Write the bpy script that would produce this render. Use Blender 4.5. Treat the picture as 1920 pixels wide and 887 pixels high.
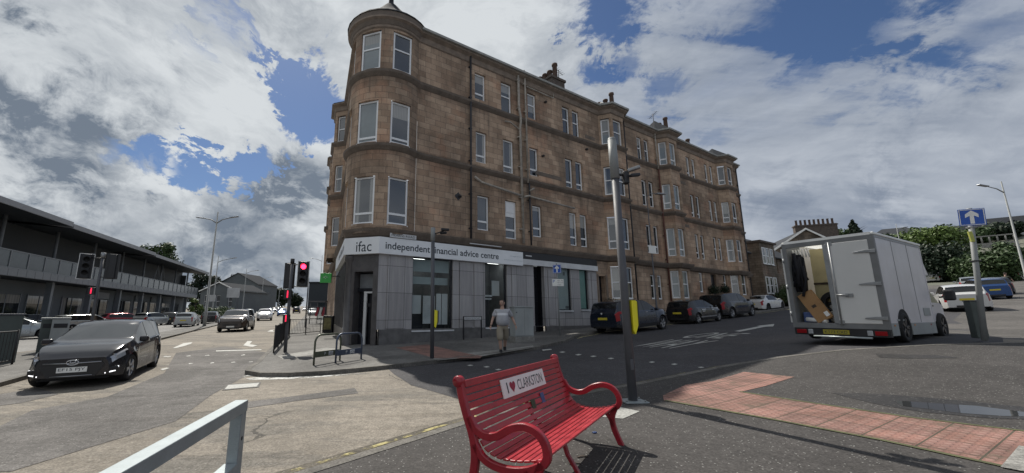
import bpy, bmesh, math, random
from mathutils import Vector, Matrix
R = math.radians
random.seed(7)
for o in list(bpy.data.objects): bpy.data.objects.remove(o)
SC = bpy.context.scene
COL = SC.collection

# ---------------------------------------------------------------- camera
F = 747.; CX = 860.; CY = 443.5; PITCH = R(10.84); H = 1.5; ROLL = R(.2)
cd = bpy.data.cameras.new('camera'); cam = bpy.data.objects.new('camera', cd); COL.objects.link(cam)
cd.sensor_width = 36; cd.lens = F/1920*36; cd.shift_x = (960-CX)/1920; cd.clip_end = 3000; cd.clip_start = .05
cam.location = (0, 0, H)
cam.matrix_world = Matrix.Translation((0, 0, H)) @ Matrix.Rotation(R(90)+PITCH, 4, 'X') @ Matrix.Rotation(ROLL, 4, 'Z')
SC.camera = cam

# ---------------------------------------------------------------- sky, sun, exposure
SC.view_settings.view_transform = 'Standard'; SC.view_settings.look = 'None'
SC.view_settings.exposure = 0.0; SC.view_settings.gamma = 1
SUN_AZ, SUN_EL = R(-28), R(52)          # azimuth from +Y towards +X
W = bpy.data.worlds.new("World"); SC.world = W; W.use_nodes = True
sd = bpy.data.lights.new('sun', 'SUN'); sun = bpy.data.objects.new('sun', sd); COL.objects.link(sun)
sd.energy = 5.0; sd.angle = R(.5); sd.color = (1, .95, .86)
SV = Vector((math.sin(SUN_AZ)*math.cos(SUN_EL), math.cos(SUN_AZ)*math.cos(SUN_EL), math.sin(SUN_EL)))
sun.rotation_euler = SV.to_track_quat('Z', 'Y').to_euler(); sun.location = (0, 0, 60)

def sp(t, w):
    u = t/w
    return t if u > 30 else w*math.log(1+math.exp(u))
def g(x, y):
    return (.015*x+.035*(sp(x, 3)-sp(0, 3))+.03*sp(x-26, 4)+.013*y+.012*sp(y-45, 8)
            + .2*math.exp(-((x-12.5)**2/18+(y-9)**2/30)))
def ray(px, py):
    a = (px-CX)/F; b = -(py-CY)/F
    a, b = a*math.cos(ROLL)-b*math.sin(ROLL), a*math.sin(ROLL)+b*math.cos(ROLL)
    return a, math.cos(PITCH)-b*math.sin(PITCH), math.sin(PITCH)+b*math.cos(PITCH)
def G(px, py, off=0.):                      # where the sight line through a picture point meets the ground
    a, b, c = ray(px, py); t = 0
    while t < 400:
        t += .02 if t < 60 else .2
        if H+c*t < g(a*t, b*t)+off: break
    return Vector((a*t, b*t, g(a*t, b*t)+off))
def D(px, py, Y):
    a, b, c = ray(px, py); t = Y/b
    return Vector((a*t, Y, H+c*t))

class NT:
    def __init__(s, tree): s.t = tree; s.n = tree.nodes; s.l = tree.links
    def add(s, typ, ins=None, **kw):
        n = s.n.new(typ)
        for k, v in kw.items(): setattr(n, k, v)
        for k, v in (ins or {}).items(): s.set(n.inputs[k], v)
        return n
    def set(s, inp, v):
        if isinstance(v, bpy.types.NodeSocket): s.l.new(v, inp)
        elif isinstance(v, bpy.types.Node): s.l.new(v.outputs[0], inp)
        else: inp.default_value = v
    def m(s, op, a, b=0., c=0., clamp=False):
        n = s.n.new('ShaderNodeMath'); n.operation = op; n.use_clamp = clamp
        s.set(n.inputs[0], a); s.set(n.inputs[1], b); s.set(n.inputs[2], c); return n.outputs[0]
    def vm(s, op, a, b=(0, 0, 0)):
        n = s.n.new('ShaderNodeVectorMath'); n.operation = op; s.set(n.inputs[0], a); s.set(n.inputs[1], b)
        return n.outputs['Value'] if op in ('DISTANCE', 'DOT_PRODUCT', 'LENGTH') else n.outputs[0]
    def mix(s, f, a, b, blend='MIX'):
        n = s.n.new('ShaderNodeMix'); n.data_type = 'RGBA'; n.blend_type = blend
        s.set(n.inputs[0], f)
        for i, v in ((6, a), (7, b)):
            if isinstance(v, tuple) and len(v) == 3: v = v+(1,)
            s.set(n.inputs[i], v)
        return n.outputs[2]
    def rng(s, v, a, b, c=0., d=1., smooth=True):
        n = s.n.new('ShaderNodeMapRange'); n.interpolation_type = 'SMOOTHSTEP' if smooth else 'LINEAR'
        for i, q in enumerate((v, a, b, c, d)): s.set(n.inputs[i], q)
        return n.outputs[0]
    def noise(s, vec, scale, detail=4., rough=.5, dist=0.):
        n = s.n.new('ShaderNodeTexNoise')
        if vec is not None: s.set(n.inputs['Vector'], vec)
        n.inputs['Scale'].default_value = scale; n.inputs['Detail'].default_value = detail
        n.inputs['Roughness'].default_value = rough; n.inputs['Distortion'].default_value = dist
        return n.outputs[0]
    def mapping(s, vec, scale=(1, 1, 1), rot=(0, 0, 0), loc=(0, 0, 0)):
        n = s.n.new('ShaderNodeMapping'); s.set(n.inputs[0], vec)
        n.inputs['Scale'].default_value = scale; n.inputs['Rotation'].default_value = rot; n.inputs['Location'].default_value = loc
        return n.outputs[0]

def sky():
    T = NT(W.node_tree); T.n.clear()
    st = T.add('ShaderNodeTexSky', sky_type='NISHITA', sun_disc=False, sun_elevation=SUN_EL, sun_rotation=SUN_AZ)
    st.air_density = 1.0; st.dust_density = .6; st.ozone_density = 1.6
    blue = T.vm('SCALE', st.outputs[0]); blue.node.inputs['Scale'].default_value = .085
    blue = T.mix(1., blue, (.62, .74, .92), 'MULTIPLY')
    d = T.add('ShaderNodeTexCoord').outputs['Generated']
    x = T.add('ShaderNodeSeparateXYZ', {0: d})
    zc = T.m('ADD', T.m('MAXIMUM', x.outputs[2], 0.), .16)
    pl = T.add('ShaderNodeCombineXYZ', {0: T.m('DIVIDE', x.outputs[0], zc), 1: T.m('DIVIDE', x.outputs[1], zc), 2: 0.})
    warp = T.add('ShaderNodeTexNoise', {'Vector': d, 'Scale': 2.2, 'Detail': 5.}).outputs[1]
    dw = T.vm('ADD', d, T.vm('SCALE', T.vm('SUBTRACT', warp, (.5, .5, .5)))); dw.node.inputs[0].links[0].from_node  # soft swirl
    for n_ in T.n:
        if n_.type == 'VECT_MATH' and n_.operation == 'SCALE' and n_.inputs['Scale'].default_value == 1.0: n_.inputs['Scale'].default_value = .28
    n1 = T.noise(T.mapping(dw, (1, 1, 1.8), loc=(.3, .1, .2)), 3.0, 14, .60, .1)
    n2 = T.noise(T.mapping(pl.outputs[0], (.42, 1.7, 1), rot=(0, 0, R(-52)), loc=(3.1, 1, 0)), 1.2, 12, .60, .5)
    n3 = T.noise(T.mapping(dw, (1, 1, 2.4), loc=(5, 2, 1)), 2.6, 12, .62, .1)
    n4 = T.noise(T.mapping(dw, (1, 1, 1.5), loc=(9, 4, 3)), 11.0, 10, .66, .1)
    right = T.rng(x.outputs[0], .05, .55)
    field = T.add('ShaderNodeMix', {0: T.m('MULTIPLY', right, .8), 2: n1, 3: n2}).outputs[0]
    wob = T.m('MULTIPLY', T.m('SUBTRACT', n4, .5), .30)
    wob = T.m('ADD', wob, T.m('MULTIPLY', T.m('SUBTRACT', field, .5), .45))
    def spot(px, py, r, s):                   # a soft region of sky round one direction
        v = Vector(ray(px, py)).normalized()
        dist = T.m('ADD', T.vm('DISTANCE', d, tuple(v)), wob)
        return T.m('MULTIPLY', T.rng(dist, r, r*.25), s)
    def total(lst):
        o = None
        for p in lst:
            q = spot(*p); o = q if o is None else T.m('ADD', o, q)
        return o
    gaps = total([(590, 222, .11, .42), (545, 255, .10, .36), (500, 290, .09, .34), (450, 322, .10, .42), (390, 330, .09, .38), (320, 318, .09, .36), (240, 298, .08, .30), (170, 292, .07, .22),
                  (395, 40, .06, .16), (310, 75, .06, .16), (420, 60, .05, .14), (640, 130, .05, .12), (520, 190, .05, .16), (1130, 50, .10, .34), (1240, 165, .08, .28), (1100, 130, .08, .28), (1175, 115, .08, .26),
                  (1480, 60, .10, .21), (1560, 30, .10, .20), (1640, 60, .09, .16), (1510, 120, .09, .22), (1600, 200, .09, .21), (1690, 180, .10, .21), (1760, 150, .09, .19), (1540, 240, .07, .15), (1850, 60, .10, .19), (1345, 255, .07, .14), (1380, 130, .06, .12)])
    fills = total([(570, 300, .11, .34), (250, 170, .32, .22), (100, 390, .2, .2), (300, 380, .12, .3), (500, 400, .25, .25), (1450, 360, .3, .2), (1800, 380, .35, .25), (760, 60, .3, .2), (1000, 80, .15, .12), (1300, 80, .2, .12), (60, 60, .3, .25), (480, 120, .2, .14), (1750, 40, .12, .1)])
    cov = T.m('ADD', T.m('SUBTRACT', field, gaps), fills)
    low = T.rng(x.outputs[2], .2, .0)
    cov = T.m('ADD', cov, T.m('MULTIPLY', low, .2))
    cover = T.rng(cov, T.m('SUBTRACT', .27, T.m('MULTIPLY', right, .08)), T.m('ADD', .51, T.m('MULTIPLY', right, .22)))
    thick = T.rng(cov, .45, .85)
    dark = total([(120, 235, .18, .62), (40, 190, .14, .5), (200, 260, .10, .2), (490, 430, .22, .55), (560, 340, .14, .55), (1480, 230, .28, .2), (1560, 410, .16, .40), (1860, 330, .2, .22), (380, 20, .16, .25), (1050, 90, .12, .15), (300, 480, .2, .25), (1100, 110, .2, .12)])
    sunny = total([(720, 40, .5, .16), (600, 262, .07, .45), (1480, 350, .14, .3), (1820, 310, .10, .35), (250, 110, .3, .06), (330, 330, .1, .25), (80, 330, .12, .2)])
    sh = T.m('ADD', T.m('MULTIPLY', T.m('SUBTRACT', n3, .5), 2.1), T.m('MULTIPLY', T.m('SUBTRACT', n4, .5), T.m('SUBTRACT', .75, T.m('MULTIPLY', right, .35))))
    sh = T.m('ADD', sh, T.m('MULTIPLY', T.m('SUBTRACT', n2, .5), T.m('MULTIPLY', right, 1.1)))
    sh = T.m('ADD', sh, .76); sh = T.m('SUBTRACT', sh, dark); sh = T.m('ADD', sh, sunny)
    sh = T.m('SUBTRACT', sh, T.m('MULTIPLY', right, .26))
    sh = T.rng(sh, 0., 1., smooth=False)
    cloud = T.mix(sh, (.20, .245, .31), (.78, .82, .85))
    cloud = T.mix(T.m('MULTIPLY', right, .35), cloud, (.36, .42, .56))
    col = T.mix(cover, blue, cloud)
    bg = T.add('ShaderNodeBackground', {0: col, 1: .86})
    T.l.new(bg.outputs[0], T.add('ShaderNodeOutputWorld').inputs[0])
sky()

# ---------------------------------------------------------------- materials
MATS = {}
def mat(name, col=(.5, .5, .5), rough=.6, var=.12, vs=3., metal=0., bump=0., bs=60., spec=.5, coat=0., emit=0., ecol=None, ior=None, speck=None, stretch=(1, 1, 1), fine=0.):
    if name in MATS: return MATS[name]
    m = bpy.data.materials.new(name); m.use_nodes = True; MATS[name] = m
    T = NT(m.node_tree); b = T.n['Principled BSDF']
    tc = T.add('ShaderNodeTexCoord').outputs['Object']
    v = T.mapping(tc, stretch)
    n = T.noise(v, vs, 6, .6)
    c = T.mix(T.rng(n, .3, .7, smooth=False), tuple(q*(1-var) for q in col), tuple(min(1, q*(1+var)) for q in col))
    if fine:
        n2 = T.noise(tc, bs, 3, .7); c = T.mix(fine, c, T.mix(T.rng(n2, .35, .65), tuple(q*.5 for q in col), tuple(min(1, q*1.6) for q in col)))
    if speck:
        vo = T.add('ShaderNodeTexVoronoi', {'Vector': tc, 'Scale': speck[1]}); c = T.mix(T.m('LESS_THAN', vo.outputs['Distance'], speck[2]), c, speck[0])
    T.set(b.inputs['Base Color'], c)
    b.inputs['Roughness'].default_value = rough; b.inputs['Metallic'].default_value = metal
    b.inputs['Specular IOR Level'].default_value = spec; b.inputs['Coat Weight'].default_value = coat
    if coat: b.inputs['Coat Roughness'].default_value = .06
    if ior: b.inputs['IOR'].default_value = ior
    if rough > .25 and not metal: T.set(b.inputs['Roughness'], T.rng(n, .2, .8, rough-.08, min(1, rough+.1), False))
    if bump:
        bn = T.add('ShaderNodeBump', {'Strength': bump, 'Distance': .01, 'Height': T.noise(tc, bs, 4, .65)}); T.l.new(bn.outputs[0], b.inputs['Normal'])
    if emit:
        b.inputs['Emission Color'].default_value = (ecol or col)+(1,); b.inputs['Emission Strength'].default_value = emit
    return m

def stone_mat(name, c1, c2, mortar, bw=.62, bh=.31, soot=.5):
    m = bpy.data.materials.new(name); m.use_nodes = True; MATS[name] = m
    T = NT(m.node_tree); b = T.n['Principled BSDF']
    uv = T.add('ShaderNodeTexCoord').outputs['UV']
    br = T.add('ShaderNodeTexBrick', {'Vector': uv, 'Color1': c1+(1,), 'Color2': c2+(1,), 'Mortar': mortar+(1,), 'Scale': 1., 'Mortar Size': .011, 'Mortar Smooth': .15, 'Bias': 0., 'Brick Width': bw, 'Row Height': bh})
    n = T.noise(T.mapping(uv, (1, .55, 1)), .42, 8, .65, .4)
    c = T.mix(T.rng(n, .38, .62), (.62, .60, .58), (1.12, 1.06, 1.0)); c = T.mix(1., br.outputs[0], c, 'MULTIPLY')
    rd = T.noise(T.mapping(uv, (1, 1, 1), loc=(4.3, 1.7, 0)), .30, 6, .6); c = T.mix(T.rng(rd, .54, .64, 0, .32), c, T.mix(1., c, (1.12, .74, .60), 'MULTIPLY'))
    st = T.noise(T.mapping(uv, (1.3, .12, 1)), 1.6, 7, .7)
    c = T.mix(T.m('MULTIPLY', T.rng(st, .52, .72), soot), c, (.045, .042, .04))
    z = T.add('ShaderNodeSeparateXYZ', {0: uv}).outputs[1]
    for zz, w in ((5.1, .5), (9.15, .55), (12.9, .55), (15.6, .35)):          # soot that has washed down off each string course
        dz = T.m('SUBTRACT', zz, z)
        band = T.m('MULTIPLY', T.rng(dz, w*1.7, 0.), T.m('GREATER_THAN', dz, -.12))
        c = T.mix(T.m('MULTIPLY', band, T.rng(T.noise(T.mapping(uv, (1, .2, 1)), 2.4, 5, .6), .3, .65, .15, .8*soot+.2)), c, (.05, .046, .042))
    f = T.noise(uv, 26., 5, .7); c = T.mix(.35, c, T.mix(T.rng(f, .3, .7), (.5, .5, .5), (1.4, 1.38, 1.35)), 'MULTIPLY')
    T.set(b.inputs['Base Color'], c); b.inputs['Roughness'].default_value = .88; b.inputs['Specular IOR Level'].default_value = .25
    hgt = T.m('ADD', T.m('MULTIPLY', br.outputs[1], -.6), T.m('MULTIPLY', f, .5))
    T.l.new(T.add('ShaderNodeBump', {'Strength': .5, 'Distance': .02, 'Height': hgt}).outputs[0], b.inputs['Normal'])
    return m

stone_mat('stone', (.50, .39, .30), (.34, .252, .19), (.22, .18, .145))
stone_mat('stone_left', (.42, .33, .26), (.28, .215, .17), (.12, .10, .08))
stone_mat('old_stone', (.25, .215, .18), (.17, .145, .12), (.08, .07, .06), .5, .25, .6)
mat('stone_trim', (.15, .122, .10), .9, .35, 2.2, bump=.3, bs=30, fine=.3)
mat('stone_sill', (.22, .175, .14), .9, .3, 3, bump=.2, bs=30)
def panel_mat(name, c, w, h, joint):
    m = bpy.data.materials.new(name); m.use_nodes = True; MATS[name] = m
    T = NT(m.node_tree); b = T.n['Principled BSDF']; uv = T.add('ShaderNodeTexCoord').outputs['UV']
    br = T.add('ShaderNodeTexBrick', {'Vector': uv, 'Color1': tuple(q*1.1 for q in c)+(1,), 'Color2': tuple(q*.86 for q in c)+(1,), 'Mortar': joint+(1,), 'Scale': 1., 'Mortar Size': .008, 'Mortar Smooth': .1, 'Brick Width': w, 'Row Height': h}, offset=0.)
    n = T.noise(T.mapping(uv, (6, .5, 1)), 1.2, 6, .6); n2 = T.noise(uv, 60, 3, .6)
    col = T.mix(1., br.outputs[0], T.mix(T.rng(n, .3, .7), (.86, .86, .87), (1.08, 1.07, 1.06)), 'MULTIPLY')
    col = T.mix(.25, col, T.mix(T.rng(n2, .35, .65), (.4, .4, .4), (1.5, 1.5, 1.5)), 'MULTIPLY')
    T.set(b.inputs['Base Color'], col); b.inputs['Roughness'].default_value = .5
    return m
panel_mat('granite', (.36, .35, .352), .74, 1.18, (.05, .05, .05))
mat('dark_granite', (.085, .08, .08), .35, .3, 4, fine=.3, bs=90)
mat('riser', (.125, .122, .12), .6, .3, 3)
mat('sign_white', (.80, .82, .84), .45, .05, 2)
mat('sign_grey', (.60, .61, .62), .6, .12, 1.5)
mat('lettering', (.02, .03, .045), .5, .05)
mat('faint_letter', (.36, .42, .45), .6, .05)
mat('black_paint', (.012, .012, .014), .4, .2)
mat('shop_black', (.012, .013, .018), .3, .2)
mat('upvc', (.80, .81, .82), .4, .05, 4)
mat('slate', (.035, .038, .044), .95, spec=.1, var=.3, vs=6, bump=.4, bs=12) or mat('slate_x', (.045, .048, .055), .7, .3, 6, bump=.4, bs=12)
mat('slate_grey', (.06, .064, .072), .95, spec=.1, var=.25, vs=6, bump=.4, bs=12) or mat('slate_y', (.085, .09, .10), .7, .25, 6, bump=.4, bs=12)
mat('gutter', (.30, .30, .28), .6, .25)
mat('pipe_dark', (.035, .035, .04), .6, .3)
mat('pipe_pale', (.36, .325, .28), .7, .35, 5)
mat('pipe_red', (.10, .035, .025), .7, .3, 5)
mat('chimney', (.10, .08, .068), .9, .35, 4)
mat('pot', (.10, .065, .05), .85, .3)
mat('steel', (.30, .31, .32), .45, .15, 6, metal=.6)
mat('galv', (.34, .38, .39), .42, .12, 9, metal=.35, fine=.08, bs=120)
mat('post_grey', (.085, .088, .10), .6, .15, 3, bump=.05)
mat('post_pale', (.24, .25, .25), .6, .1, 3)
mat('yellow_plastic', (.75, .68, .02), .4, .08, 3)
mat('black_plastic', (.018, .018, .02), .45, .2)
mat('box_grey', (.30, .32, .32), .6, .15, 2, stretch=(1, 1, .4))
mat('box_green', (.07, .085, .08), .65, .2, 2)
mat('wood_red', (.37, .020, .030), .38, .25, 7, coat=.2, bump=.1, bs=40, fine=.06)
mat('iron_red', (.31, .010, .022), .34, .2, 7, coat=.3, bump=.12, bs=70)
mat('plate_white', (.78, .78, .75), .5, .06)
mat('heart_red', (.30, .02, .05), .5, .05)
mat('plaque_green', (.03, .06, .03), .4, .4, 30)
mat('plaque_blue', (.06, .10, .24), .4, .3, 30)
mat('blue_sign', (.012, .085, .42), .35, .1)
mat('white_paint', (.78, .78, .76), .5, .06)
mat('green_sign', (.03, .30, .05), .4, .08, emit=.05, ecol=(.05, .5, .08))
mat('red_lamp', (.8, .02, .05), .3, .05, emit=9., ecol=(1., .02, .06))
mat('red_lamp_dim', (.5, .02, .05), .3, .05, emit=1.6, ecol=(1., .02, .08))
mat('rubber', (.012, .012, .013), .8, .2)
mat('alloy', (.42, .43, .45), .3, .1, metal=.9)
mat('alloy_dark', (.05, .05, .055), .35, .1, metal=.6)
mat('chrome', (.7, .7, .72), .15, .03, metal=1.)
mat('car_glass', (.008, .010, .012), .03, .05, spec=.5, ior=1.55)
mat('screen_glass', (.010, .013, .016), .025, .05, ior=1.95)
mat('window_glass', (.02, .026, .034), .05, .3, .8, ior=2.1)
mat('window_glass_pale', (.16, .19, .20), .06, .2, .8, ior=1.9)
mat('window_glass_dark', (.010, .012, .014), .06, .3, .8, ior=1.5)
mat('frosted', (.20, .37, .33), .25, .05)
mat('lens_red', (.26, .006, .010), .3, .1, spec=.3)
mat('lens_clear', (.45, .47, .5), .1, .15, 30, coat=.6, metal=.3)
mat('drl', (.9, .9, .95), .3, 0, emit=1.6, ecol=(1, 1, 1))
mat('plate_yellow', (.62, .50, .04), .5, .05)
mat('skin', (.42, .27, .21), .55, .1, 8)
mat('tshirt', (.37, .375, .40), .9, .12, 6, bump=.2, bs=40)
mat('tshirt_stripe', (.62, .63, .66), .9, .06)
mat('shorts', (.28, .245, .19), .9, .15, 6, bump=.2, bs=40)
mat('shoe', (.015, .014, .016), .7, .2)
mat('hair', (.03, .022, .018), .8, .3, 20)
mat('cardboard', (.33, .19, .085), .8, .15, 3)
mat('van_white', (.56, .55, .58), .4, .12, 1.2, coat=.15)
mat('van_door', (.62, .62, .61), .5, .05, 1.)
mat('van_frame', (.17, .175, .18), .5, .15)
mat('ply_yellow', (.52, .45, .26), .6, .1)
mat('dark_cloth', (.012, .013, .018), .9, .4, 6)
mat('bark', (.06, .045, .035), .9, .3, 6)
mat('soil', (.08, .07, .05), .95, .3)
def blind_glass(name, share):
    m = MATS[name]; T = NT(m.node_tree); b = T.n['Principled BSDF']; old = b.inputs['Base Color'].links[0].from_socket
    r = T.add('ShaderNodeObjectInfo').outputs['Random']; gz = T.add('ShaderNodeSeparateXYZ', {0: T.add('ShaderNodeTexCoord').outputs['Generated']})
    r2 = T.m('FRACT', T.m('MULTIPLY', r, 7.31)); r3 = T.m('FRACT', T.m('MULTIPLY', r, 13.7))
    fold = T.rng(T.m('SINE', T.m('MULTIPLY', gz.outputs[0], 60.)), -1, 1, .7, 1.)
    blind = T.m('MULTIPLY', T.m('GREATER_THAN', gz.outputs[2], T.m('SUBTRACT', 1., T.m('MULTIPLY', r2, .8))), T.m('LESS_THAN', r, share))
    side = T.m('MULTIPLY', T.m('GREATER_THAN', T.m('ABSOLUTE', T.m('SUBTRACT', gz.outputs[0], .5)), .30), T.m('GREATER_THAN', r, 1.-share*.7))
    f = T.m('MAXIMUM', blind, side); c = T.mix(r3, (.20, .21, .21), (.34, .32, .28)); c = T.mix(T.m('SUBTRACT', 1., fold), c, (.08, .08, .08))
    T.set(b.inputs['Base Color'], T.mix(f, old, c))
for n_, s_ in (('window_glass', .45), ('window_glass_dark', .25), ('window_glass_pale', .5)): blind_glass(n_, s_)
def leaf_mat(name, c):
    m = bpy.data.materials.new(name); m.use_nodes = True; MATS[name] = m
    T = NT(m.node_tree); b = T.n['Principled BSDF']
    tc = T.add('ShaderNodeTexCoord').outputs['Object']
    col = T.mix(T.rng(T.noise(tc, 1.1, 4, .6), .35, .65), tuple(q*.6 for q in c), tuple(q*1.5 for q in c))
    col = T.mix(.5, col, T.mix(T.rng(T.noise(tc, 9., 2, .6), .3, .7), tuple(q*.5 for q in c), tuple(q*1.6 for q in c)))
    T.set(b.inputs['Base Color'], col); b.inputs['Roughness'].default_value = .6; b.inputs['Specular IOR Level'].default_value = .3
    b.inputs['Subsurface Weight'].default_value = 0
    return m
leaf_mat('leaf', (.042, .072, .024)); leaf_mat('leaf_dark', (.013, .026, .012)); leaf_mat('leaf_light', (.085, .13, .03)); leaf_mat('leaf_grey', (.10, .115, .07))
def m_(n): return MATS[n]

# ---------------------------------------------------------------- mesh helpers
class MB:
    def __init__(s): s.bm = bmesh.new(); s.uv = s.bm.loops.layers.uv.new('UVMap'); s.mi = 0; s.done = set()
    def face(s, pts, uv=None, smooth=False):
        vs = [p if isinstance(p, bmesh.types.BMVert) else s.bm.verts.new(p) for p in pts]
        try: f = s.bm.faces.new(vs)
        except ValueError: return None
        f.material_index = s.mi; f.smooth = smooth
        if uv:
            for l, q in zip(f.loops, uv): l[s.uv].uv = q
            f.tag = True
        return f
    def box(s, a, b, M=None, bevel=0.):
        x0, y0, z0 = a; x1, y1, z1 = b
        if x0 > x1: x0, x1 = x1, x0
        if y0 > y1: y0, y1 = y1, y0
        if z0 > z1: z0, z1 = z1, z0
        c = [Vector(p) for p in ((x0, y0, z0), (x1, y0, z0), (x1, y1, z0), (x0, y1, z0), (x0, y0, z1), (x1, y0, z1), (x1, y1, z1), (x0, y1, z1))]
        if M: c = [M @ p for p in c]
        v = [s.bm.verts.new(p) for p in c]
        fs = []
        for q in ((0, 3, 2, 1), (4, 5, 6, 7), (0, 1, 5, 4), (1, 2, 6, 5), (2, 3, 7, 6), (3, 0, 4, 7)):
            fs.append(s.face([v[i] for i in q]))
        if bevel:
            es = list({e for f in fs for e in f.edges})
            r = bmesh.ops.bevel(s.bm, geom=es, offset=bevel, segments=2, profile=.5, affect='EDGES')
            for f in r['faces']: f.material_index = s.mi
        return s
    def obox(s, c, size, rz=0., bevel=0., rx=0., ry=0.):
        M = Matrix.Translation(c) @ Matrix.Rotation(rz, 4, 'Z') @ Matrix.Rotation(ry, 4, 'Y') @ Matrix.Rotation(rx, 4, 'X')
        h = [q/2 for q in size]
        return s.box((-h[0], -h[1], -h[2]), tuple(h), M, bevel)
    def tube(s, pts, r, n=10, cap=True, smooth=True):
        pts = [Vector(p) for p in pts]; rs = r if isinstance(r, (list, tuple)) else [r]*len(pts)
        rings = []; prev = None
        for i, p in enumerate(pts):
            t = (pts[min(i+1, len(pts)-1)]-pts[max(i-1, 0)]).normalized()
            a = prev if prev is not None else (Vector((0, 0, 1)) if abs(t.z) < .9 else Vector((1, 0, 0)))
            a = (a-t*a.dot(t)).normalized(); prev = a; b = t.cross(a)
            rings.append([s.bm.verts.new(p+(a*math.cos(2*math.pi*k/n)+b*math.sin(2*math.pi*k/n))*rs[i]) for k in range(n)])
        for A, B in zip(rings, rings[1:]):
            for k in range(n): s.face([A[k], A[(k+1) % n], B[(k+1) % n], B[k]], smooth=smooth)
        if cap: s.face(rings[0][::-1]); s.face(rings[-1])
        return s
    def bar(s, pts, w, t, nrm, closed=False):          # flat bar swept along pts, w across in-plane, t thick along nrm
        pts = [Vector(p) for p in pts]; nrm = Vector(nrm).normalized(); rings = []
        for i, p in enumerate(pts):
            a = pts[i-1] if (i > 0) else pts[0]; b = pts[min(i+1, len(pts)-1)]
            d = (b-a).normalized(); sd_ = d.cross(nrm).normalized(); ww = w[i] if isinstance(w, (list, tuple)) else w
            rings.append([s.bm.verts.new(p+sd_*ww/2*u+nrm*t/2*v) for u, v in ((-1, -.7), (-.8, -1), (.8, -1), (1, -.7), (1, .7), (.8, 1), (-.8, 1), (-1, .7))])
        for A, B in zip(rings, rings[1:]):
            for k in range(8): s.face([A[k], A[(k+1) % 8], B[(k+1) % 8], B[k]], smooth=False)
        s.face(rings[0][::-1]); s.face(rings[-1]); return s
    def lathe(s, prof, n=16, M=None, smooth=True, a0=0., a1=2*math.pi):
        full = abs(a1-a0-2*math.pi) < 1e-5; k = n if full else n+1; rings = []
        for r, z in prof:
            ring = []
            for i in range(k):
                a = a0+(a1-a0)*i/n; p = Vector((r*math.cos(a), r*math.sin(a), z)); ring.append(s.bm.verts.new(M @ p if M else p))
            rings.append(ring)
        for A, B in zip(rings, rings[1:]):
            for i in range(n): s.face([A[i], A[(i+1) % k], B[(i+1) % k], B[i]], smooth=smooth)
        return s
    def prism(s, poly, z0, z1, M=None):
        a = [Vector((p[0], p[1], z0)) for p in poly]; b = [Vector((p[0], p[1], z1)) for p in poly]
        if M: a = [M @ p for p in a]; b = [M @ p for p in b]
        a = [s.bm.verts.new(p) for p in a]; b = [s.bm.verts.new(p) for p in b]; n = len(a)
        s.face(a[::-1]); s.face(b)
        for i in range(n): s.face([a[i], a[(i+1) % n], b[(i+1) % n], b[i]])
        return s
    def mesh(s, name, mats, recalc=False, sharp=None):
        bm = s.bm
        if recalc: bmesh.ops.recalc_face_normals(bm, faces=bm.faces)
        bm.normal_update()
        for f in bm.faces:
            if f.tag: continue
            n = f.normal
            t = Vector((0, 0, 1)).cross(n)
            if t.length < .05:
                for l in f.loops: l[s.uv].uv = (l.vert.co.x, l.vert.co.y)
            else:
                t.normalize()
                for l in f.loops: l[s.uv].uv = (l.vert.co.dot(t), l.vert.co.z)
        if sharp is not None:
            for f in bm.faces: f.smooth = True
            for e in bm.edges:
                if len(e.link_faces) != 2 or e.calc_face_angle(0) > sharp: e.smooth = False
        me = bpy.data.meshes.new(name); bm.to_mesh(me); bm.free()
        for q in (mats if isinstance(mats, (list, tuple)) else [mats]): me.materials.append(MATS[q])
        return me
    def build(s, name, mats, parent=None, recalc=False, sharp=None):
        return link(name, s.mesh(name, mats, recalc, sharp), parent)

def link(name, me, parent=None, loc=None, rz=0.):
    o = bpy.data.objects.new(name, me); COL.objects.link(o)
    if parent: o.parent = parent
    if loc is not None: o.location = loc
    if rz: o.rotation_euler.z = rz
    return o
def tag(o, label=None, cat=None, group=None, kind=None):
    if label: o['label'] = label
    if cat: o['category'] = cat
    if group: o['group'] = group
    if kind: o['kind'] = kind
    return o
def thing(name, label, cat, loc=(0, 0, 0), rz=0., group=None):
    o = bpy.data.objects.new(name, None); COL.objects.link(o); o.location = loc; o.rotation_euler = (0, 0, rz); o.empty_display_size = .2
    return tag(o, label, cat, group)
def copy_tree(o, parent=None):
    c = o.copy(); COL.objects.link(c)
    if parent is not None: c.parent = parent
    for ch in list(o.children): copy_tree(ch, c)
    return c

def catmull(pts, n=6):
    pts = [Vector(p) for p in pts]; P = [pts[0]*2-pts[1]]+pts+[pts[-1]*2-pts[-2]]; out = []
    for i in range(1, len(P)-2):
        for k in range(n):
            t = k/n; a, b, c, d = P[i-1:i+3]
            out.append(.5*((2*b)+(c-a)*t+(2*a-5*b+4*c-d)*t*t+(3*b-a-3*c+d)*t**3))
    out.append(pts[-1]); return out

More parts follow.
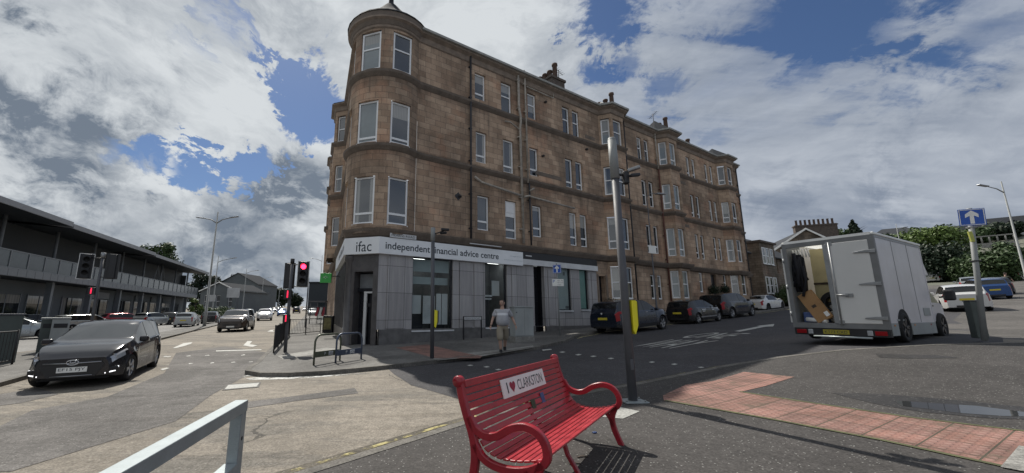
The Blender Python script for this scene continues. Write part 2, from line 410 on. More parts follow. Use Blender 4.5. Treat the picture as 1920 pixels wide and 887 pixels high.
_font_cache = {}
def text(body, w, h, parent, loc, rot, mt, name='lettering', align='L', bold=.0):
    cu = bpy.data.curves.new(name, 'FONT'); cu.body = body; cu.size = 1; cu.extrude = .0; cu.resolution_u = 4; cu.offset = bold
    o = bpy.data.objects.new('t', cu); COL.objects.link(o)
    dg = bpy.context.evaluated_depsgraph_get(); me = bpy.data.meshes.new_from_object(o.evaluated_get(dg))
    bpy.data.objects.remove(o)
    xs = [v.co.x for v in me.vertices]; ys = [v.co.y for v in me.vertices]
    x0, x1, y0, y1 = min(xs), max(xs), min(ys), max(ys)
    for v in me.vertices:
        v.co.x = (v.co.x-x0)/(x1-x0)*w - (w/2 if align == 'C' else 0); v.co.y = (v.co.y-y0)/(y1-y0)*h - (h/2 if align == 'C' else 0)
    me.materials.clear(); me.materials.append(MATS[mt]); me.name = name
    q = bpy.data.objects.new(name, me); COL.objects.link(q); q.parent = parent; q.location = loc; q.rotation_euler = rot
    return q
# ---------------------------------------------------------------- ground
def asphalt(name, col, chips=.5, patch=.25, ps=.35, crack=.0, wet=None, rough=.85, chipcol=(.5, .5, .47), big=None, streak=0):
    m = bpy.data.materials.new(name); m.use_nodes = True; MATS[name] = m
    T = NT(m.node_tree); b = T.n['Principled BSDF']; tc = T.add('ShaderNodeTexCoord').outputs['Object']
    n = T.noise(tc, ps, 8, .62, .5); c = T.mix(T.rng(n, .36, .64), tuple(q*(1-patch) for q in col), tuple(q*(1+patch) for q in col))
    if big: c = T.mix(T.m('MULTIPLY', T.rng(T.noise(T.mapping(tc, big[2]), big[1], 9, .7, .6), .5, .6), big[3]), c, big[0])
    if streak:
        sn = T.noise(T.mapping(tc, (.22, 2.6, 1), rot=(0, 0, R(-22))), .9, 9, .68, .3); c = T.mix(T.rng(sn, .50, .68, 0, streak), c, T.mix(1., c, (.62, .60, .58), 'MULTIPLY'))
        sn = T.noise(T.mapping(tc, (.5, 4.6, 1), rot=(0, 0, R(-28)), loc=(3, 2, 0)), 1.3, 8, .7, .4); c = T.mix(T.rng(sn, .60, .66, 0, streak), c, (.075, .07, .063))
    f = T.noise(tc, 38., 3, .75); c = T.mix(.55, c, T.mix(T.rng(f, .34, .66), (.45, .45, .45), (1.6, 1.6, 1.6)), 'MULTIPLY')
    f2 = T.noise(tc, 7., 5, .7); c = T.mix(.35, c, T.mix(T.rng(f2, .35, .65), (.6, .6, .6), (1.4, 1.4, 1.4)), 'MULTIPLY')
    vo = T.add('ShaderNodeTexVoronoi', {'Vector': tc, 'Scale': 34.}); r = T.add('ShaderNodeSeparateColor', {0: vo.outputs['Color']})
    ch = T.m('MULTIPLY', T.m('LESS_THAN', vo.outputs['Distance'], .26), T.m('GREATER_THAN', r.outputs[0], .80))
    c = T.mix(T.m('MULTIPLY', ch, chips), c, chipcol)
    if crack:
        ve = T.add('ShaderNodeTexVoronoi', {'Vector': T.vm('ADD', tc, T.vm('SCALE', T.add('ShaderNodeTexNoise', {'Vector': tc, 'Scale': 1.2, 'Detail': 6.}).outputs[1])), 'Scale': .33}, feature='DISTANCE_TO_EDGE')
        cr = T.m('MULTIPLY', T.m('LESS_THAN', ve.outputs[0], .006), T.rng(T.noise(tc, .4, 3), .45, .6)); c = T.mix(T.m('MULTIPLY', cr, crack), c, (.03, .028, .025))
    T.set(b.inputs['Base Color'], c); b.inputs['Roughness'].default_value = rough; b.inputs['Specular IOR Level'].default_value = .3
    T.l.new(T.add('ShaderNodeBump', {'Strength': .6, 'Distance': .008, 'Height': f}).outputs[0], b.inputs['Normal'])
    return m
asphalt('road', (.205, .182, .152), .25, .14, .3, .7, streak=.6, big=((.12, .112, .10), .55, (.5, 1.6, 1), .75))
asphalt('road_patch', (.115, .108, .103), .35, .25, .5, .6, streak=.6)
asphalt('side_street', (.056, .054, .058), .3, .12, .5, .3)
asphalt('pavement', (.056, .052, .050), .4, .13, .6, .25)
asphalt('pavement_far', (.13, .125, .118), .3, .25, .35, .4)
asphalt('gutter_strip', (.085, .075, .06), .3, .3, 1.5, .2)
asphalt('lane_far', (.20, .195, .19), .2, .15, .2, .0)
asphalt('kerbstone', (.13, .122, .11), .1, .25, 1.2, .0)
asphalt('concrete', (.24, .235, .22), .1, .2, 1.2, .0)
mat('moss', (.09, .095, .045), .95, .4, 4)
mat('marking', (.42, .42, .395), .7, .22, 9, fine=.4, bs=30)
def worn_mat(name, col, lo, hi):
    m = bpy.data.materials.new(name); m.use_nodes = True; MATS[name] = m
    T = NT(m.node_tree); b = T.n['Principled BSDF']; tc = T.add('ShaderNodeTexCoord').outputs['Object']
    n = T.noise(tc, 3.2, 6, .7); T.set(b.inputs['Base Color'], T.mix(T.rng(T.noise(tc, 20, 3), .3, .7), tuple(q*.7 for q in col), col)); b.inputs['Roughness'].default_value = .8
    T.set(b.inputs['Alpha'], T.rng(n, lo, hi))
    return m
worn_mat('yellow_line', (.46, .40, .17), .46, .60); worn_mat('yellow_far', (.50, .44, .22), .35, .5); worn_mat('worn_white', (.6, .6, .57), .40, .52)
def tactile():
    m = bpy.data.materials.new('tactile'); m.use_nodes = True; MATS['tactile'] = m
    T = NT(m.node_tree); b = T.n['Principled BSDF']; uv = T.add('ShaderNodeTexCoord').outputs['UV']
    x = T.add('ShaderNodeSeparateXYZ', {0: uv})
    def cell(v, s): return T.m('SUBTRACT', T.m('FRACT', T.m('DIVIDE', v, s)), .5)
    u, v = cell(x.outputs[0], .1), cell(x.outputs[1], .1)
    r = T.m('SQRT', T.m('ADD', T.m('MULTIPLY', u, u), T.m('MULTIPLY', v, v)))
    dot = T.rng(r, .34, .22)
    br = T.add('ShaderNodeTexBrick', {'Vector': uv, 'Color1': (.30, .155, .125, 1), 'Color2': (.235, .13, .11, 1), 'Mortar': (.07, .06, .04, 1), 'Scale': 1., 'Mortar Size': .008, 'Brick Width': .4, 'Row Height': .4}, offset=0.)
    c = T.mix(T.m('MULTIPLY', dot, .5), br.outputs[0], (.31, .20, .175))
    ring = T.m('MULTIPLY', T.rng(r, .30, .36), T.rng(r, .48, .40)); c = T.mix(T.m('MULTIPLY', ring, .35), c, (.10, .05, .045))
    n = T.noise(uv, 1.4, 7, .7); c = T.mix(1., c, T.mix(T.rng(n, .33, .66), (.60, .60, .56), (1.14, 1.12, 1.1)), 'MULTIPLY')
    c = T.mix(T.m('MULTIPLY', T.rng(T.noise(uv, 1.6, 9, .78), .53, .66), .7), c, (.075, .07, .045))
    T.set(b.inputs['Base Color'], c); b.inputs['Roughness'].default_value = .8
    T.l.new(T.add('ShaderNodeBump', {'Strength': 1., 'Distance': .006, 'Height': dot}).outputs[0], b.inputs['Normal'])
tactile()

def drape(name, poly, off, mt, cell=1., skirt=0., rot=0., kind='structure', label=None, parent=None, holes=None):
    bm = bmesh.new(); vs = [bm.verts.new((p[0], p[1], 0)) for p in poly]; f = bm.faces.new(vs)
    if sum(poly[i-1][0]*poly[i][1]-poly[i][0]*poly[i-1][1] for i in range(len(poly))) < 0: bmesh.ops.reverse_faces(bm, faces=[f])
    bm.normal_update(); bmesh.ops.triangulate(bm, faces=bm.faces[:], ngon_method='EAR_CLIP')
    xs = [p[0] for p in poly]; ys = [p[1] for p in poly]
    def cut(co, no):
        bmesh.ops.bisect_plane(bm, geom=bm.verts[:]+bm.edges[:]+bm.faces[:], plane_co=co, plane_no=no, dist=1e-5)
    x = math.floor(min(xs)/cell)*cell
    while x < max(xs):
        if x > min(xs): cut((x, 0, 0), (1, 0, 0))
        x += cell
    y = math.floor(min(ys)/cell)*cell
    while y < max(ys):
        if y > min(ys): cut((0, y, 0), (0, 1, 0))
        y += cell
    if skirt:
        be = [e for e in bm.edges if e.is_boundary]
    for v in bm.verts: v.co.z = g(v.co.x, v.co.y)+off
    if skirt:
        r = bmesh.ops.extrude_edge_only(bm, edges=be)
        for v in r['geom']:
            if isinstance(v, bmesh.types.BMVert): v.co.z -= skirt
    uv = bm.loops.layers.uv.new('UVMap'); c, s = math.cos(rot), math.sin(rot)
    for f in bm.faces:
        for l in f.loops: q = l.vert.co; l[uv].uv = (q.x*c+q.y*s, -q.x*s+q.y*c)
    me = bpy.data.meshes.new(name); bm.to_mesh(me); bm.free(); me.materials.append(MATS[mt])
    o = link(name, me, parent)
    if kind: o['kind'] = kind
    return o
def resample(path, step=.6):
    out = [Vector(path[0][:2])]
    for a, b in zip(path, path[1:]):
        a, b = Vector(a[:2]), Vector(b[:2]); n = max(1, int((b-a).length/step))
        for i in range(1, n+1): out.append(a.lerp(b, i/n))
    return out
def strip(name, path, w, off, mt, side=0., thick=0., dash=None, kind='structure', step=.6):
    """a band of width w that follows the ground along a path; side -1/0/1 puts it right/centred/left of the path"""
    P = resample(path, step); mb = MB(); L = []
    for i, p in enumerate(P):
        t = (P[min(i+1, len(P)-1)]-P[max(i-1, 0)]).normalized(); n = Vector((-t.y, t.x))
        a = p+n*w*(-.5+side*.5); b = p+n*w*(.5+side*.5)
        L.append((a, b))
    s = 0
    vt = [(Vector((a.x, a.y, g(a.x, a.y)+off)), Vector((b.x, b.y, g(b.x, b.y)+off))) for a, b in L]
    for i in range(len(vt)-1):
        s += (P[i+1]-P[i]).length
        if dash and (s % (dash[0]+dash[1])) > dash[0]: continue
        a, b = vt[i]; c, d = vt[i+1]
        mb.face([a, c, d, b])
        if thick:
            z = Vector((0, 0, thick)); mb.face([a-z, c-z, c, a]); mb.face([b, d, d-z, b-z])
    if thick:
        z = Vector((0, 0, thick)); a, b = vt[0]; mb.face([a-z, a, b, b-z]); a, b = vt[-1]; mb.face([a, a-z, b-z, b])
    o = mb.build(name, mt)
    if kind: o['kind'] = kind
    return o
def gp(*pts, off=0.): return [G(x, y, off) for x, y in pts]

RD = -.10      # carriageway level below the pavements
def big_ground():
    mb = MB(); xs = [-260+i*8 for i in range(18)]+[-116+i*4 for i in range(19)]+[-40+i*1.5 for i in range(60)]+[50+i*5 for i in range(20)]+[150+i*15 for i in range(12)]
    ys = [-20+i*1.5 for i in range(47)]+[50.5+i*5 for i in range(20)]+[150+i*15 for i in range(22)]
    V = [[mb.bm.verts.new((x, y, g(x, y)+RD)) for x in xs] for y in ys]
    for j in range(len(ys)-1):
        for i in range(len(xs)-1): mb.face([V[j][i], V[j][i+1], V[j+1][i+1], V[j+1][i]], smooth=True)
    mb.build('road', 'road')['kind'] = 'structure'
big_ground()
U = Vector((-.336, .942)); NL = Vector((-.942, -.336))     # main road: along it, and to its left
FD = Vector((.8387, .5446)); FN = Vector((-.5446, .8387))  # side street: along the facade, and into the building
A0 = Vector((-1.21, 18.86))

# kerb line of the corner block: comes down the main road, rounds the corner, goes up the side street
far = Vector((-7.71, 17.32))+U*130
block_kerb = [far, (-7.71, 17.32), (-6.55, 14.1), (-5.95, 12.5), (-5.72, 11.6), (-5.45, 10.95), (-4.9, 10.55), (-4.2, 10.45), (-3.4, 10.65), (-2.2, 11.25), (-.75, 12.2), (1.2, 13.6), (2.75, 15.0), (4.4, 17.2), (5.2, 18.9), (5.7, 19.7), (6.5, 20.5), (7.6, 22.05)]
e = Vector(block_kerb[-1])+FD*60; block_kerb.append(tuple(e))
block = [tuple(Vector(p)[:2]) for p in block_kerb]+[tuple(e+FN*3.2)]+[tuple(A0+FD*40+FN*.5), tuple(A0+FN*1.5), (-4.5, 19.0), tuple(Vector((-4.9, 18.3))+U*2), tuple(far+Vector((3.4, 1.2)))]
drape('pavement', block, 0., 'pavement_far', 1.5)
strip('kerb', block_kerb, .14, .006, 'kerbstone', side=-1, thick=.13)
# near pavement, the one the bench stands on
near_kerb = [(-9.5, -3.5), (-5.2, .6), (-2.8, 2.9), (-1.27, 4.38), (.15, 5.78), (1.3, 6.75), (2.35, 7.32), (3.6, 7.95), (4.9, 8.7), (6.1, 9.3), (7.6, 9.85), (9.3, 10.1), (11.2, 9.75), (13.5, 9.0), (16, 8.9), (19, 10.2), (24, 13.0), (40, 23.0), (60, 36)]
near = near_kerb+[(75, 20), (60, -15), (-9, -15)]
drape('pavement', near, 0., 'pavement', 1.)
strip('kerb', near_kerb, .14, .006, 'kerbstone', side=-1, thick=.13)
strip('gutter_strip', near_kerb[1:14], .42, RD+.004, 'gutter_strip', side=1, step=.4)
for sd_, w_ in ((.0, .1), (.0, .1)): pass
def offset(path, d):
    P = [Vector(p[:2]) for p in path]; out = []
    for i, p in enumerate(P):
        t = (P[min(i+1, len(P)-1)]-P[max(i-1, 0)]).normalized(); out.append(p+Vector((-t.y, t.x))*d)
    return out
strip('yellow_line', offset(near_kerb[1:13], .14), .075, RD+.009, 'yellow_line', step=.3)
strip('yellow_line', offset(near_kerb[1:13], .32), .075, RD+.009, 'yellow_line', step=.3)
strip('yellow_line', offset(block_kerb[14:19], -.3), .09, RD+.006, 'yellow_far', step=.3)
# side street surface and old patches
side = [(.2, 7.2)]+[(-1.0, 8.9), (-1.6, 10.4), (-1.9, 11.3)]+[(-.75, 12.15), (1.2, 13.55), (2.75, 14.95), (4.4, 17.15), (5.2, 18.85), (6.5, 20.45), (7.6, 22.0), tuple(e), tuple(e-FN*8.5), (22.5, 18.5), (16.2, 12.2), (13.0, 9.8), (11.2, 10.0), (9.3, 10.3), (7.6, 10.3), (6.1, 9.75), (4.9, 9.1), (3.6, 8.4), (2.35, 7.8), (1.2, 7.2)]
asphalt('hill_road', (.105, .098, .092), .3, .2, .3, .4, streak=.3)
hillpoly = [tuple(Vector((11.0, 10.6))), tuple(Vector(e-FN*8.6)), tuple(e-FN*3), (110, 92), (130, 80), (120, 40), (70, 22), (60, 35.5), (40, 22.6), (24, 12.6), (19, 9.8), (16, 8.7), (13.5, 8.8), (11.2, 9.5), (10.6, 9.9)]
drape('road_hill', hillpoly, RD+.004, 'hill_road', 3.)
drape('pavement_right', [(16, 9.0), (19, 10.3), (24, 13.1), (40, 23.1), (60, 36.1), (80, 30), (60, 8), (20, 4)], .004, 'hill_road', 3.)
drape('road_side_street', side, RD+.005, 'side_street', 1.5)
drape('road_patch', [p[:2] for p in gp((20, 885), (330, 790), (395, 742), (470, 700), (508, 662), (420, 650), (330, 662), (308, 700), (200, 745), (60, 770), (0, 800), (-60, 885), off=RD)], RD+.005, 'road_patch', 1.5)
drape('road_patch', [p[:2] for p in gp((-30, 745), (70, 728), (110, 740), (40, 756), (-30, 765), off=RD)], RD+.005, 'road_patch', 1.5)
drape('road_patch', [p[:2] for p in gp((440, 757), (560, 742), (665, 728), (672, 738), (560, 752), (450, 768), off=RD)], RD+.005, 'road_patch', 1.)
# left median and carriageway
LK = [(-5.5, 0), (-8.2, 5), (-10.6, 9.9), (-11.7, 12.2), (-14.0, 16.6), (-17.0, 23.3), (-21.3, 33), (-26.0, 44.3)]
LKf = [Vector(p) for p in LK]+[Vector((-26.0, 44.3))+U*70]
med = [tuple(p) for p in LKf]+[tuple(p+NL*w) for p, w in zip(LKf[::-1], [1.3, 1.5, 1.8, 2.2, 3.2, 6.5, 9, 9, 9])]
drape('median', med, 0., 'pavement_far', 2.)
strip('kerb', LKf, .14, .006, 'kerbstone', side=1, thick=.13)
def lat(t, l, off=0.): p = U*t+NL*l; return Vector((p.x, p.y, g(p.x, p.y)+off))
drape('road_access', [tuple(lat(-5, 13)[:2]), tuple(lat(14, 13.5)[:2]), tuple(lat(30, 10.3)[:2]), tuple(lat(120, 9)[:2]), tuple(lat(120, 18)[:2]), tuple(lat(-5, 18)[:2])], RD+.006, 'lane_far', 3.)
drape('pavement_left', [tuple(lat(-5, 18)[:2]), tuple(lat(120, 18)[:2]), tuple(lat(120, 27)[:2]), tuple(lat(-5, 27)[:2])], 0., 'pavement_far', 3., skirt=.12)
# tactile paving and its edging
tac = [p[:2] for p in gp((1245, 752), (1243, 742), (1286, 722), (1337, 715), (1395, 698), (1490, 707), (1435, 724.6), (1388, 735.5), (1526, 757), (1712, 784), (1950, 814), (1950, 893), (1902, 881), (1650, 826), (1439, 786))]
tdir = (G(1712, 784)-G(1388, 735.5)); tang = math.atan2(tdir.y, tdir.x)
drape('tactile_paving', tac, .005, 'tactile', 1., rot=tang)
for a, b in (((1388, 735.5), (1526, 757)), ((1526, 757), (1712, 784)), ((1712, 784), (1925, 811)), ((1247, 752), (1439, 786)), ((1439, 786), (1650, 826)), ((1650, 826), (1890, 879))):
    strip('paving_edge', [G(*a), G(*b)], .055, .009, 'moss', step=.5)
strip('paving_edge', gp((1903, 884), (1935, 842)), .14, .012, 'concrete', step=.3)
tac2 = [p[:2] for p in gp((742, 652), (800, 646), (870, 662), (905, 668), (900, 672), (815, 672))]
drape('tactile_paving_far', tac2, .005, 'tactile', 1., rot=.6)
drape('paving_band', [p[:2] for p in gp((640, 655), (655, 652), (470, 668), (445, 672))][:0] or [p[:2] for p in gp((520, 668), (612, 652), (650, 656), (530, 674))], .005, 'concrete', 1.)
drape('paving_band', [p[:2] for p in gp((820, 676), (905, 668), (1000, 652), (1000, 648), (900, 660), (800, 668))], .0045, 'concrete', 1.)
# manhole, puddle, cabinet cover
def quad(name, pts, off, mt, lab=None, cat=None, kind=None):
    o = drape(name, [p[:2] for p in pts], off, mt, 1., kind=kind)
    if lab: tag(o, lab, cat)
    return o
mat('manhole', (.33, .33, .31), .6, .2, 4, bump=.6, bs=30, fine=.4)
mat('iron_edge', (.05, .045, .04), .7, .2)
tt = thing('manhole_cover', 'rectangular light grey manhole cover in the road near the corner kerb', 'manhole cover', (0, 0, 0))
quad('frame', gp((416, 733), (425, 721.5), (490, 717), (485, 727), off=RD), RD+.009, 'iron_edge').parent = tt
quad('lid', gp((421, 731), (428, 723), (486, 719), (481, 726), off=RD), RD+.012, 'manhole').parent = tt
tt = thing('access_cover', 'square grey access cover in the pavement behind the far end of the bench', 'access cover', (0, 0, 0))
quad('lid', gp((1128, 783), (1168, 786), (1200, 772), (1150, 762), (1125, 770)), .006, 'manhole').parent = tt
m = mat('water', (.02, .02, .02), .015, .1, spec=.5); 
pud = drape('puddle', [p[:2] for p in gp((1678, 752), (1745, 757), (1830, 762), (1925, 775), (1925, 783), (1880, 781), (1800, 776), (1740, 768), (1690, 762))], .006, 'water', 1.); pud['kind'] = 'structure'
asphalt('damp', (.034, .032, .031), .3, .2, 1., .0, rough=.55)
drape('damp_patch', [p[:2] for p in gp((1560, 738), (1640, 739), (1760, 748), (1960, 768), (1960, 788), (1860, 786), (1730, 773), (1660, 762), (1600, 748))], .004, 'damp', 1.)
drape('damp_patch', [p[:2] for p in gp((1640, 664), (1760, 667), (1800, 672), (1700, 673), (1650, 671))], .004, 'damp', 1.)
# kerb corner stain of pale grit
drape('grit_stain', [p[:2] for p in gp((453, 708), (470, 702), (500, 706), (620, 706), (700, 699), (560, 711), (470, 713), off=RD)], RD+.006, 'worn_white', 1.)
# painted markings
def mark(pts, mt='marking', off=RD+.012): return drape('road_marking', [p[:2] for p in pts], off, mt, 1.)
mark(gp((323, 653.5), (344, 644), (361, 642), (358, 645), (345, 649.5), (330, 653), off=RD))
mark(gp((456, 648), (464, 640), (473, 640), (468, 646), (483, 648), (473, 651), (466, 650), off=RD))
mark(gp((501, 622), (508, 619), (514, 618.5), (511, 621), (516, 622.5), off=RD))
mark(gp((405, 657.8), (490, 655.5), (490, 657), (405, 659.5), off=RD))
for x, y in ((310, 669), (353, 668), (388, 667), (423, 666), (455, 666), (313, 684), (357, 682), (397, 681), (437, 680), (470, 679), (316, 669)):
    mark(gp((x-4, y), (x+3, y-1), (x+5, y), (x-2, y+1.3), off=RD), 'worn_white', RD+.010)
for x, y in ((882, 686), (913, 689), (935, 694), (965, 700), (1085, 666), (1113, 669), (1146, 673), (1223, 680), (1265, 684), (1055, 661), (1315, 690)):
    mark(gp((x-7, y), (x, y-1.3), (x+6, y), (x-1, y+1.5), off=RD), off=RD+.014)
mark(gp((300, 693), (312, 690), (318, 691), (305, 695), off=RD))
mark(gp((1016, 656.5), (1033, 655), (1035, 656.5), (1018, 658.5), off=RD), off=RD+.014)
# ONE WAY and an arrow, read by drivers going up the side street
def road_text(body, px, py, w, h, az):
    c = G(px, py, RD)
    o = text(body, w, h, None, (0, 0, 0), (0, 0, 0), 'marking', 'road_marking', 'C')
    rot = math.pi/2-az-math.pi/2
    me = o.data; c_, s_ = math.cos(rot), math.sin(rot)
    for v in me.vertices:
        x, y = v.co.x, v.co.y; X = c.x+x*c_-y*s_; Y = c.y+x*s_+y*c_; v.co = (X, Y, g(X, Y)+RD+.017)
    o['kind'] = 'structure'; return o
SAZ = R(57)
road_text('WAY', 1264, 645, 1.7, 2.9, SAZ); road_text('ONE', 1340, 629.5, 1.6, 2.8, SAZ)
mark(gp((1377, 621.5), (1387, 622.5), (1436, 613), (1450, 612.5), (1452, 608), (1419, 611.5), (1425, 612), off=RD), off=RD+.014)
# ---------------------------------------------------------------- windows (shared meshes)
WC = {}
def win_mesh(w, h, kind, trans):
    key = (round(w, 2), round(h, 2), kind, round(trans, 2))
    if key in WC: return WC[key]
    f = MB(); t = .08; d = .07
    f.box((-w/2, 0, 0), (-w/2+t, d, h)); f.box((w/2-t, 0, 0), (w/2, d, h)); f.box((-w/2+t, 0, h-t), (w/2-t, d, h)); f.box((-w/2+t, 0, 0), (w/2-t, d, t))
    if kind == 'low': z = h*trans; f.box((-w/2+t, .004, z-.05), (w/2-t, d, z+.05)); f.box((-w/2-.03, -.06, -.05), (w/2+.03, 0, 0))
    if kind == 'mid': z = h*trans; f.box((-w/2+t, .002, z-.035), (w/2-t, d, z+.035)); f.box((-w/2+t, .03, t), (w/2-t, d, t+.03)); f.box((-w/2-.03, -.05, -.05), (w/2+.03, 0, 0))
    p = MB(); p.box((-w/2+t, .04, t), (w/2-t, .05, h-t))
    WC[key] = (f.mesh('window', 'upvc'), p); q = p.mesh('pane', 'window_glass'); WC[key] = (WC[key][0], q)
    return WC[key]
PANE = {}
def pane_copy(me, mt):
    if mt == 'window_glass': return me
    k = (me.name, mt)
    if k not in PANE:
        c = me.copy(); c.materials.clear(); c.materials.append(MATS[mt]); PANE[k] = c
    return PANE[k]
def put_window(parent, loc, rz, w, h, kind='low', trans=.24, glass='window_glass'):
    a, b = win_mesh(w, h, kind, trans)
    o = link('window', a, parent, loc, rz); link('pane', pane_copy(b, glass), o); return o

def grid_wall(mb, P, us, zs, holes, depth):
    """outer skin P(u,z,d) with rectangular openings and their reveals"""
    us = sorted(set([round(u, 4) for u in us]+[round(v, 4) for h in holes for v in h[:2]])); zs = sorted(set([round(z, 4) for z in zs]+[round(v, 4) for h in holes for v in h[2:4]]))
    def inh(u, z): return any(a < u < b and c < z < d for a, b, c, d in [h[:4] for h in holes])
    for i in range(len(us)-1):
        for j in range(len(zs)-1):
            u0, u1, z0, z1 = us[i], us[i+1], zs[j], zs[j+1]
            if inh((u0+u1)/2, (z0+z1)/2): continue
            mb.face([P(u0, z0, 0), P(u1, z0, 0), P(u1, z1, 0), P(u0, z1, 0)], uv=[(u0, z0), (u1, z0), (u1, z1), (u0, z1)])
    for h in holes:
        a, b, c, d = h[:4]; seg = [u for u in us if a-1e-6 <= u <= b+1e-6]
        mb.face([P(a, c, 0), P(a, c, depth), P(a, d, depth), P(a, d, 0)][::-1], uv=[(a, d), (a+depth, d), (a+depth, c), (a, c)])
        mb.face([P(b, c, 0), P(b, c, depth), P(b, d, depth), P(b, d, 0)], uv=[(b, c), (b+depth, c), (b+depth, d), (b, d)])
        for u0, u1 in zip(seg, seg[1:]):
            mb.face([P(u0, d, 0), P(u1, d, 0), P(u1, d, depth), P(u0, d, depth)], uv=[(u0, d), (u1, d), (u1, d+depth), (u0, d+depth)])
            mb.face([P(u0, c, depth), P(u1, c, depth), P(u1, c, 0), P(u0, c, 0)], uv=[(u0, c), (u1, c), (u1, c+depth), (u0, c+depth)])
class Seg:
    """a straight run of wall from p to q; the street is on its right-hand side"""
    def __init__(s, p, q, u0=0.):
        s.p = Vector(p); s.q = Vector(q); s.d = (s.q-s.p).normalized(); s.o = Vector((s.d.y, -s.d.x)); s.u0 = u0; s.len = (s.q-s.p).length; s.rz = math.atan2(s.d.y, s.d.x)
    def P(s, u, z, d): v = s.p+s.d*(u-s.u0)-s.o*d; return Vector((v.x, v.y, z))
    def wall(s, mb, z0, z1, wins, depth=.2, parent=None, extra=()):
        """wins: (u centre, sill z, w, h, kind, trans, glass)"""
        holes = [(w[0]-w[2]/2, w[0]+w[2]/2, w[1], w[1]+w[3]) for w in wins]+list(extra)
        grid_wall(mb, s.P, [s.u0, s.u0+s.len], [z0, z1], holes, depth)
        for w in wins:
            put_window(parent, s.P(w[0], w[1], .12), s.rz, w[2]-.01, w[3]-.01, *(w[4:]))
def poly_offset(pts, d):
    P = [Vector(p) for p in pts]; out = []
    for i, p in enumerate(P):
        a = (P[i]-P[i-1]).normalized() if i else None; b = (P[i+1]-P[i]).normalized() if i < len(P)-1 else None
        na = Vector((a.y, -a.x)) if a is not None else None; nb = Vector((b.y, -b.x)) if b is not None else None
        if na is None: out.append(p+nb*d)
        elif nb is None: out.append(p+na*d)
        else:
            m = (na+nb); m = m/m.length; out.append(p+m*d/max(.35, m.dot(na)))
    return out
def ledge(mb, pts, prof):
    """prof: list of (outward, z) swept along the footprint"""
    rows = [[Vector((q.x, q.y, z)) for q in poly_offset(pts, d)] for d, z in prof]
    for A, B in zip(rows, rows[1:]):
        for i in range(len(A)-1): mb.face([A[i], A[i+1], B[i+1], B[i]])
    for i in (0, -1): mb.face([r[i] for r in rows] if i else [r[i] for r in rows][::-1])

# ---------------------------------------------------------------- the corner tenement
AZR = math.atan2(FD.y, FD.x)
B = thing('tenement_building', 'long four storey brown sandstone tenement with a round corner turret above the shop', 'building', (A0.x, A0.y, 0), AZR)
TC = Vector((-2.004, 1.581)); TR = 1.85; LD = Vector((.232, .973)).normalized()
OC = Vector((-4.005, 0)); LJ = OC+LD*2.97; RJ = Vector((-1.03, 0))
a_l = math.atan2(LJ.y-TC.y, LJ.x-TC.x); a_r = math.atan2(RJ.y-TC.y, RJ.x-TC.x)
if a_l < 0: a_l += 2*math.pi
a_r += 2*math.pi if a_r < a_l else 0
def arc(n=28, r=TR, a0=a_l, a1=a_r): return [TC+Vector((math.cos(a0+(a1-a0)*i/n), math.sin(a0+(a1-a0)*i/n)))*r for i in range(n+1)]
END = 34.0
bays = [((13.1, 0), (13.55, -.7), (14.95, -.7), (15.5, 0)), ((20.2, 0), (20.62, -.7), (21.95, -.7), (22.4, 0)), ((29.75, 0), (30.2, -.7), (31.6, -.7), (32.1, 0))]
def Lp(v, out=0.): q = OC+LD*v+Vector((LD.y, -LD.x))*-out; return (q.x, q.y)
LEN_L = 30.
lbays = [(9.2, 9.8, 11.6, 12.2), (19.5, 20.1, 21.9, 22.5)]
lf = [Lp(LEN_L)]
for a, b, c, d in lbays[::-1]: lf += [Lp(d), Lp(c, .75), Lp(b, .75), Lp(a)]
rf = []
for b in bays: rf += list(b)
foot = [Vector(p) for p in lf]+arc()+[Vector(p) for p in rf]+[Vector((END, 0))]
ROOFZ = 15.55
st = MB()
R3 = (12.98, 1.86); R2 = (9.38, 1.88); R1 = (5.72, 1.96)
# facade between turret and first bay
def fr(parent, seg, z0, z1, wins, extra=(), mb=st): seg.wall(mb, z0, z1, wins, .2, parent, extra)
gA, gB = 'window_glass', 'window_glass_pale'
w0 = []
w0 += [(2.85, R3[0]+.2, .74, 1.6, 'low', .24, gA), (4.75, 12.97, .8, 1.88, 'mid', .56, gA), (6.78, 13.15, .72, 1.68, 'mid', .56, gA), (9.8, 12.96, .68, 1.88, 'mid', .55, gA), (10.75, 12.96, .68, 1.88, 'mid', .55, gA)]
w0 += [(2.9, 9.48, .74, 1.78, 'low', .24, gA), (4.82, 9.3, .8, 1.98, 'low', .2, gA), (6.8, 9.5, .7, 1.76, 'low', .24, gA), (9.85, 9.33, .68, 1.92, 'low', .2, gA), (10.8, 9.33, .68, 1.92, 'low', .2, gA)]
w0 += [(3.0, 5.76, .78, 1.88, 'low', .26, gA), (4.92, 5.5, .84, 2.16, 'low', .24, gA), (6.9, 5.82, .74, 1.86, 'low', .28, gA), (9.98, 5.6, .68, 2.1, 'low', .26, gA), (10.95, 5.6, .68, 2.1, 'low', .26, 'window_glass_dark')]
fr(B, Seg((-1.03, 0), (13.1, 0), -1.03), 4.95, ROOFZ, w0)
def pair(c, z, w, h, kind, tr, gl, gap=.92): return [(c-gap/2, z, w, h, kind, tr, gl), (c+gap/2, z, w, h, kind, tr, gl)]
g0 = 1.2
wP = pair(18.35, 13., .62, 1.8, 'mid', .52, gA)+pair(18.5, 9.4, .62, 2.0, 'mid', .42, 'window_glass_dark')+pair(18.6, 5.85, .62, 2.1, 'low', .25, 'window_glass_dark')+pair(18.55, 2.5, .6, 1.75, 'mid', .55, 'window_glass_dark', .88)
fr(B, Seg((15.5, 0), (20.2, 0), 15.5), -.5, ROOFZ, wP)
wQ = []
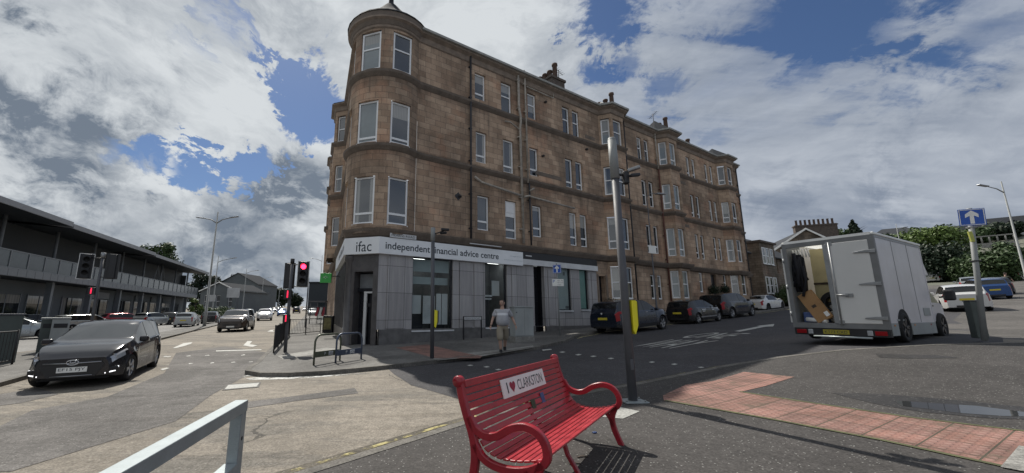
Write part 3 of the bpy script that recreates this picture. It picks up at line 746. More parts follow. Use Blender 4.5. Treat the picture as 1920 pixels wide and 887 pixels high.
for c, z, w, h, k, t in ((25.35, 13., .62, 1.78, 'low', .2), (28.45, 13., .62, 1.78, 'low', .2), (25.4, 9.45, .62, 1.95, 'low', .2), (28.5, 9.5, .62, 1.9, 'mid', .5), (25.45, 5.95, .62, 2.05, 'low', .24), (28.5, 6.05, .62, 2.0, 'mid', .5)): wQ += pair(c, z, w, h, k, t, gA if z > 8 else 'window_glass_dark', .9)
wQ += [(25.0, 3.2, .66, 1.6, 'mid', .55, gB), (29.05, 3.3, .62, 1.55, 'mid', .55, 'window_glass_dark')]
fr(B, Seg((22.4, 0), (29.75, 0), 22.4), -.5, ROOFZ, wQ, [(26.55, 27.5, 1.9, 4.75)])
fr(B, Seg((32.1, 0), (END, 0), 32.1), -.5, ROOFZ, [])
end = Seg((END, 0), (END-2, 11), 0); end.wall(st, -.5, ROOFZ, [], parent=B)
bw = [((13., 1.86), (9.35, 2.0), (5.65, 2.15), (2.4, 2.1)), ((13., 1.9), (9.4, 2.0), (5.75, 2.15), (2.6, 2.05)), ((13.1, 1.75), (9.55, 1.9), (6.0, 2.0), (3.1, 1.85))]
for bi, b in enumerate(bays):
    for k in range(3):
        sg = Seg(b[k], b[k+1], 0); ws = []
        for ri, (z, h) in enumerate(bw[bi]):
            wd = sg.len-.42 if k == 1 else sg.len-.26
            kd, tr = (('mid', .52) if (bi, ri) in ((0, 0), (0, 1), (2, 2), (1, 3), (2, 3), (0, 3)) else ('low', .25))
            ws.append((sg.len/2, z, wd, h, kd, tr, gB if (bi == 1 or (bi == 0 and ri == 0 and k == 0)) else gA))
        fr(B, sg, -.5, ROOFZ, ws)
# left facade, along the main road
def LSeg(v1, v0, o1=0., o0=0.): return Seg(Lp(v1, o1), Lp(v0, o0), 0)
prev = LEN_L
for a, b, c, d in lbays[::-1]+[(None,)*4]:
    v_to = d if d else 2.97
    sg = LSeg(prev, v_to); n = max(1, int(sg.len/2.6)); ws = []
    for i in range(n):
        u = sg.len*(i+.5)/n
        for z, h in (R3, R2, R1): ws.append((u, z, .85, h, 'mid', .5, gA))
    fr(B, sg, 4.95, ROOFZ, ws)
    if a is None: break
    for p_, q_, o1, o0 in ((d, c, 0, .75), (c, b, .75, .75), (b, a, .75, 0)):
        s2 = LSeg(p_, q_, o1, o0); ww = s2.len-.3 if s2.len > 1.2 else s2.len-.34
        fr(B, s2, 4.95, ROOFZ, [(s2.len/2, z, min(ww, 1.15), h, 'mid', .5, gA) for z, h in (R3, R2, R1)])
    prev = a
# turret drum
def TP(u, z, d): a = u/TR; return Vector((TC.x+(TR-d)*math.cos(a), TC.y+(TR-d)*math.sin(a), z))
tw = []
for ac, hw in ((167, 17), (218.3, 17.2), (270, 16.2)):
    a = R(ac)
    for z, h in ((13.04, 2.04), (9.27, 2.1), (5.4, 2.2)): tw.append((a-R(hw), a+R(hw), z, h))
us = [a*TR for a in [a_l+(a_r-a_l)*i/36 for i in range(37)]]
grid_wall(st, TP, us, [4.95, ROOFZ], [(a*TR, b*TR, z, z+h) for a, b, z, h in tw], .22)
for a, b, z, h in tw:
    m = (a+b)/2; w = 2*TR*math.sin((b-a)/2)-.06; r = TR*math.cos((b-a)/2)-.05
    put_window(B, (TC.x+r*math.cos(m), TC.y+r*math.sin(m), z+.005), m+math.pi/2, w, h-.01, 'mid' if z > 12 else 'low', .56 if z > 12 else (.12 if z > 9 else .22), gA if z < 9 or m > 4 else gB)
st.build('wall', 'stone', B)
# courses and cornices
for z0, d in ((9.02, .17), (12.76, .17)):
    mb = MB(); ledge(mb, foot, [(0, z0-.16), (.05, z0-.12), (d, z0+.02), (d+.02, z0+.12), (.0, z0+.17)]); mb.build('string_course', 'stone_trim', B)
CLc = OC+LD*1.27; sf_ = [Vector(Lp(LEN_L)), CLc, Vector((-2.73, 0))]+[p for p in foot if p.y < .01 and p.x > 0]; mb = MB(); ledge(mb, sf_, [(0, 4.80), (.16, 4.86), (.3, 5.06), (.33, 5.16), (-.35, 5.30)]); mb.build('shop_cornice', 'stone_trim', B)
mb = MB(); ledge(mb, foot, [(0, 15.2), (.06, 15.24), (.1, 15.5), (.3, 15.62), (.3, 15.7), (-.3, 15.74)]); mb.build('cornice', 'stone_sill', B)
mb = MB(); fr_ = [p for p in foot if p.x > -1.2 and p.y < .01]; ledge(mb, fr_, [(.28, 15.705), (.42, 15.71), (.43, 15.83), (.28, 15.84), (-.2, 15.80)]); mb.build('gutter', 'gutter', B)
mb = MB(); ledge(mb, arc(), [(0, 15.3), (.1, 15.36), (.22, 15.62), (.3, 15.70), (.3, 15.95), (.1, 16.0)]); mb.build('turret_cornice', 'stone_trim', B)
# ground-floor band below the first storey at bays is one wall; shop below the corner
sh = MB()
SG = Seg((-2.73, 0), (11.9, 0), -2.73)
holes = [(-1.06, 1.12, .72, 4.05), (3.06, 4.53, .78, 4.15), (6.47, 7.3, .1, 4.2), (8.38, 9.5, 1.66, 4.22), (10.28, 11.05, 1.72, 4.24)]
grid_wall(sh, SG.P, [-2.73, 11.9], [.78, 5.0], [(a, b, max(c, .78), d) for a, b, c, d in holes], .25)
sh.build('shop_cladding', 'granite', B)
rs = MB()
for a, b in ((-2.6, -1.06), (-1.06, 3.06), (3.06, 6.47), (7.3, 11.9)): rs.box((a, -.05, -.4), (b, .1, .78 if (a, b) != (3.06, 6.47) else .8))
rs.build('stall_riser', 'riser', B)
def glassmat():
    m = bpy.data.materials.new('shop_glass'); m.use_nodes = True; MATS['shop_glass'] = m; T = NT(m.node_tree)
    b = T.n['Principled BSDF']; b.inputs['Base Color'].default_value = (.02, .03, .03, 1); b.inputs['Roughness'].default_value = .03; b.inputs['IOR'].default_value = 1.8
    tr = T.add('ShaderNodeBsdfTransparent'); tr.inputs[0].default_value = (.86, .9, .9, 1)
    fc = T.m('POWER', T.add('ShaderNodeLayerWeight', {0: .5}).outputs[1], 4.); mx = T.add('ShaderNodeMixShader', {0: T.m('ADD', T.m('MULTIPLY', fc, .7), .14)}); T.l.new(tr.outputs[0], mx.inputs[1]); T.l.new(b.outputs[0], mx.inputs[2])
    T.l.new(mx.outputs[0], T.n['Material Output'].inputs[0])
glassmat()
mat('int_white', (.66, .68, .68), .6, .05); mat('int_dark', (.02, .02, .025), .6, .3); mat('int_grey', (.16, .17, .18), .7, .2); mat('poster', (.62, .65, .66), .5, .2, 3); mat('blind', (.40, .46, .46), .6, .08, 2)
def shop_window(a, b, c, d, parent=B, y=.1):
    f = MB(); t = .06
    f.box((a, y, c), (a+t, y+.08, d)); f.box((b-t*1.6, y, c), (b, y+.08, d)); f.box((a+t, y, d-t), (b-t*1.6, y+.08, d)); f.box((a+t, y, c), (b-t*1.6, y+.08, c+t))
    w = f.build('shop_window', 'shop_black', parent); p = MB(); p.face([(a+t, y+.03, c+t), (b-t*1.6, y+.03, c+t), (b-t*1.6, y+.03, d-t), (a+t, y+.03, d-t)]); p.build('pane', 'shop_glass', w)
    s_ = MB(); s_.box((a-.03, -.09, c-.07), (b+.03, y-.002, c-.003)); s_.build('window_sill', 'sign_grey', w); return w
w1 = shop_window(*holes[0]); w2 = shop_window(*holes[1]); w3 = shop_window(*holes[3]); w4 = shop_window(*holes[4])
i_ = MB(); i_.box((-1.5, 2.4, 0), (5.2, 2.5, 4.9)); i_.box((-1.5, .3, .2), (5.2, 2.4, .3)); i_.box((-1.5, .3, 4.3), (5.2, 2.4, 4.9)); i_.box((-1.55, .27, 0), (-1.5, 2.5, 4.9)); i_.box((5.2, .27, 0), (5.25, 2.5, 4.9)); i_.box((1.7, .3, 0), (1.8, 2.4, 4.9)); i_.build('shop_interior', 'int_grey', B)
mat('tube_light', (.9, .9, .9), .5, 0, emit=4.5, ecol=(1, 1, .97))
for x_, y_ in ((-.8, 1.0), (.5, 1.0), (-.2, 1.8), (3.2, 1.2), (4.3, 1.2), (3.6, .7)): i_ = MB(); i_.box((x_, y_, 4.24), (x_+.75, y_+.2, 4.29)); i_.build('ceiling_light', 'tube_light', B)
i_ = MB(); i_.box((-1.0, .22, 3.40), (1.0, .24, 3.98)); i_.box((-1.0, .3, 2.82), (1.0, .5, 3.16)); i_.build('blind', 'blind', B)
i_ = MB(); i_.box((-1.0, .30, 1.45), (-.45, .32, 2.3)); i_.box((.35, .26, .95), (.62, .28, 2.4)); i_.box((.66, .26, .95), (.98, .28, 2.4)); i_.box((-.38, .22, 1.0), (.25, .24, 2.28)); i_.box((3.9, .5, 2.4), (4.4, .55, 3.2)); i_.build('display_panel', 'int_white', B)
i_ = MB(); i_.box((-1.0, .4, .75), (-.3, .7, 1.5)); i_.box((.2, .4, .75), (.9, .7, 1.02)); i_.box((3.1, .35, .8), (3.55, .5, 2.3)); i_.build('display_unit', 'int_dark', B)
i_ = MB(); i_.box((3.15, .3, 2.33), (3.75, .33, 2.42)); i_.box((3.15, .3, 2.18), (3.7, .33, 2.25)); i_.build('window_vinyl', 'int_white', B)
i_ = MB()
for k in range(9): i_.box((-.42+.0, .16, 1.35+k*.11), (-.42+.38+.05*math.sin(k*2), .165, 1.40+k*.11))
i_.build('window_poster', 'poster', B)
i_ = MB(); i_.box((8.38, .16, 1.7), (9.5, .18, 4.2)); i_.build('window_blind', 'blind', B)
i_ = MB(); i_.box((9.0, .145, 3.72), (9.16, .155, 3.92)); i_.box((9.1, .145, 1.76), (9.38, .155, 1.92)); i_.build('window_sticker', 'int_grey', B)
i_ = MB(); i_.box((10.3, .15, 1.75), (11.0, .17, 4.2)); i_.build('window_blind', 'frosted', B)
# recessed doorway of the shop and a close entrance
d_ = MB(); d_.box((6.45, .6, .1), (7.32, .66, 4.2)); d_.box((6.43, .25, .1), (6.47, .66, 4.2)); d_.box((7.3, .25, .1), (7.34, .66, 4.2)); d_.box((6.47, .57, 2.15), (7.3, .6, 2.21))
dd = d_.build('door', 'shop_black', B)
d_ = MB(); d_.box((6.47, .56, 3.35), (6.62, .565, 3.39)); d_.box((6.7, .56, 3.33), (6.76, .565, 3.4)); d_.box((6.8, .56, 3.28), (6.9, .565, 3.32)); d_.box((6.86, .56, 3.34), (6.98, .565, 3.37)); d_.build('door_lettering', 'int_white', dd)
# cladding pilaster lines
d_ = MB()
for x in (-1.32, 1.36, 2.3, 2.82, 4.78, 5.55, 6.2, 7.5, 8.12, 9.72, 10.1, 11.3): d_.box((x-.012, -.012, .8), (x+.012, .02, 3.95))
for x0, x1 in ((-2.4, -1.12), (1.2, 3.0), (4.6, 6.4), (7.34, 8.3), (9.56, 10.2), (11.1, 11.85)): d_.box((x0, -.01, 2.04), (x1, .02, 2.062)); d_.box((x0, -.01, 3.95), (x1, .02, 3.968))
d_.bm.free()
for x0, x1 in ((-2.3, -1.4), (1.5, 2.2), (2.36, 2.76), (4.84, 5.5), (7.56, 8.06), (11.36, 11.8)): d_ = MB(); d_.box((x0, -.045, .82), (x1, .0, 3.96)); d_.build('pilaster', 'granite', B)
# canted corner entrance
CL = OC+LD*1.27; CR = Vector((-2.73, 0))
cs = Seg(CL, CR, 0); CLEN = cs.len
cm = MB(); grid_wall(cm, cs.P, [0, CLEN], [-.4, 5.0], [(.38, 1.32, -.39, 3.28)], .5); cm.build('corner_piers', 'dark_granite', B)
def cbox(mb, u0, u1, d0, d1, z0, z1):
    pts = [cs.P(u0, 0, d0), cs.P(u1, 0, d0), cs.P(u1, 0, d1), cs.P(u0, 0, d1)]; mb.prism([(p.x, p.y) for p in pts], z0, z1)
cm = MB(); cbox(cm, .38, 1.32, .5, .56, -.4, 3.28); cbox(cm, .38, 1.32, .3, .36, 2.42, 2.56); cm.build('corner_door', 'shop_black', B)
cm = MB(); cbox(cm, .42, 1.28, .42, .46, 2.56, 3.2); cm.build('fanlight', 'int_grey', B)
cm = MB(); cbox(cm, .72, .86, .32, .40, -.1, 2.42); cbox(cm, .72, 1.30, .31, .39, 2.34, 2.44); cm.build('door_frame', 'sign_grey', B)
cm = MB(); cbox(cm, .86, 1.28, .34, .37, 1.75, 1.9); cbox(cm, 1.1, 1.12, .3, .32, .6, 2.2); cm.build('door_rail', 'alloy_dark', B)
cm = MB(); cm.lathe([(.26, -.4), (.26, .5), (.2, .55), (.2, 3.7), (.26, 3.8), (.26, 4.0)], 20, Matrix.Translation((CL.x+.14, CL.y+.02, 0))); cm.build('corner_column', 'dark_granite', B)
# sign boards
sg_ = MB(); s2 = Seg(CL, CR, 0)
f1 = poly_offset([Lp(9.), CL, CR, (5.53, 0)], .2); f0 = poly_offset([Lp(9.), CL, CR, (5.53, 0)], .0)
for k, nm in ((0, 'fascia_sign'), (1, 'fascia_sign'), (2, 'fascia_sign')):
    q = MB(); a, b = f1[k], f1[k+1]; c, d = f0[k+1], f0[k]; q.prism([(a.x, a.y), (b.x, b.y), (c.x, c.y), (d.x, d.y)], 4.04, 4.78)
    so = q.build(nm, 'sign_white', B)
    sgm = Seg(a, b, 0)
    def tput(body, u, z, w, h, mt='lettering'):
        p = sgm.P(u, z, -.006); text(body, w, h, so, (p.x, p.y, p.z), (R(90), 0, sgm.rz), mt, bold=0 if (mt != 'lettering' or body == 'ifac') else .012)
    if k == 1: tput('ifac', .62, 4.14, .78, .47)
    if k == 2:
        tput('independent financial advice centre', .30, 4.16, 6.35, .42)
        tput('mortgages pensions', 7.45, 4.47, .8, .06, 'faint_letter'); tput('investments protection', 7.0, 4.24, 1.3, .07, 'faint_letter')
    if k == 0: tput('independent financial advice', 3.6, 4.18, 4.0, .42)
q = MB(); q.box((5.53, -.17, 4.12), (11.86, 0, 4.43)); q.build('fascia_board', 'sign_grey', B)
q = MB(); q.box((5.53, -.12, 4.435), (11.86, -.003, 4.85)); q.build('fascia_recess', 'black_paint', B)
q = MB(); q.box((5.8, -.135, 4.6), (6.25, -.122, 4.66)); q.build('fascia_lettering', 'sign_grey', B)
q = MB(); q.box((1.9, -.36, 4.89), (3.9, -.3, 4.93)); q.build('light_strip', 'sign_grey', B)
# street plate
q = MB(); q.box((-2.35, -.25, 4.80), (-1.05, -.215, 4.99)); sp_ = q.build('street_plate', 'sign_grey', B); text('MEARNS ROAD', 1.16, .10, sp_, (-2.28, -.256, 4.845), (R(90), 0, 0), 'black_paint')
# left shopfront with mullions
q = MB(); sL = Seg(Lp(12), CL, 0); wn = [(.6+i*1.02, .6+i*1.02+.86, .75, 3.95) for i in range(11)]
grid_wall(q, sL.P, [0, sL.len], [-.6, 5.0], [h for h in wn if h[1] < sL.len-.15], .3); q.build('left_shopfront', 'dark_granite', B)
q = MB()
for h in wn:
    if h[1] < sL.len-.15:
        a = sL.P(h[0], .75, .2); b = sL.P(h[1], .75, .2); q.face([sL.P(h[0], .75, .2), sL.P(h[1], .75, .2), sL.P(h[1], 3.95, .2), sL.P(h[0], 3.95, .2)])
q.build('shopfront_glazing', 'window_glass_dark', B)
q = MB()
for h in wn:
    if h[1] < sL.len-.15:
        for u in (h[0]-.02, h[1]): 
            p = [sL.P(u, 0, .12), sL.P(u+.03, 0, .12), sL.P(u+.03, 0, .19), sL.P(u, 0, .19)]; q.prism([(v.x, v.y) for v in p], .76, 3.94)
q.build('mullion', 'sign_grey', B)
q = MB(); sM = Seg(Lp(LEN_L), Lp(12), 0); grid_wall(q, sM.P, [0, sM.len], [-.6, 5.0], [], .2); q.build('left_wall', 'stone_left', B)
# wall between shop and first bay: close entrance
q = MB(); grid_wall(q, Seg((11.9, 0), (13.1, 0), 11.9).P, [11.9, 13.1], [-.3, 5.0], [(12.05, 12.75, .3, 3.85)], .35); q.build('entrance_wall', 'stone', B)
q = MB(); q.box((12.05, .33, .3), (12.75, .4, 3.85)); q.box((12.05, .3, 2.9), (12.75, .33, 2.98)); q.build('door', 'shop_black', B)
q = MB(); q.box((26.55, .18, 1.9), (27.5, .25, 4.75)); q.build('door', 'shop_black', B)
q = MB(); q.box((12.76, -.06, .4), (12.92, .0, 3.95)); q.box((11.93, -.06, .4), (12.04, .0, 3.95)); q.build('door_surround', 'stone_sill', B)
# pipes
def pipe(pts, r, mt, clips=True, nm='drainpipe'):
    q = MB(); q.tube(pts, r, 8)
    if clips and abs(pts[0][0]-pts[-1][0]) < .6:
        z = pts[-1][2]+.8
        while z < pts[0][2]: q.obox((pts[0][0], pts[0][1]+.05, z), (r*3.2, r*2.2, .06)); z += 1.83
    return q.build(nm, mt, B)
pipe([(2.12, -.12, 15.6), (2.12, -.12, 4.95)], .055, 'pipe_dark')
pipe([(5.58, -.14, 15.9), (5.58, -.14, 13.4), (5.62, -.22, 12.9), (5.62, -.22, 12.5), (5.62, -.14, 12.2), (5.66, -.14, 5.3)], .075, 'pipe_pale')
pipe([(6.08, -.14, 16.1), (6.12, -.14, 15.5), (6.12, -.16, 8.9)], .055, 'pipe_pale'); pipe([(6.22, -.14, 8.9), (6.24, -.14, 5.25)], .05, 'pipe_dark')
pipe([(2.35, -.14, 8.55), (2.75, -.2, 8.3), (5.5, -.2, 8.02)], .065, 'pipe_pale', False); pipe([(5.75, -.2, 7.98), (6.1, -.22, 8.1), (6.4, -.22, 8.06), (9.9, -.22, 7.92)], .06, 'pipe_pale', False)
pipe([(6.2, -.2, 8.42), (6.5, -.24, 8.62)], .05, 'pipe_pale', False); pipe([(5.6, -.14, 12.05), (4.9, -.14, 12.35), (4.5, -.14, 12.3)], .045, 'pipe_pale', False)
pipe([(6.3, -.1, 15.1), (8.6, -.1, 15.05), (8.6, -.1, 15.35)], .04, 'pipe_pale', False)
pipe([(15.9, -.12, 15.6), (15.95, -.12, 1.)], .05, 'pipe_dark'); pipe([(19.9, -.14, 15.7), (19.95, -.14, 12.6)], .06, 'pipe_pale'); pipe([(19.98, -.14, 12.6), (20.02, -.14, 1.)], .06, 'pipe_red'); pipe([(33.8, -.1, 15.6), (33.8, -.1, 2.)], .05, 'pipe_dark')
q = MB()
for x, z in ((7.9, 14.6), (1.45, 7.35), (11.6, 12.3), (7.5, 10.9)): q.tube([(x, .02, z), (x, -.12, z), (x, -.14, z-.05)], .07, 8)
q.build('flue_outlet', 'pipe_dark', B)
for x0, x1, z in ((11.6, 12.6, 13.15), (6.95, 9.1, 9.62), (23.0, 24.1, 12.1), (23.0, 24.0, 8.4)):
    q = MB(); q.box((x0, -.012, z), (x1, .02, z+.24)); q.build('vent_brick_strip', 'stone_trim', B)  # flat trim-coloured strips; the widest stands for a row of darker bricks
q = MB(); q.obox((1.4, -.012, 7.35), (.3, .03, .3), ry=R(45)); q.build('wall_plate', 'pipe_dark', B)
q = MB(); q.box((4.62, .10, 7.0), (5.2, .118, 7.6)); q.build('window_card', 'upvc', B)
q = MB(); q.box((4.6, .12, 6.75), (5.24, .15, 7.6)); q.build('window_board', 'upvc', B)
# roof
q = MB(); inner = poly_offset(foot, -.0); ridge = []
rp = [Vector((p.x, p.y, 15.8)) for p in poly_offset(foot, .22)]
for i in range(len(rp)-1):
    a, b = rp[i], rp[i+1]
    def up(v):
        if v.y > 3.2 and v.x < 2.5: return Vector((v.x+4.2, v.y, 17.3))
        return Vector((min(max(v.x+1.2, 1.8), END-1), 5.0, 17.4))
    q.face([a, b, up(b), up(a)])
q.box((1.8, 4.9, 15.6), (END-1, 8.5, 17.35))
q.build('roof', 'slate', B)
# turret roof
q = MB(); q.lathe([(2.2, 15.95), (2.1, 16.1), (1.55, 16.55), (1.15, 16.95), (.75, 17.4), (.4, 17.85), (.14, 18.15), (.13, 18.4), (.0, 18.42)], 28, Matrix.Translation((TC.x, TC.y, 0))); q.build('turret_roof', 'slate', B)
q = MB(); q.tube([(TC.x, TC.y, 18.3), (TC.x, TC.y, 18.7)], .11, 8); q.build('finial', 'chimney', B)
def bay_roof(b, h, nm='bay_roof', mt='slate'):
    q = MB(); pts = [Vector((p.x, p.y, 15.84)) for p in poly_offset([Vector(v) for v in b], .3)]; ap = Vector(((b[1][0]+b[2][0])/2, .55, 15.84+h)); bk = [Vector((b[0][0], 1.8, 15.84)), Vector((b[3][0], 1.8, 15.84))]
    pts = [bk[0]]+pts+[bk[1]]
    for i in range(len(pts)-1): q.face([pts[i], pts[i+1], ap])
    q.face([pts[-1], pts[0], ap]); return q.build(nm, mt, B)
bay_roof(bays[0], .95, 'bay_roof', 'slate_grey'); bay_roof(bays[1], 1.5); bay_roof(bays[2], 1.3)
q = MB()
c0 = Vector((14.3, .55, 16.8))
for p in ((13.2, -.1, 15.9), (14.25, -.9, 15.9), (15.3, -.1, 15.9)): q.tube([p, tuple(c0)], .05, 6)
q.build('roof_ridge', 'gutter', B)
# chimney stacks
def stack(x, y, w, d, z0, z1, pots, ph=.55):
    q = MB(); q.box((x-w/2, y-d/2, z0), (x+w/2, y+d/2, z1)); q.box((x-w/2-.08, y-d/2-.08, z1-.22), (x+w/2+.08, y+d/2+.08, z1-.05)); s_ = q.build('chimney', 'chimney', B)
    for i in range(pots):
        py = y-d/2+.25+(d-.5)*i/max(1, pots-1); hh = ph*(1.35 if i == 0 else 1) 
        p = MB(); p.lathe([(.19, z1-.05), (.16, z1+hh*.85), (.21, z1+hh*.87), (.20, z1+hh), (.14, z1+hh), (.13, z1)], 10, Matrix.Translation((x, py, 0))); p.build('chimney_pot', 'pot', s_)
def fhit(px, py, n):   # where a sight line meets the vertical plane n metres behind the facade, in building coordinates
    a, b, c = ray(px, py); o = A0+FN*n; t = (o.x*FD.y-o.y*FD.x)/(a*FD.y-b*FD.x); v = Vector((a*t, b*t))-A0; return v.dot(FD), H+c*t
for (pl, pr, ptop, n, k, dd_) in ((1036, 1060, 151, .9, 6, 2.9), (1151, 1164, 202.5, .9, 4, 2.2), (1248, 1263, 245.5, .9, 6, 3.4), (1296, 1304, 284, 1.4, 3, 1.2)):
    s0, z0 = fhit(pl, ptop, n); s1, z0 = fhit(pr, ptop, n); stack(s1-.75, n+dd_/2, 1.3, dd_, 15.7, z0, k, .85)
def aerial(px, py, n, h, rot):
    s, z = fhit(px, py, n); q = MB(); q.tube([(s, n, z-h), (s, n, z)], .03, 6); c_, s_ = math.cos(rot), math.sin(rot)
    q.tube([(s-.7*c_, n-.7*s_, z-.1), (s+.7*c_, n+.7*s_, z-.1)], .018, 5)
    for k in range(6): u = -.6+k*.24; q.tube([(s+u*c_+.22*s_, n+u*s_-.22*c_, z-.1), (s+u*c_-.22*s_, n+u*s_+.22*c_, z-.1)], .012, 4)
    q.build('aerial', 'pipe_dark', B)
aerial(1047, 131, 2.3, .9, .3); aerial(1010, 150, 1.6, 1.1, .2); aerial(1224, 214, 2.2, 1.7, 1.0)
# ---------------------------------------------------------------- vehicles
def paint(name, col, metal=.3, rough=.2):
    if name in MATS: return name
    m = bpy.data.materials.new(name); m.use_nodes = True; MATS[name] = m; T = NT(m.node_tree); b = T.n['Principled BSDF']
    tc = T.add('ShaderNodeTexCoord').outputs['Object']; x = T.add('ShaderNodeSeparateXYZ', {0: tc})
    dirt = T.m('MULTIPLY', T.rng(x.outputs[2], .75, .2), T.rng(T.noise(tc, 4, 5, .7), .3, .7, .2, .8))
    T.set(b.inputs['Base Color'], T.mix(T.m('MULTIPLY', dirt, .16), col, (.10, .09, .075))); b.inputs['Metallic'].default_value = metal
    T.set(b.inputs['Roughness'], T.m('ADD', rough, T.m('MULTIPLY', dirt, .35))); b.inputs['Coat Weight'].default_value = .45; b.inputs['Coat Roughness'].default_value = .05
    return name
paint('paint_grey', (.016, .016, .021), .25, .16); paint('paint_navy', (.012, .018, .034)); paint('paint_black', (.010, .010, .012)); paint('paint_white', (.62, .62, .62), .0); paint('paint_silver', (.34, .36, .37), .6)
paint('paint_bronze', (.075, .065, .062), .5); paint('paint_red', (.32, .012, .03), .2); paint('paint_blue', (.02, .07, .22), .4); paint('paint_pale', (.42, .44, .44), .5); paint('paint_green', (.03, .045, .04), .4)

# side profiles: x from the rear bumper (-) to the nose (+) in half-lengths, z in heights
PROF = {
 'hatch': dict(top=[(-1, .62), (-.985, .66), (-.93, .72), (-.86, .90), (-.80, .945), (-.6, .975), (-.25, 1.0), (0., .985), (.12, .93), (.46, .70), (.50, .675), (.75, .625), (.90, .55), (.96, .50), (1, .43)],
               belt=[(-1, .60), (-.9, .665), (-.5, .66), (0, .635), (.45, .60), (.8, .53), (.95, .46), (1, .40)], cab=(-.80, -.93, .12, .47), roof=.72),
 'suv': dict(top=[(-1, .58), (-.985, .64), (-.95, .70), (-.90, .88), (-.86, .95), (-.6, .985), (-.2, 1.0), (.06, .985), (.16, .95), (.42, .72), (.46, .69), (.72, .655), (.90, .60), (.965, .53), (1, .44)],
             belt=[(-1, .56), (-.93, .66), (-.5, .66), (0, .645), (.4, .63), (.8, .585), (.95, .51), (1, .42)], cab=(-.86, -.96, .15, .43), roof=.76),
 'coupe': dict(top=[(-1, .60), (-.985, .66), (-.93, .70), (-.74, .725), (-.70, .75), (-.42, .95), (-.3, .99), (-.08, 1.0), (.1, .955), (.38, .71), (.42, .68), (.75, .62), (.92, .54), (.97, .48), (1, .42)],
               belt=[(-1, .58), (-.85, .69), (-.5, .67), (0, .64), (.4, .61), (.8, .54), (.95, .46), (1, .40)], cab=(-.42, -.71, .1, .39), roof=.70)}
def lin(tab, x):
    if x <= tab[0][0]: return tab[0][1]
    for (a, b), (c, d) in zip(tab, tab[1:]):
        if x <= c: return b+(d-b)*(x-a)/(c-a)
    return tab[-1][1]
def smooth_lin(tab, x, w=.018): return sum(lin(tab, min(1, max(-1, x+w*k))) for k in (-2, -1, 0, 1, 2))/5
CARC = {}
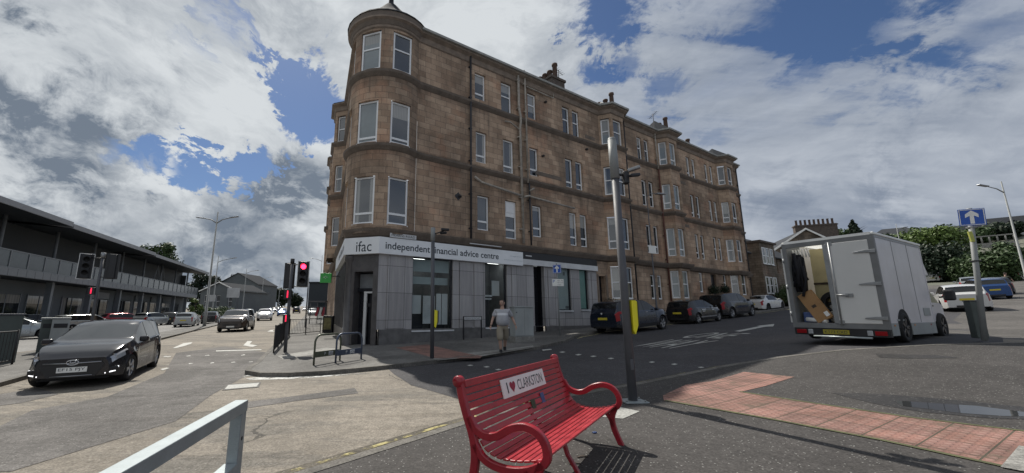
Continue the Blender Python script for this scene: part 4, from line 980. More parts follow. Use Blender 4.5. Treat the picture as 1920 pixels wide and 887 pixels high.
def car_meshes(typ, L, Wd, Ht, wb, wr, col, trim=True):
    key = (typ, L, Wd, Ht, wb, wr, col, trim)
    if key in CARC: return CARC[key]
    pr = PROF[typ]; hl = L/2; zb0 = .20 if typ != 'suv' else .27; hw0 = Wd/2
    xf = wb/2+.03*L*0+(.05 if typ == 'hatch' else 0); xr = xf-wb; Ra = wr+.055
    cr1, cr0, cf1, cf0 = pr['cab']          # rear roof end, rear glass foot, front roof end, windscreen foot (fractions)
    xs = [-hl+L*i/64 for i in range(65)]+[-hl+.03, hl-.03, -hl+.012, hl-.012]
    seams = [lerp_ for lerp_ in (hl*(.36), hl*(-.04), hl*(-.50) if typ != 'coupe' else hl*(-.3))]
    for s_ in seams: xs += [s_-.007, s_+.007]
    for xw in (xf, xr): xs += [xw+Ra*math.cos(a) for a in (math.pi*.02, math.pi*.09, math.pi*.17, math.pi*.83, math.pi*.91, math.pi*.98)]+[xw-Ra-.02, xw+Ra+.02]
    xs = sorted(set(round(x, 3) for x in xs if -hl <= x <= hl)); xs = [x for i, x in enumerate(xs) if i == 0 or x-xs[i-1] > .006]
    def hw(x):
        u = abs(x)/hl; e = max(0., (u-.62)/.38); k = .24 if x > 0 else .15
        return hw0*(1-k*e**2.4-.05*e)-(.0 if abs(x) < hl*.6 else 0)
    rings = []
    for x in xs:
        f_ = x/hl; zt = smooth_lin(pr['top'], f_)*Ht; zs = min(smooth_lin(pr['belt'], f_)*Ht, zt-.012); h = hw(x)
        e = max(0, (abs(f_)-.9)/.1); zb = zb0+.06*e
        za = zb
        for xw in (xf, xr):
            if abs(x-xw) < Ra: za = max(za, wr+math.sqrt(Ra*Ra-(x-xw)**2)*.98)
        arch = za > zb+.01; fl = .018 if arch or any(abs(x-xw) < Ra+.12 for xw in (xf, xr)) else 0
        roofz = Ht; f = max(0, min(1, (zt-zs)/(roofz-zs+.001))); T_ = zt-zs
        wt = (h-.09)*(1-f)+(hw0*pr['roof'])*f
        zu = zs+T_*(.80+.08*f)
        mid = max(za+.03, zb+.45*(zs-zb)); lo = max(za+.015, zb+.14)
        pts = [(h-.10-(0 if arch else .04), za-(0 if arch else .0)), (h-.012+fl, za+.004), (h+.006+fl, lo), (h+.004+fl*.7, max(mid, lo+.01)), (h-.006+fl*.2, max(mid, zs-.12)) if zs-.12 > mid else (h-.004, (max(mid, lo+.01)+zs-.03)/2),
               (h-.028, zs-.03), (h-.06, zs), (wt+.012, zu), (wt-.035, zs+T_*.93+(0)), (wt*.62, zt-.012*f-.004), (wt*.3, zt-.002), (0, zt)]
        rings.append([(x, y, z) for y, z in pts])
    n = 12; mats = ['paint', 'glass', 'black']; buckets = {}
    def B_(k):
        if k not in buckets: buckets[k] = MB()
        return buckets[k]
    vcache = {}
    def V(k, i, j, s):
        key_ = (k, i, j, s if j < n-1 else 1)
        if key_ not in vcache: p = rings[i][j]; vcache[key_] = buckets[k].bm.verts.new((p[0], p[1]*s, p[2]))
        return vcache[key_]
    for i in range(len(xs)-1):
        xm = (xs[i]+xs[i+1])/2; f_ = xm/hl; seam = any(abs(xm-s_) < .006 for s_ in seams) and xs[i+1]-xs[i] < .02
        for j in range(n-1):
            for s in (1, -1):
                k = 'body'; side = 'L' if s > 0 else 'R'
                inside = cr0 < f_ < cf0
                if j == 6 and inside:
                    gl = (cr1-.02 < f_ < cf1+.19) if typ != 'coupe' else (cr1-.06 < f_ < cf1+.16)
                    pil = any(abs(xm-s_) < .045 for s_ in seams[1:2]) or (typ != 'coupe' and abs(xm-seams[2]) < .03)
                    if gl: k = 'pillar'+side+str(int(xm < seams[1]-.2)) if pil else ('windowA'+side if xm > seams[1] else ('windowB'+side if (typ == 'coupe' or xm > seams[2]) else 'windowC'+side))
                if j >= 8:
                    if cf1+.012 < f_ < cf0-.012: k = 'windscreen'
                    elif cr0+.008 < f_ < cr1-.004: k = 'rear_window'
                if j <= 5 and j >= 2:
                    if seam: k = 'seam'+side+str([abs(xm-s_) < .006 for s_ in seams].index(True))
                    elif seams[1] < xm < seams[0]: k = 'doorA'+side
                    elif typ != 'coupe' and seams[2] < xm < seams[1]: k = 'doorB'+side
                if j in (0, 1) and trim and k == 'body': k = 'sill' if (typ == 'suv' or j == 0) else 'body'
                if f_ > .80 and j in (4, 5) and f_ < (.955): k = 'head'+side
                if typ == 'hatch' and f_ > .74 and j == 5 and f_ <= .8: k = 'head'+side
                if f_ < -.90 and j in ((3, 4, 5)): k = 'tail'+side
                if f_ < -.84 and j in (4, 5): k = 'tail'+side
                B_(k); a, b, c, d = V(k, i, j, s), V(k, i+1, j, s), V(k, i+1, j+1, s), V(k, i, j+1, s)
                q = [a, b, c, d] if s < 0 else [d, c, b, a]
                q = [v for t_, v in enumerate(q) if v not in q[:t_]]
                if len(q) > 2: buckets[k].face(q, smooth=True)
    for i, flip in ((0, False), (len(xs)-1, True)):
        r = rings[i]; ptsL = [Vector((r[j][0], r[j][1], r[j][2])) for j in range(n)]; ptsR = [Vector((p.x, -p.y, p.z)) for p in ptsL[:-1]]
        loop = ptsL+ptsR[::-1]; B_('body').face(loop if flip else loop[::-1])
    # dark floor pan and wheel housings
    u = MB(); u.box((-hl+.12, -hw0+.27, zb0-.02), (hl-.12, hw0-.27, .52)); u.box((xr+Ra+.02, -hw0+.10, zb0-.02), (xf-Ra-.02, hw0-.10, .4)); u.box((cr0*hl+.25, -hw0+.2, .5), (cf0*hl-.3, hw0-.2, .62*Ht))
    sh_ = math.radians(28); out = []
    sill = 'black_plastic' if typ == 'suv' else col
    MT = dict(body=col, pillar='black_plastic', seam='black_plastic', sill=('black_plastic' if typ == 'suv' else 'black_plastic'), windscreen='screen_glass', rear_window='car_glass')
    names = {}
    for k, mb in buckets.items():
        nm, mt = ('side_window', 'car_glass') if k.startswith('window') and k != 'windscreen' else ('door', col) if k.startswith('door') else ('headlight', 'lens_clear') if k.startswith('head') else ('tail_light', 'lens_red') if k.startswith('tail') else ('door_gap', 'black_plastic') if k.startswith('seam') else ('pillar', 'black_plastic') if k.startswith('pillar') else (k, MT.get(k, col))
        out.append((nm, mb.mesh(nm, mt, sharp=sh_), k))
    out.append(('underbody', u.mesh('underbody', 'rubber'), 'under'))
    # wheel: tyre and rim
    t = MB(); tw_ = .205; M = Matrix.Rotation(R(90), 4, 'X')
    t.lathe([(wr*.66, -tw_/2+.01), (wr*.9, -tw_/2), (wr*.98, -tw_/2+.03), (wr, 0), (wr*.98, tw_/2-.03), (wr*.9, tw_/2), (wr*.66, tw_/2-.01), (wr*.66, -tw_/2+.01)], 28, M)
    r_ = MB(); r_.lathe([(wr*.69, -.075), (wr*.64, -.085), (wr*.62, -.05), (wr*.60, .05), (wr*.66, .08)], 28, M)
    for k in range(5):
        a = 2*math.pi*k/5
        for dl in (-.13, .13):
            p0 = Vector((math.cos(a)*wr*.12, -.07, math.sin(a)*wr*.12)); p1 = Vector((math.cos(a+dl)*wr*.62, -.078, math.sin(a+dl)*wr*.62)); r_.bar([p0, p1], [.05, .035], .03, (0, 1, 0))
    r_.lathe([(.0, -.088), (wr*.13, -.085), (wr*.17, -.06), (wr*.17, .0)], 14, M)
    disc = MB(); disc.lathe([(0, -.0), (wr*.58, -.0), (wr*.6, .02)], 20, M)
    CARC[key] = (out, t.mesh('wheel', 'rubber'), r_.mesh('rim', 'alloy'), disc.mesh('brake_disc', 'alloy_dark'), dict(xf=xf, xr=xr, hl=hl, hw=hw0, wr=wr, Ht=Ht, pr=pr, hwf=hw, rings=rings, xs=xs, seams=seams))
    return CARC[key]
def car(label, pos, az, typ='hatch', L=4.3, Wd=1.78, Ht=1.47, wb=2.65, wr=.315, col='paint_grey', name='parked_car', cat='car', group=None, plate=None, scale=1., dark_rim=False, detail=True, steer=0.):
    ms, tyre, rim, disc, I = car_meshes(typ, L, Wd, Ht, wb, wr, col)
    x, y = pos[0], pos[1]; rz = math.pi/2-az
    c, s = math.cos(rz), math.sin(rz)
    def gz(u, v): return g(x+(u*c-v*s)*scale, y+(u*s+v*c)*scale)+RD
    zf = (gz(I['xf'], .7)+gz(I['xf'], -.7))/2; zr = (gz(I['xr'], .7)+gz(I['xr'], -.7))/2; zl = (gz(0, .75)+gz(0, -.75)*0); zrr = gz(0, -.75)
    o = thing(name, label, cat, (x, y, zf+(zr-zf)*I['xf']/(I['xf']-I['xr'])), 0, group)
    o.rotation_mode = 'XYZ'; o.rotation_euler = (math.atan2(gz(0, .75)-gz(0, -.75), 1.5*scale), -math.atan2(zf-zr, (I['xf']-I['xr'])*scale), rz); o.scale = (scale,)*3
    for nm, me, k in ms:
        q = link(nm, me, o)
    for xw, st_ in ((I['xf'], steer), (I['xr'], 0)):
        for sd_ in (1, -1):
            w = link('wheel', tyre, o, (xw, sd_*(I['hw']-.115), wr)); w.rotation_euler = (0, .3*xw, (0 if sd_ < 0 else math.pi)+st_)
            rr = link('rim', rim, w)
            if dark_rim: rr.data = pane_copy(rim, 'alloy_dark')
            link('brake_disc', disc, w)
    if not detail: return o
    hl = I['hl']; Hh = Ht
    for sd_ in (1, -1):
        m = MB(); m.obox((hl*I['pr']['cab'][3]-.18, sd_*(I['hw']+.07), Hh*.66), (.12, .2, .14), bevel=.035); m.build('door_mirror', col, o)
    for sx in ([I['seams'][1]+.10] if typ == 'coupe' else [I['seams'][1]+.10, I['seams'][2]+.12]):
        for sd_ in (1, -1):
            m = MB(); m.obox((sx, sd_*(I['hw']-.004), Hh*.595), (.17, .03, .028), bevel=.008); m.build('door_handle', col if typ != 'suv' else 'chrome', o)
    # rear: number plate, bumper line
    m = MB(); m.box((-hl-.012, -.26, Hh*.42), (-hl+.02, .26, Hh*.42+.11)); p = m.build('number_plate', 'plate_yellow', o)
    m = MB(); m.box((-hl-.02, -.42, .27), (-hl+.1, .42, .36)); m.build('rear_bumper_trim', 'black_plastic', o)
    m = MB(); m.box((hl-.02, -.26, .33), (hl+.012, .26, .44)); p = m.build('number_plate', 'plate_white', o)
    m = MB(); m.box((hl-.03, -I['hw']*.6, .215), (hl+.006, I['hw']*.6, .30)); m.build('lower_grille', 'black_plastic', o)
    m = MB(); m.box((hl-.03, -I['hw']*.5, .46), (hl+.004, I['hw']*.5, .57)); m.build('grille', 'black_plastic', o)
    return o
CAR = {}
# the grey hatchback coming round the corner
i30 = car('dark grey hatchback coming towards the camera at the far left with daytime running lights on', (-9.434, 11.131), 2.697+.0, 'hatch', 4.3, 1.78, 1.47, 2.65, .32, 'paint_grey', 'moving_car', scale=.99, steer=-.12)
for c_ in [q for q in i30.children if q.name.split('.')[0] in ('number_plate', 'grille', 'lower_grille')]: bpy.data.objects.remove(c_)
hl = 2.15
# black hexagonal grille with chrome line, badge, plate and fog-lamp DRLs on the curved nose
def nose(y):    # x of the nose surface at half width y
    return hl-.002-.0
m = MB(); m.prism([(-.56, .50), (-.46, .60), (.46, .60), (.56, .50), (.40, .25), (-.40, .25)], 0, .03, Matrix.Translation((hl-.012, 0, 0)) @ Matrix(((0, 0, 1, 0), (1, 0, 0, 0), (0, 1, 0, 0), (0, 0, 0, 1)))); gr = m.build('grille', 'black_plastic', i30)
m = MB(); m.tube([(hl+.03, -.5, .565), (hl+.035, 0, .55), (hl+.03, .5, .565)], .012, 6); m.build('chrome_strip', 'alloy', gr)
m = MB(); m.tube([(hl+.028, -.36, .285), (hl+.03, 0, .28), (hl+.028, .36, .285)], .010, 6); m.build('chrome_strip', 'alloy', gr)
m = MB(); m.tube([(hl+.045, .105*math.cos(a), .57+.052*math.sin(a)) for a in [2*math.pi*k/20 for k in range(21)]], .009, 6); bd = m.build('badge', 'chrome', i30)
m = MB()
for a, b in (((-.055, .538), (-.028, .602)), ((.028, .538), (.055, .602)), ((-.042, .562), (.042, .578))): m.tube([(hl+.047, a[0], a[1]), (hl+.047, b[0], b[1])], .008, 5)
m.build('badge_letter', 'chrome', bd)
m = MB(); m.box((hl+.02, -.26, .36), (hl+.035, .26, .47)); npl = m.build('number_plate', 'plate_white', i30)
text('EF15 PJY', .46, .075, npl, (hl+.037, -.23, .378), (R(90), 0, R(90)), 'lettering')
for s_ in (1, -1):
    m = MB(); pts = [(2.06, s_*.80, .40), (2.10, s_*.77, .33), (2.135, s_*.62, .30)]
    m = MB(); m.bar([(1.99, s_*.775, .43), (2.055, s_*.735, .335), (2.145, s_*.57, .30)], .026, .03, (1, s_*.4, 0)); m.build('running_light', 'drl', i30)
    m = MB(); m.obox((2.05, s_*.68, .38), (.1, .2, .1), s_*.55, .02); m.build('fog_lamp', 'black_plastic', i30)
    m = MB(); m.lathe([(0, .0), (.045, .01), (.06, .03)], 14, Matrix.Translation((2.0, s_*.66, .665)) @ Matrix.Rotation(R(90), 4, 'Y')); m.build('headlight_lamp', 'chrome', i30)

AZS = R(57)
GP = 'cars parked along the kerb of the side street'
bmw = car('dark blue crossover parked first in the row beside the shop, its tail light lit red', (9.2, 21.66), .985, 'suv', 4.45, 1.82, 1.58, 2.7, .35, 'paint_navy', group=GP, scale=1.05)
mini = car('black hatchback with white door lettering and silver side strip, second in the row', (15.2, 26.1), 1.0, 'hatch', 4.0, 1.75, 1.48, 2.55, .32, 'paint_black', group=GP)
for k, (a, b) in enumerate(((-.75, 0), (.45, 0))):
    m = text('LEARNER DRIVE', .55, .07, mini, (-.95 if k == 0 else .35, -.893, .82), (R(90), 0, 0), 'sign_grey', 'door_lettering') if False else None
q = MB()
q = MB(); q.box((-.95, -.90, .36), (1.0, -.885, .43)); q.build('side_strip', 'alloy', mini)
for x_, y_, w_ in ((-.75, .80, .42), (-.70, .71, .32), (.42, .86, .40), (.46, .76, .30)): q = MB(); q.box((x_, -.897, y_), (x_+w_, -.888, y_+.05)); q.build('door_decal', 'sign_grey', mini)
volvo = car('large black four by four parked third in the row, tallest of them', (19.9, 29.85), 1.02, 'suv', 4.95, 1.95, 1.78, 2.98, .39, 'paint_black', group=GP)
coupe = car('white two door coupe parked fourth in the row on the side street', (27.76, 36.62), 1.057, 'coupe', 4.43, 1.8, 1.42, 2.7, .33, 'paint_white', group=GP, scale=.97, dark_rim=True)
car('dark saloon parked beyond the white coupe, partly behind the van', (33.4, 40.2), 1.02, 'hatch', 4.4, 1.8, 1.5, 2.65, .32, 'paint_black', group=GP)
car('black car with pale roof edge at the far end of the parked row', (37.2, 40.6), .9, 'suv', 4.3, 1.8, 1.6, 2.65, .33, 'paint_black', group=GP)
# main road traffic
GT = 'cars queuing towards the lights on the main road'
ev = car('bronze four by four leading the traffic towards the corner', (-18.13, 33.46), 2.843, 'suv', 4.4, 1.95, 1.65, 2.7, .37, 'paint_bronze', 'moving_car', group=GT, scale=1.05)
kia = car('white crossover second in the line behind the bronze four by four', (-27.65, 58.1), 2.74, 'suv', 4.5, 1.85, 1.62, 2.7, .34, 'paint_white', 'moving_car', group=GT, scale=1.03)
def road_car(px, py, label, typ, col, az=None, grp=GT, **k):
    p = G(px, py, RD); return car(label, p, az if az is not None else R(159), typ, col=col, group=grp, name='moving_car' if grp == GT else 'parked_car', **k)
road_car(529, 592.5, 'small blue car third in the traffic, beside the crossing lights', 'hatch', 'paint_blue', Ht=1.5)
road_car(556, 587.5, 'dark grey car in the right lane just past the signal post', 'suv', 'paint_grey', az=R(-20), grp=GT, Ht=1.65)
road_car(586, 592, 'silver car in the near lane beyond the guard rail', 'hatch', 'paint_silver', Ht=1.5)
road_car(572, 583, 'pale car farther back in the near lane', 'hatch', 'paint_white')
road_car(465, 594, 'silver estate behind the bronze four by four', 'hatch', 'paint_silver')
for i, (px, py, ty, cl, lb) in enumerate(((505, 590, 'suv', 'paint_grey', 'grey car in the distant queue behind the white crossover'), (514, 585, 'hatch', 'paint_black', 'black car in the distant queue on the hill'), (521, 581.0, 'hatch', 'paint_green', 'dark green car in the distant queue on the hill'), (527, 577.5, 'suv', 'paint_pale', 'pale car far up in the distant queue'), (533, 575, 'hatch', 'paint_black', 'farthest dark car in the distant queue'))):
    road_car(px, py, lb, ty, cl, detail=False)
GL = 'cars parked along the shops on the left'
AP = R(-24)
road_car(350, 612, 'silver saloon parked beside the double lamp post', 'hatch', 'paint_silver', AP, GL)
road_car(322, 608, 'black car parked between two silver cars', 'suv', 'paint_black', AP, GL)
road_car(286, 610.5, 'small white hatchback with red tail lights left of the black car', 'hatch', 'paint_pale', AP+.5, GL, L=3.95, Ht=1.48)
road_car(233, 612, 'red car showing above the roof of the grey hatchback', 'hatch', 'paint_red', AP+.9, GL)
road_car(160, 622, 'dark car with a white roof behind the signal post', 'suv', 'paint_pale', AP+.8, GL)
road_car(395, 606, 'dark car parked beyond the lamp post by the hedge', 'hatch', 'paint_grey', AP, GL, detail=False)
road_car(30, 636, 'silver car parked nearest the left edge behind the cabinet', 'hatch', 'paint_silver', AP+1.4, GL)
road_car(70, 618, 'pale car half hidden behind the green bins', 'hatch', 'paint_pale', AP+1.2, GL)
# cars right of the van
GR = 'cars up the hill beyond the van'
def hill_car(px, py, label, typ, col, az, **k): return car(label, G(px, py, RD), az, typ, col=col, group=GR, **k)
au = hill_car(1806, 581, 'white hatchback with a wide dark rear lamp parked in front of the van', 'hatch', 'paint_white', R(45), scale=1.02)
hill_car(1848, 560, 'bright blue hatchback parked beyond the white hatchback', 'hatch', 'paint_blue', R(38), Ht=1.55)
hill_car(1862, 552, 'dark blue estate behind the bright blue hatchback', 'hatch', 'paint_navy', R(42))
hill_car(1764, 529, 'white four by four parked under the dark hedge', 'suv', 'paint_white', R(70), Ht=1.65, scale=1.15)
hill_car(1903, 525.5, 'silver four by four at the top right by the shrubs', 'suv', 'paint_silver', R(64), Ht=1.75, scale=1.1)
hill_car(1822, 545, 'pale car roof seen over the blue cars', 'hatch', 'paint_pale', R(48))
# glow of the crossover's tail lamp
for c_ in [q for q in bmw.children if q.name.startswith('tail_light')]: pass
def badge(o, x, z, r=.05):
    q = MB(); q.lathe([(0, 0), (r, 0), (r*1.1, .01)], 16, Matrix.Translation((x, 0, z)) @ Matrix.Rotation(R(-90), 4, 'Y')); return q.build('badge', 'chrome', o)
badge(bmw, -2.24, .98)
# ---------------------------------------------------------------- box van with its rear door open
VX, VY, VAZ, VS = 11.1, 10.49, 1.061, 1.069
Wv, Lv = 2.03/1, 3.915
rz = math.pi/2-VAZ; gz0 = g(12.5, 11.3)+RD
van = thing('box_van', 'white box van parked on the right, rear door open showing its load', 'van', (VX, VY, gz0-.03), rz)
mat('tag_plastic', (.55, .20, .02), .4, .1)
# local: x forward, y left, z up; origin at the rear right corner
FL, TP_ = 1.21-gz0+.03, .676+2.75*1.069-gz0+.03
t = .09
b = MB(); b.box((.06, 0.0, FL), (Lv, .04, TP_)); b.box((.06, Wv-.04, FL), (Lv, Wv, TP_)); b.box((Lv-.04, .04, FL), (Lv, Wv-.04, TP_)); b.box((.06, .04, FL-.0), (Lv-.04, Wv-.04, FL+.04)); b.build('box_body', 'van_white', van)
mrf = bpy.data.materials.new('roof_grp'); mrf.use_nodes = True; MATS['roof_grp'] = mrf; T_ = NT(mrf.node_tree); tl = T_.add('ShaderNodeBsdfTranslucent', {0: (.85, .85, .82, 1)}); mx_ = T_.add('ShaderNodeMixShader', {0: .55}); T_.n['Principled BSDF'].inputs['Base Color'].default_value = (.75, .75, .74, 1); T_.l.new(T_.n['Principled BSDF'].outputs[0], mx_.inputs[1]); T_.l.new(tl.outputs[0], mx_.inputs[2]); T_.l.new(mx_.outputs[0], T_.n['Material Output'].inputs[0])
b = MB(); b.face([(.05, .03, TP_+.04), (Lv, .03, TP_+.04), (Lv, Wv-.03, TP_+.04), (.05, Wv-.03, TP_+.04)]); b.build('roof_panel', 'roof_grp', van)
b = MB(); b.box((0, -.03, TP_), (Lv+.05, .04, TP_+.07), bevel=.02); b.box((0, Wv-.04, TP_), (Lv+.05, Wv+.03, TP_+.07), bevel=.02); b.box((-.01, .04, TP_), (.06, Wv-.04, TP_+.072)); b.build('roof', 'white_paint', van)
b = MB(); b.box((-.03, -.02, FL-.1), (.06, .11, TP_-.001)); b.box((-.03, Wv-.09, FL-.1), (.06, Wv+.02, TP_-.001)); b.box((-.029, .11, TP_-.13), (.058, Wv-.09, TP_-.003)); b.box((-.03, .11, FL-.1), (.06, Wv-.09, FL+.04)); b.build('rear_frame', 'van_frame', van)
for xa, xb in ((.10, .62), (1.68, Lv)):
    b = MB(); b.box((xa, -.012, FL-.26), (xb, .02, FL+.06)); b.build('side_skirt', 'box_grey', van)
b = MB(); b.box((.62, -.010, FL+.12), (1.68, .02, FL+.16)); b.build('side_skirt', 'box_grey', van)
mat('van_seam', (.22, .22, .23), .5, .2)
for xx in (1.32, 2.62): b = MB(); b.box((xx-.012, -.006, FL+.07), (xx+.012, .0, TP_-.02)); b.build('panel_seam', 'van_seam', van)
b = MB(); b.box((.07, -.010, TP_-.07), (Lv, .0, TP_-.01)); b.build('cant_rail', 'steel', van)
b = MB(); b.box((Lv-.05, -.012, FL+.06), (Lv+.01, .0, TP_-.08)); b.build('corner_trim', 'van_white', van)
for xx, zz in ((.3, .30), (1.9, .30), (3.4, .30)): b = MB(); b.box((xx, -.02, FL-.02), (xx+.07, -.011, FL+.02)); b.build('side_marker', 'lens_red' if xx > 3 else 'tag_plastic', van)
dw = Wv*.50
b = MB(); b.box((-.04, .112, FL+.045), (-.0, dw, TP_-.132), bevel=.006); dr = b.build('rear_door', 'van_door', van)
b = MB(); b.tube([(-.06, dw-.10, FL), (-.06, dw-.10, TP_-.1)], .022, 8); b.build('lock_bar', 'steel', dr)
b = MB(); b.box((-.055, dw-.05, FL+.04), (.0, dw+.05, TP_-.14)); b.build('door_edge', 'steel', dr)
b = MB(); b.tube([(-.07, dw-.10, FL+.82), (-.09, dw-.35, FL+.80)], .022, 6); b.obox((-.06, dw-.36, FL+.80), (.03, .16, .09)); b.build('door_handle', 'steel', dr)
for z in (.18, 1.08, 1.95):
    b = MB(); b.bar([(-.058, -.01, FL+z+.0), (-.062, .2, FL+z+.01), (-.058, .42, FL+z)], [.10, .07, .03], .02, (1, 0, 0)); b.build('hinge', 'steel', dr)
b = MB(); b.box((-.05, dw-.17, TP_-.20), (-.04, dw-.03, TP_-.08)); b.box((-.07, dw-.16, FL+.02), (-.04, dw-.04, FL+.12)); b.build('lock_keeper', 'steel', dr)
b = MB(); b.box((.0, Wv+.03, FL+.04), (.86, Wv+.07, TP_-.13)); b.build('rear_door', 'van_door', van)
for z in (.3, 1.1, 1.9):
    b = MB(); b.tube([(-.03, Wv+.02, FL+z-.06), (-.03, Wv+.02, FL+z+.06)], .025, 6); b.build('hinge', 'steel', van)
# inside
b = MB(); b.box((.1, Wv-.07, FL+.05), (.95, Wv-.05, TP_-.02)); b.build('side_lining', 'int_grey', van)
b = MB(); b.box((.1, .05, FL+.05), (Lv-.05, .07, TP_-.02)); b.box((Lv-.1, .07, FL+.05), (Lv-.05, Wv-.05, TP_-.02)); b.box((.95, dw-.3, FL+.04), (.99, Wv-.30, TP_-.12)); b.build('ply_lining', 'ply_yellow', van)
b = MB(); b.box((.92, dw-.3, FL+1.18), (.95, Wv-.30, FL+1.24)); b.build('lashing_rail', 'bark', van)
b = MB(); b.box((.92, dw-.3, FL+.62), (.95, Wv-.30, FL+.66)); b.build('lashing_rail', 'bark', van)
# rear bumper, lamps, plate
b = MB(); b.box((-.02, .0, FL-.30), (.12, Wv, FL-.105)); b.build('bumper_beam', 'black_plastic', van)
b = MB(); b.tube([(-.06, .35, FL-.33), (-.06, Wv-.45, FL-.33)], .025, 8); b.build('step_bar', 'galv', van)
for y, s_ in ((.02, 1), (Wv-.02, -1)):
    b = MB(); b.box((-.05, y+s_*.04, FL-.26), (-.02, y+s_*.27, FL-.15), bevel=.008); b.build('tail_light', 'lens_red', van)
    b = MB(); b.box((-.05, y+s_*.31, FL-.27), (-.02, y+s_*.42, FL-.14), bevel=.008); b.build('reversing_light', 'lens_clear', van)
mat('van_plate', (.34, .29, .03), .5, .1)
b = MB(); b.box((-.04, .80, FL-.26), (-.02, 1.36, FL-.14)); pl_ = b.build('number_plate', 'van_plate', van)
text('KT73 CXD', .48, .075, pl_, (-.043, 1.32, FL-.238), (R(90), 0, R(-90)), 'lettering')
# chassis and wheels
b = MB(); b.box((.1, .35, .32), (Lv+1.6, Wv-.35, FL)); b.box((.3, .1, .4), (.6, .3, FL-.1)); b.build('chassis', 'rubber', van)
_, tyre, rim, disc, _i = car_meshes('suv', 4.45, 1.82, 1.58, 2.7, .35, 'paint_navy')
def van_wheel(x, y, sd_):
    w = link('wheel', tyre, van, (x, y, .405)); w.rotation_euler = (0, 0, 0 if sd_ < 0 else math.pi); w.scale = (1.15, 1.1, 1.15); q = link('rim', pane_copy(rim, 'alloy_dark'), w); link('brake_disc', disc, w)
for y, s_ in ((.075, -1), (Wv-.075, 1)): van_wheel(1.15, y, s_); van_wheel(Lv+.75, y, s_)
b = MB(); b.prism([(1.15+.5*math.cos(R(k*12)), .40+.5*math.sin(R(k*12))) for k in range(16)], -.008, .02, Matrix(((1, 0, 0, 0), (0, 0, 1, 0), (0, 1, 0, 0), (0, 0, 0, 1)))); b.box((.63, .05, .5), (1.67, .5, FL-.02)); b.build('wheel_housing', 'rubber', van)
# cab, lofted
cab = MB(); prof = [(0, 2.0), (.25, 2.02), (.6, 1.93), (.85, 1.72), (1.35, 1.18), (1.5, 1.05), (1.85, .96), (2.0, .82), (2.06, .62), (2.06, .36)]
def cab_ring(x, zt):
    f = max(0, min(1, (zt-1.05)/.9)); w = (Wv*.5-.06)*(1-.05*max(0, (x-1.2))); e = max(0, (x-1.5)/.56); w *= (1-.16*e*e); zb_ = .38 if x < 1.9 else .36; zs = min(1.12, zt-.01)
    return [(w, zb_), (w+.01, (zb_+zs)/2), (w, zs-.04), (w-.03, zs), (w-.03-.16*f, zs+(zt-zs)*.85), (w*.62, zt-.01), (0, zt)]
rows = []; parts = {'cab_body': MB(), 'windscreen': MB(), 'cab_window': MB(), 'cab_window.': MB()}
xsn = [0, .12, .25, .42, .6, .85, 1.0, 1.18, 1.35, 1.5, 1.7, 1.85, 1.95, 2.0, 2.04, 2.06]
for x in xsn: rows.append((x, cab_ring(x, lin(prof, x))))
for i in range(len(rows)-1):
    (x0, r0), (x1, r1) = rows[i], rows[i+1]
    for j in range(6):
        for s_ in (1, -1):
            k = 'cab_body'
            if j == 3 and .25 < x0 < 1.3: k = 'cab_window' if s_ < 0 else 'cab_window.'
            if j >= 4 and .84 < x0 < 1.4: k = 'windscreen'
            q = [(Lv+x0, Wv/2+s_*r0[j][0], r0[j][1]), (Lv+x1, Wv/2+s_*r1[j][0], r1[j][1]), (Lv+x1, Wv/2+s_*r1[j+1][0], r1[j+1][1]), (Lv+x0, Wv/2+s_*r0[j+1][0], r0[j+1][1])]
            if (Vector(q[2])-Vector(q[3])).length < 1e-6: continue
            parts[k].face(q if s_ < 0 else q[::-1], smooth=True)
r = rows[-1][1]; lp = [(Lv+2.06, Wv/2+y, z) for y, z in r]+[(Lv+2.06, Wv/2-y, z) for y, z in r[:-1]][::-1]; parts['cab_body'].face(lp)
for k, q in parts.items(): q.build(k.strip('.'), 'van_white' if k == 'cab_body' else 'car_glass', van)
b = MB(); b.prism([(0, 0), (.02, 0), (.45, 0), (.02, .55)], .02, Wv-.02, Matrix.Translation((Lv, 0, 1.98)) @ Matrix(((1, 0, 0, 0), (0, 0, 1, 0), (0, 1, 0, 0), (0, 0, 0, 1)))); b.build('wind_deflector', 'van_white', van)
b = MB(); b.box((Lv+.1, .045, .55), (Lv+1.15, .06, 1.12)); b.build('cab_door', 'van_white', van)
b = MB(); b.box((Lv+.2, .03, 1.0), (Lv+.38, .05, 1.04)); b.build('door_handle', 'black_plastic', van)
b = MB(); b.obox((Lv+1.0, -.22, 1.36), (.16, .26, .34), bevel=.05); b.tube([(Lv+.98, 0, 1.3), (Lv+1.0, -.15, 1.32)], .03, 6); b.build('wing_mirror', 'black_plastic', van)
b = MB(); b.prism([(Lv+.75+.43*math.cos(R(k*12)), .36+.43*math.sin(R(k*12))) for k in range(16)], .03, .3, Matrix(((1, 0, 0, 0), (0, 0, 1, 0), (0, 1, 0, 0), (0, 0, 0, 1)))); b.build('wheel_housing', 'rubber', van)
b = MB(); b.box((Lv-.9, -.014, .72), (Lv-.3, .0, .95)); b.build('side_vent', 'box_grey', van)
VM = Matrix.Translation(van.location) @ Matrix.Rotation(rz, 4, 'Z')
def in_van(x, y, z): return VM @ Vector((x, y, z))
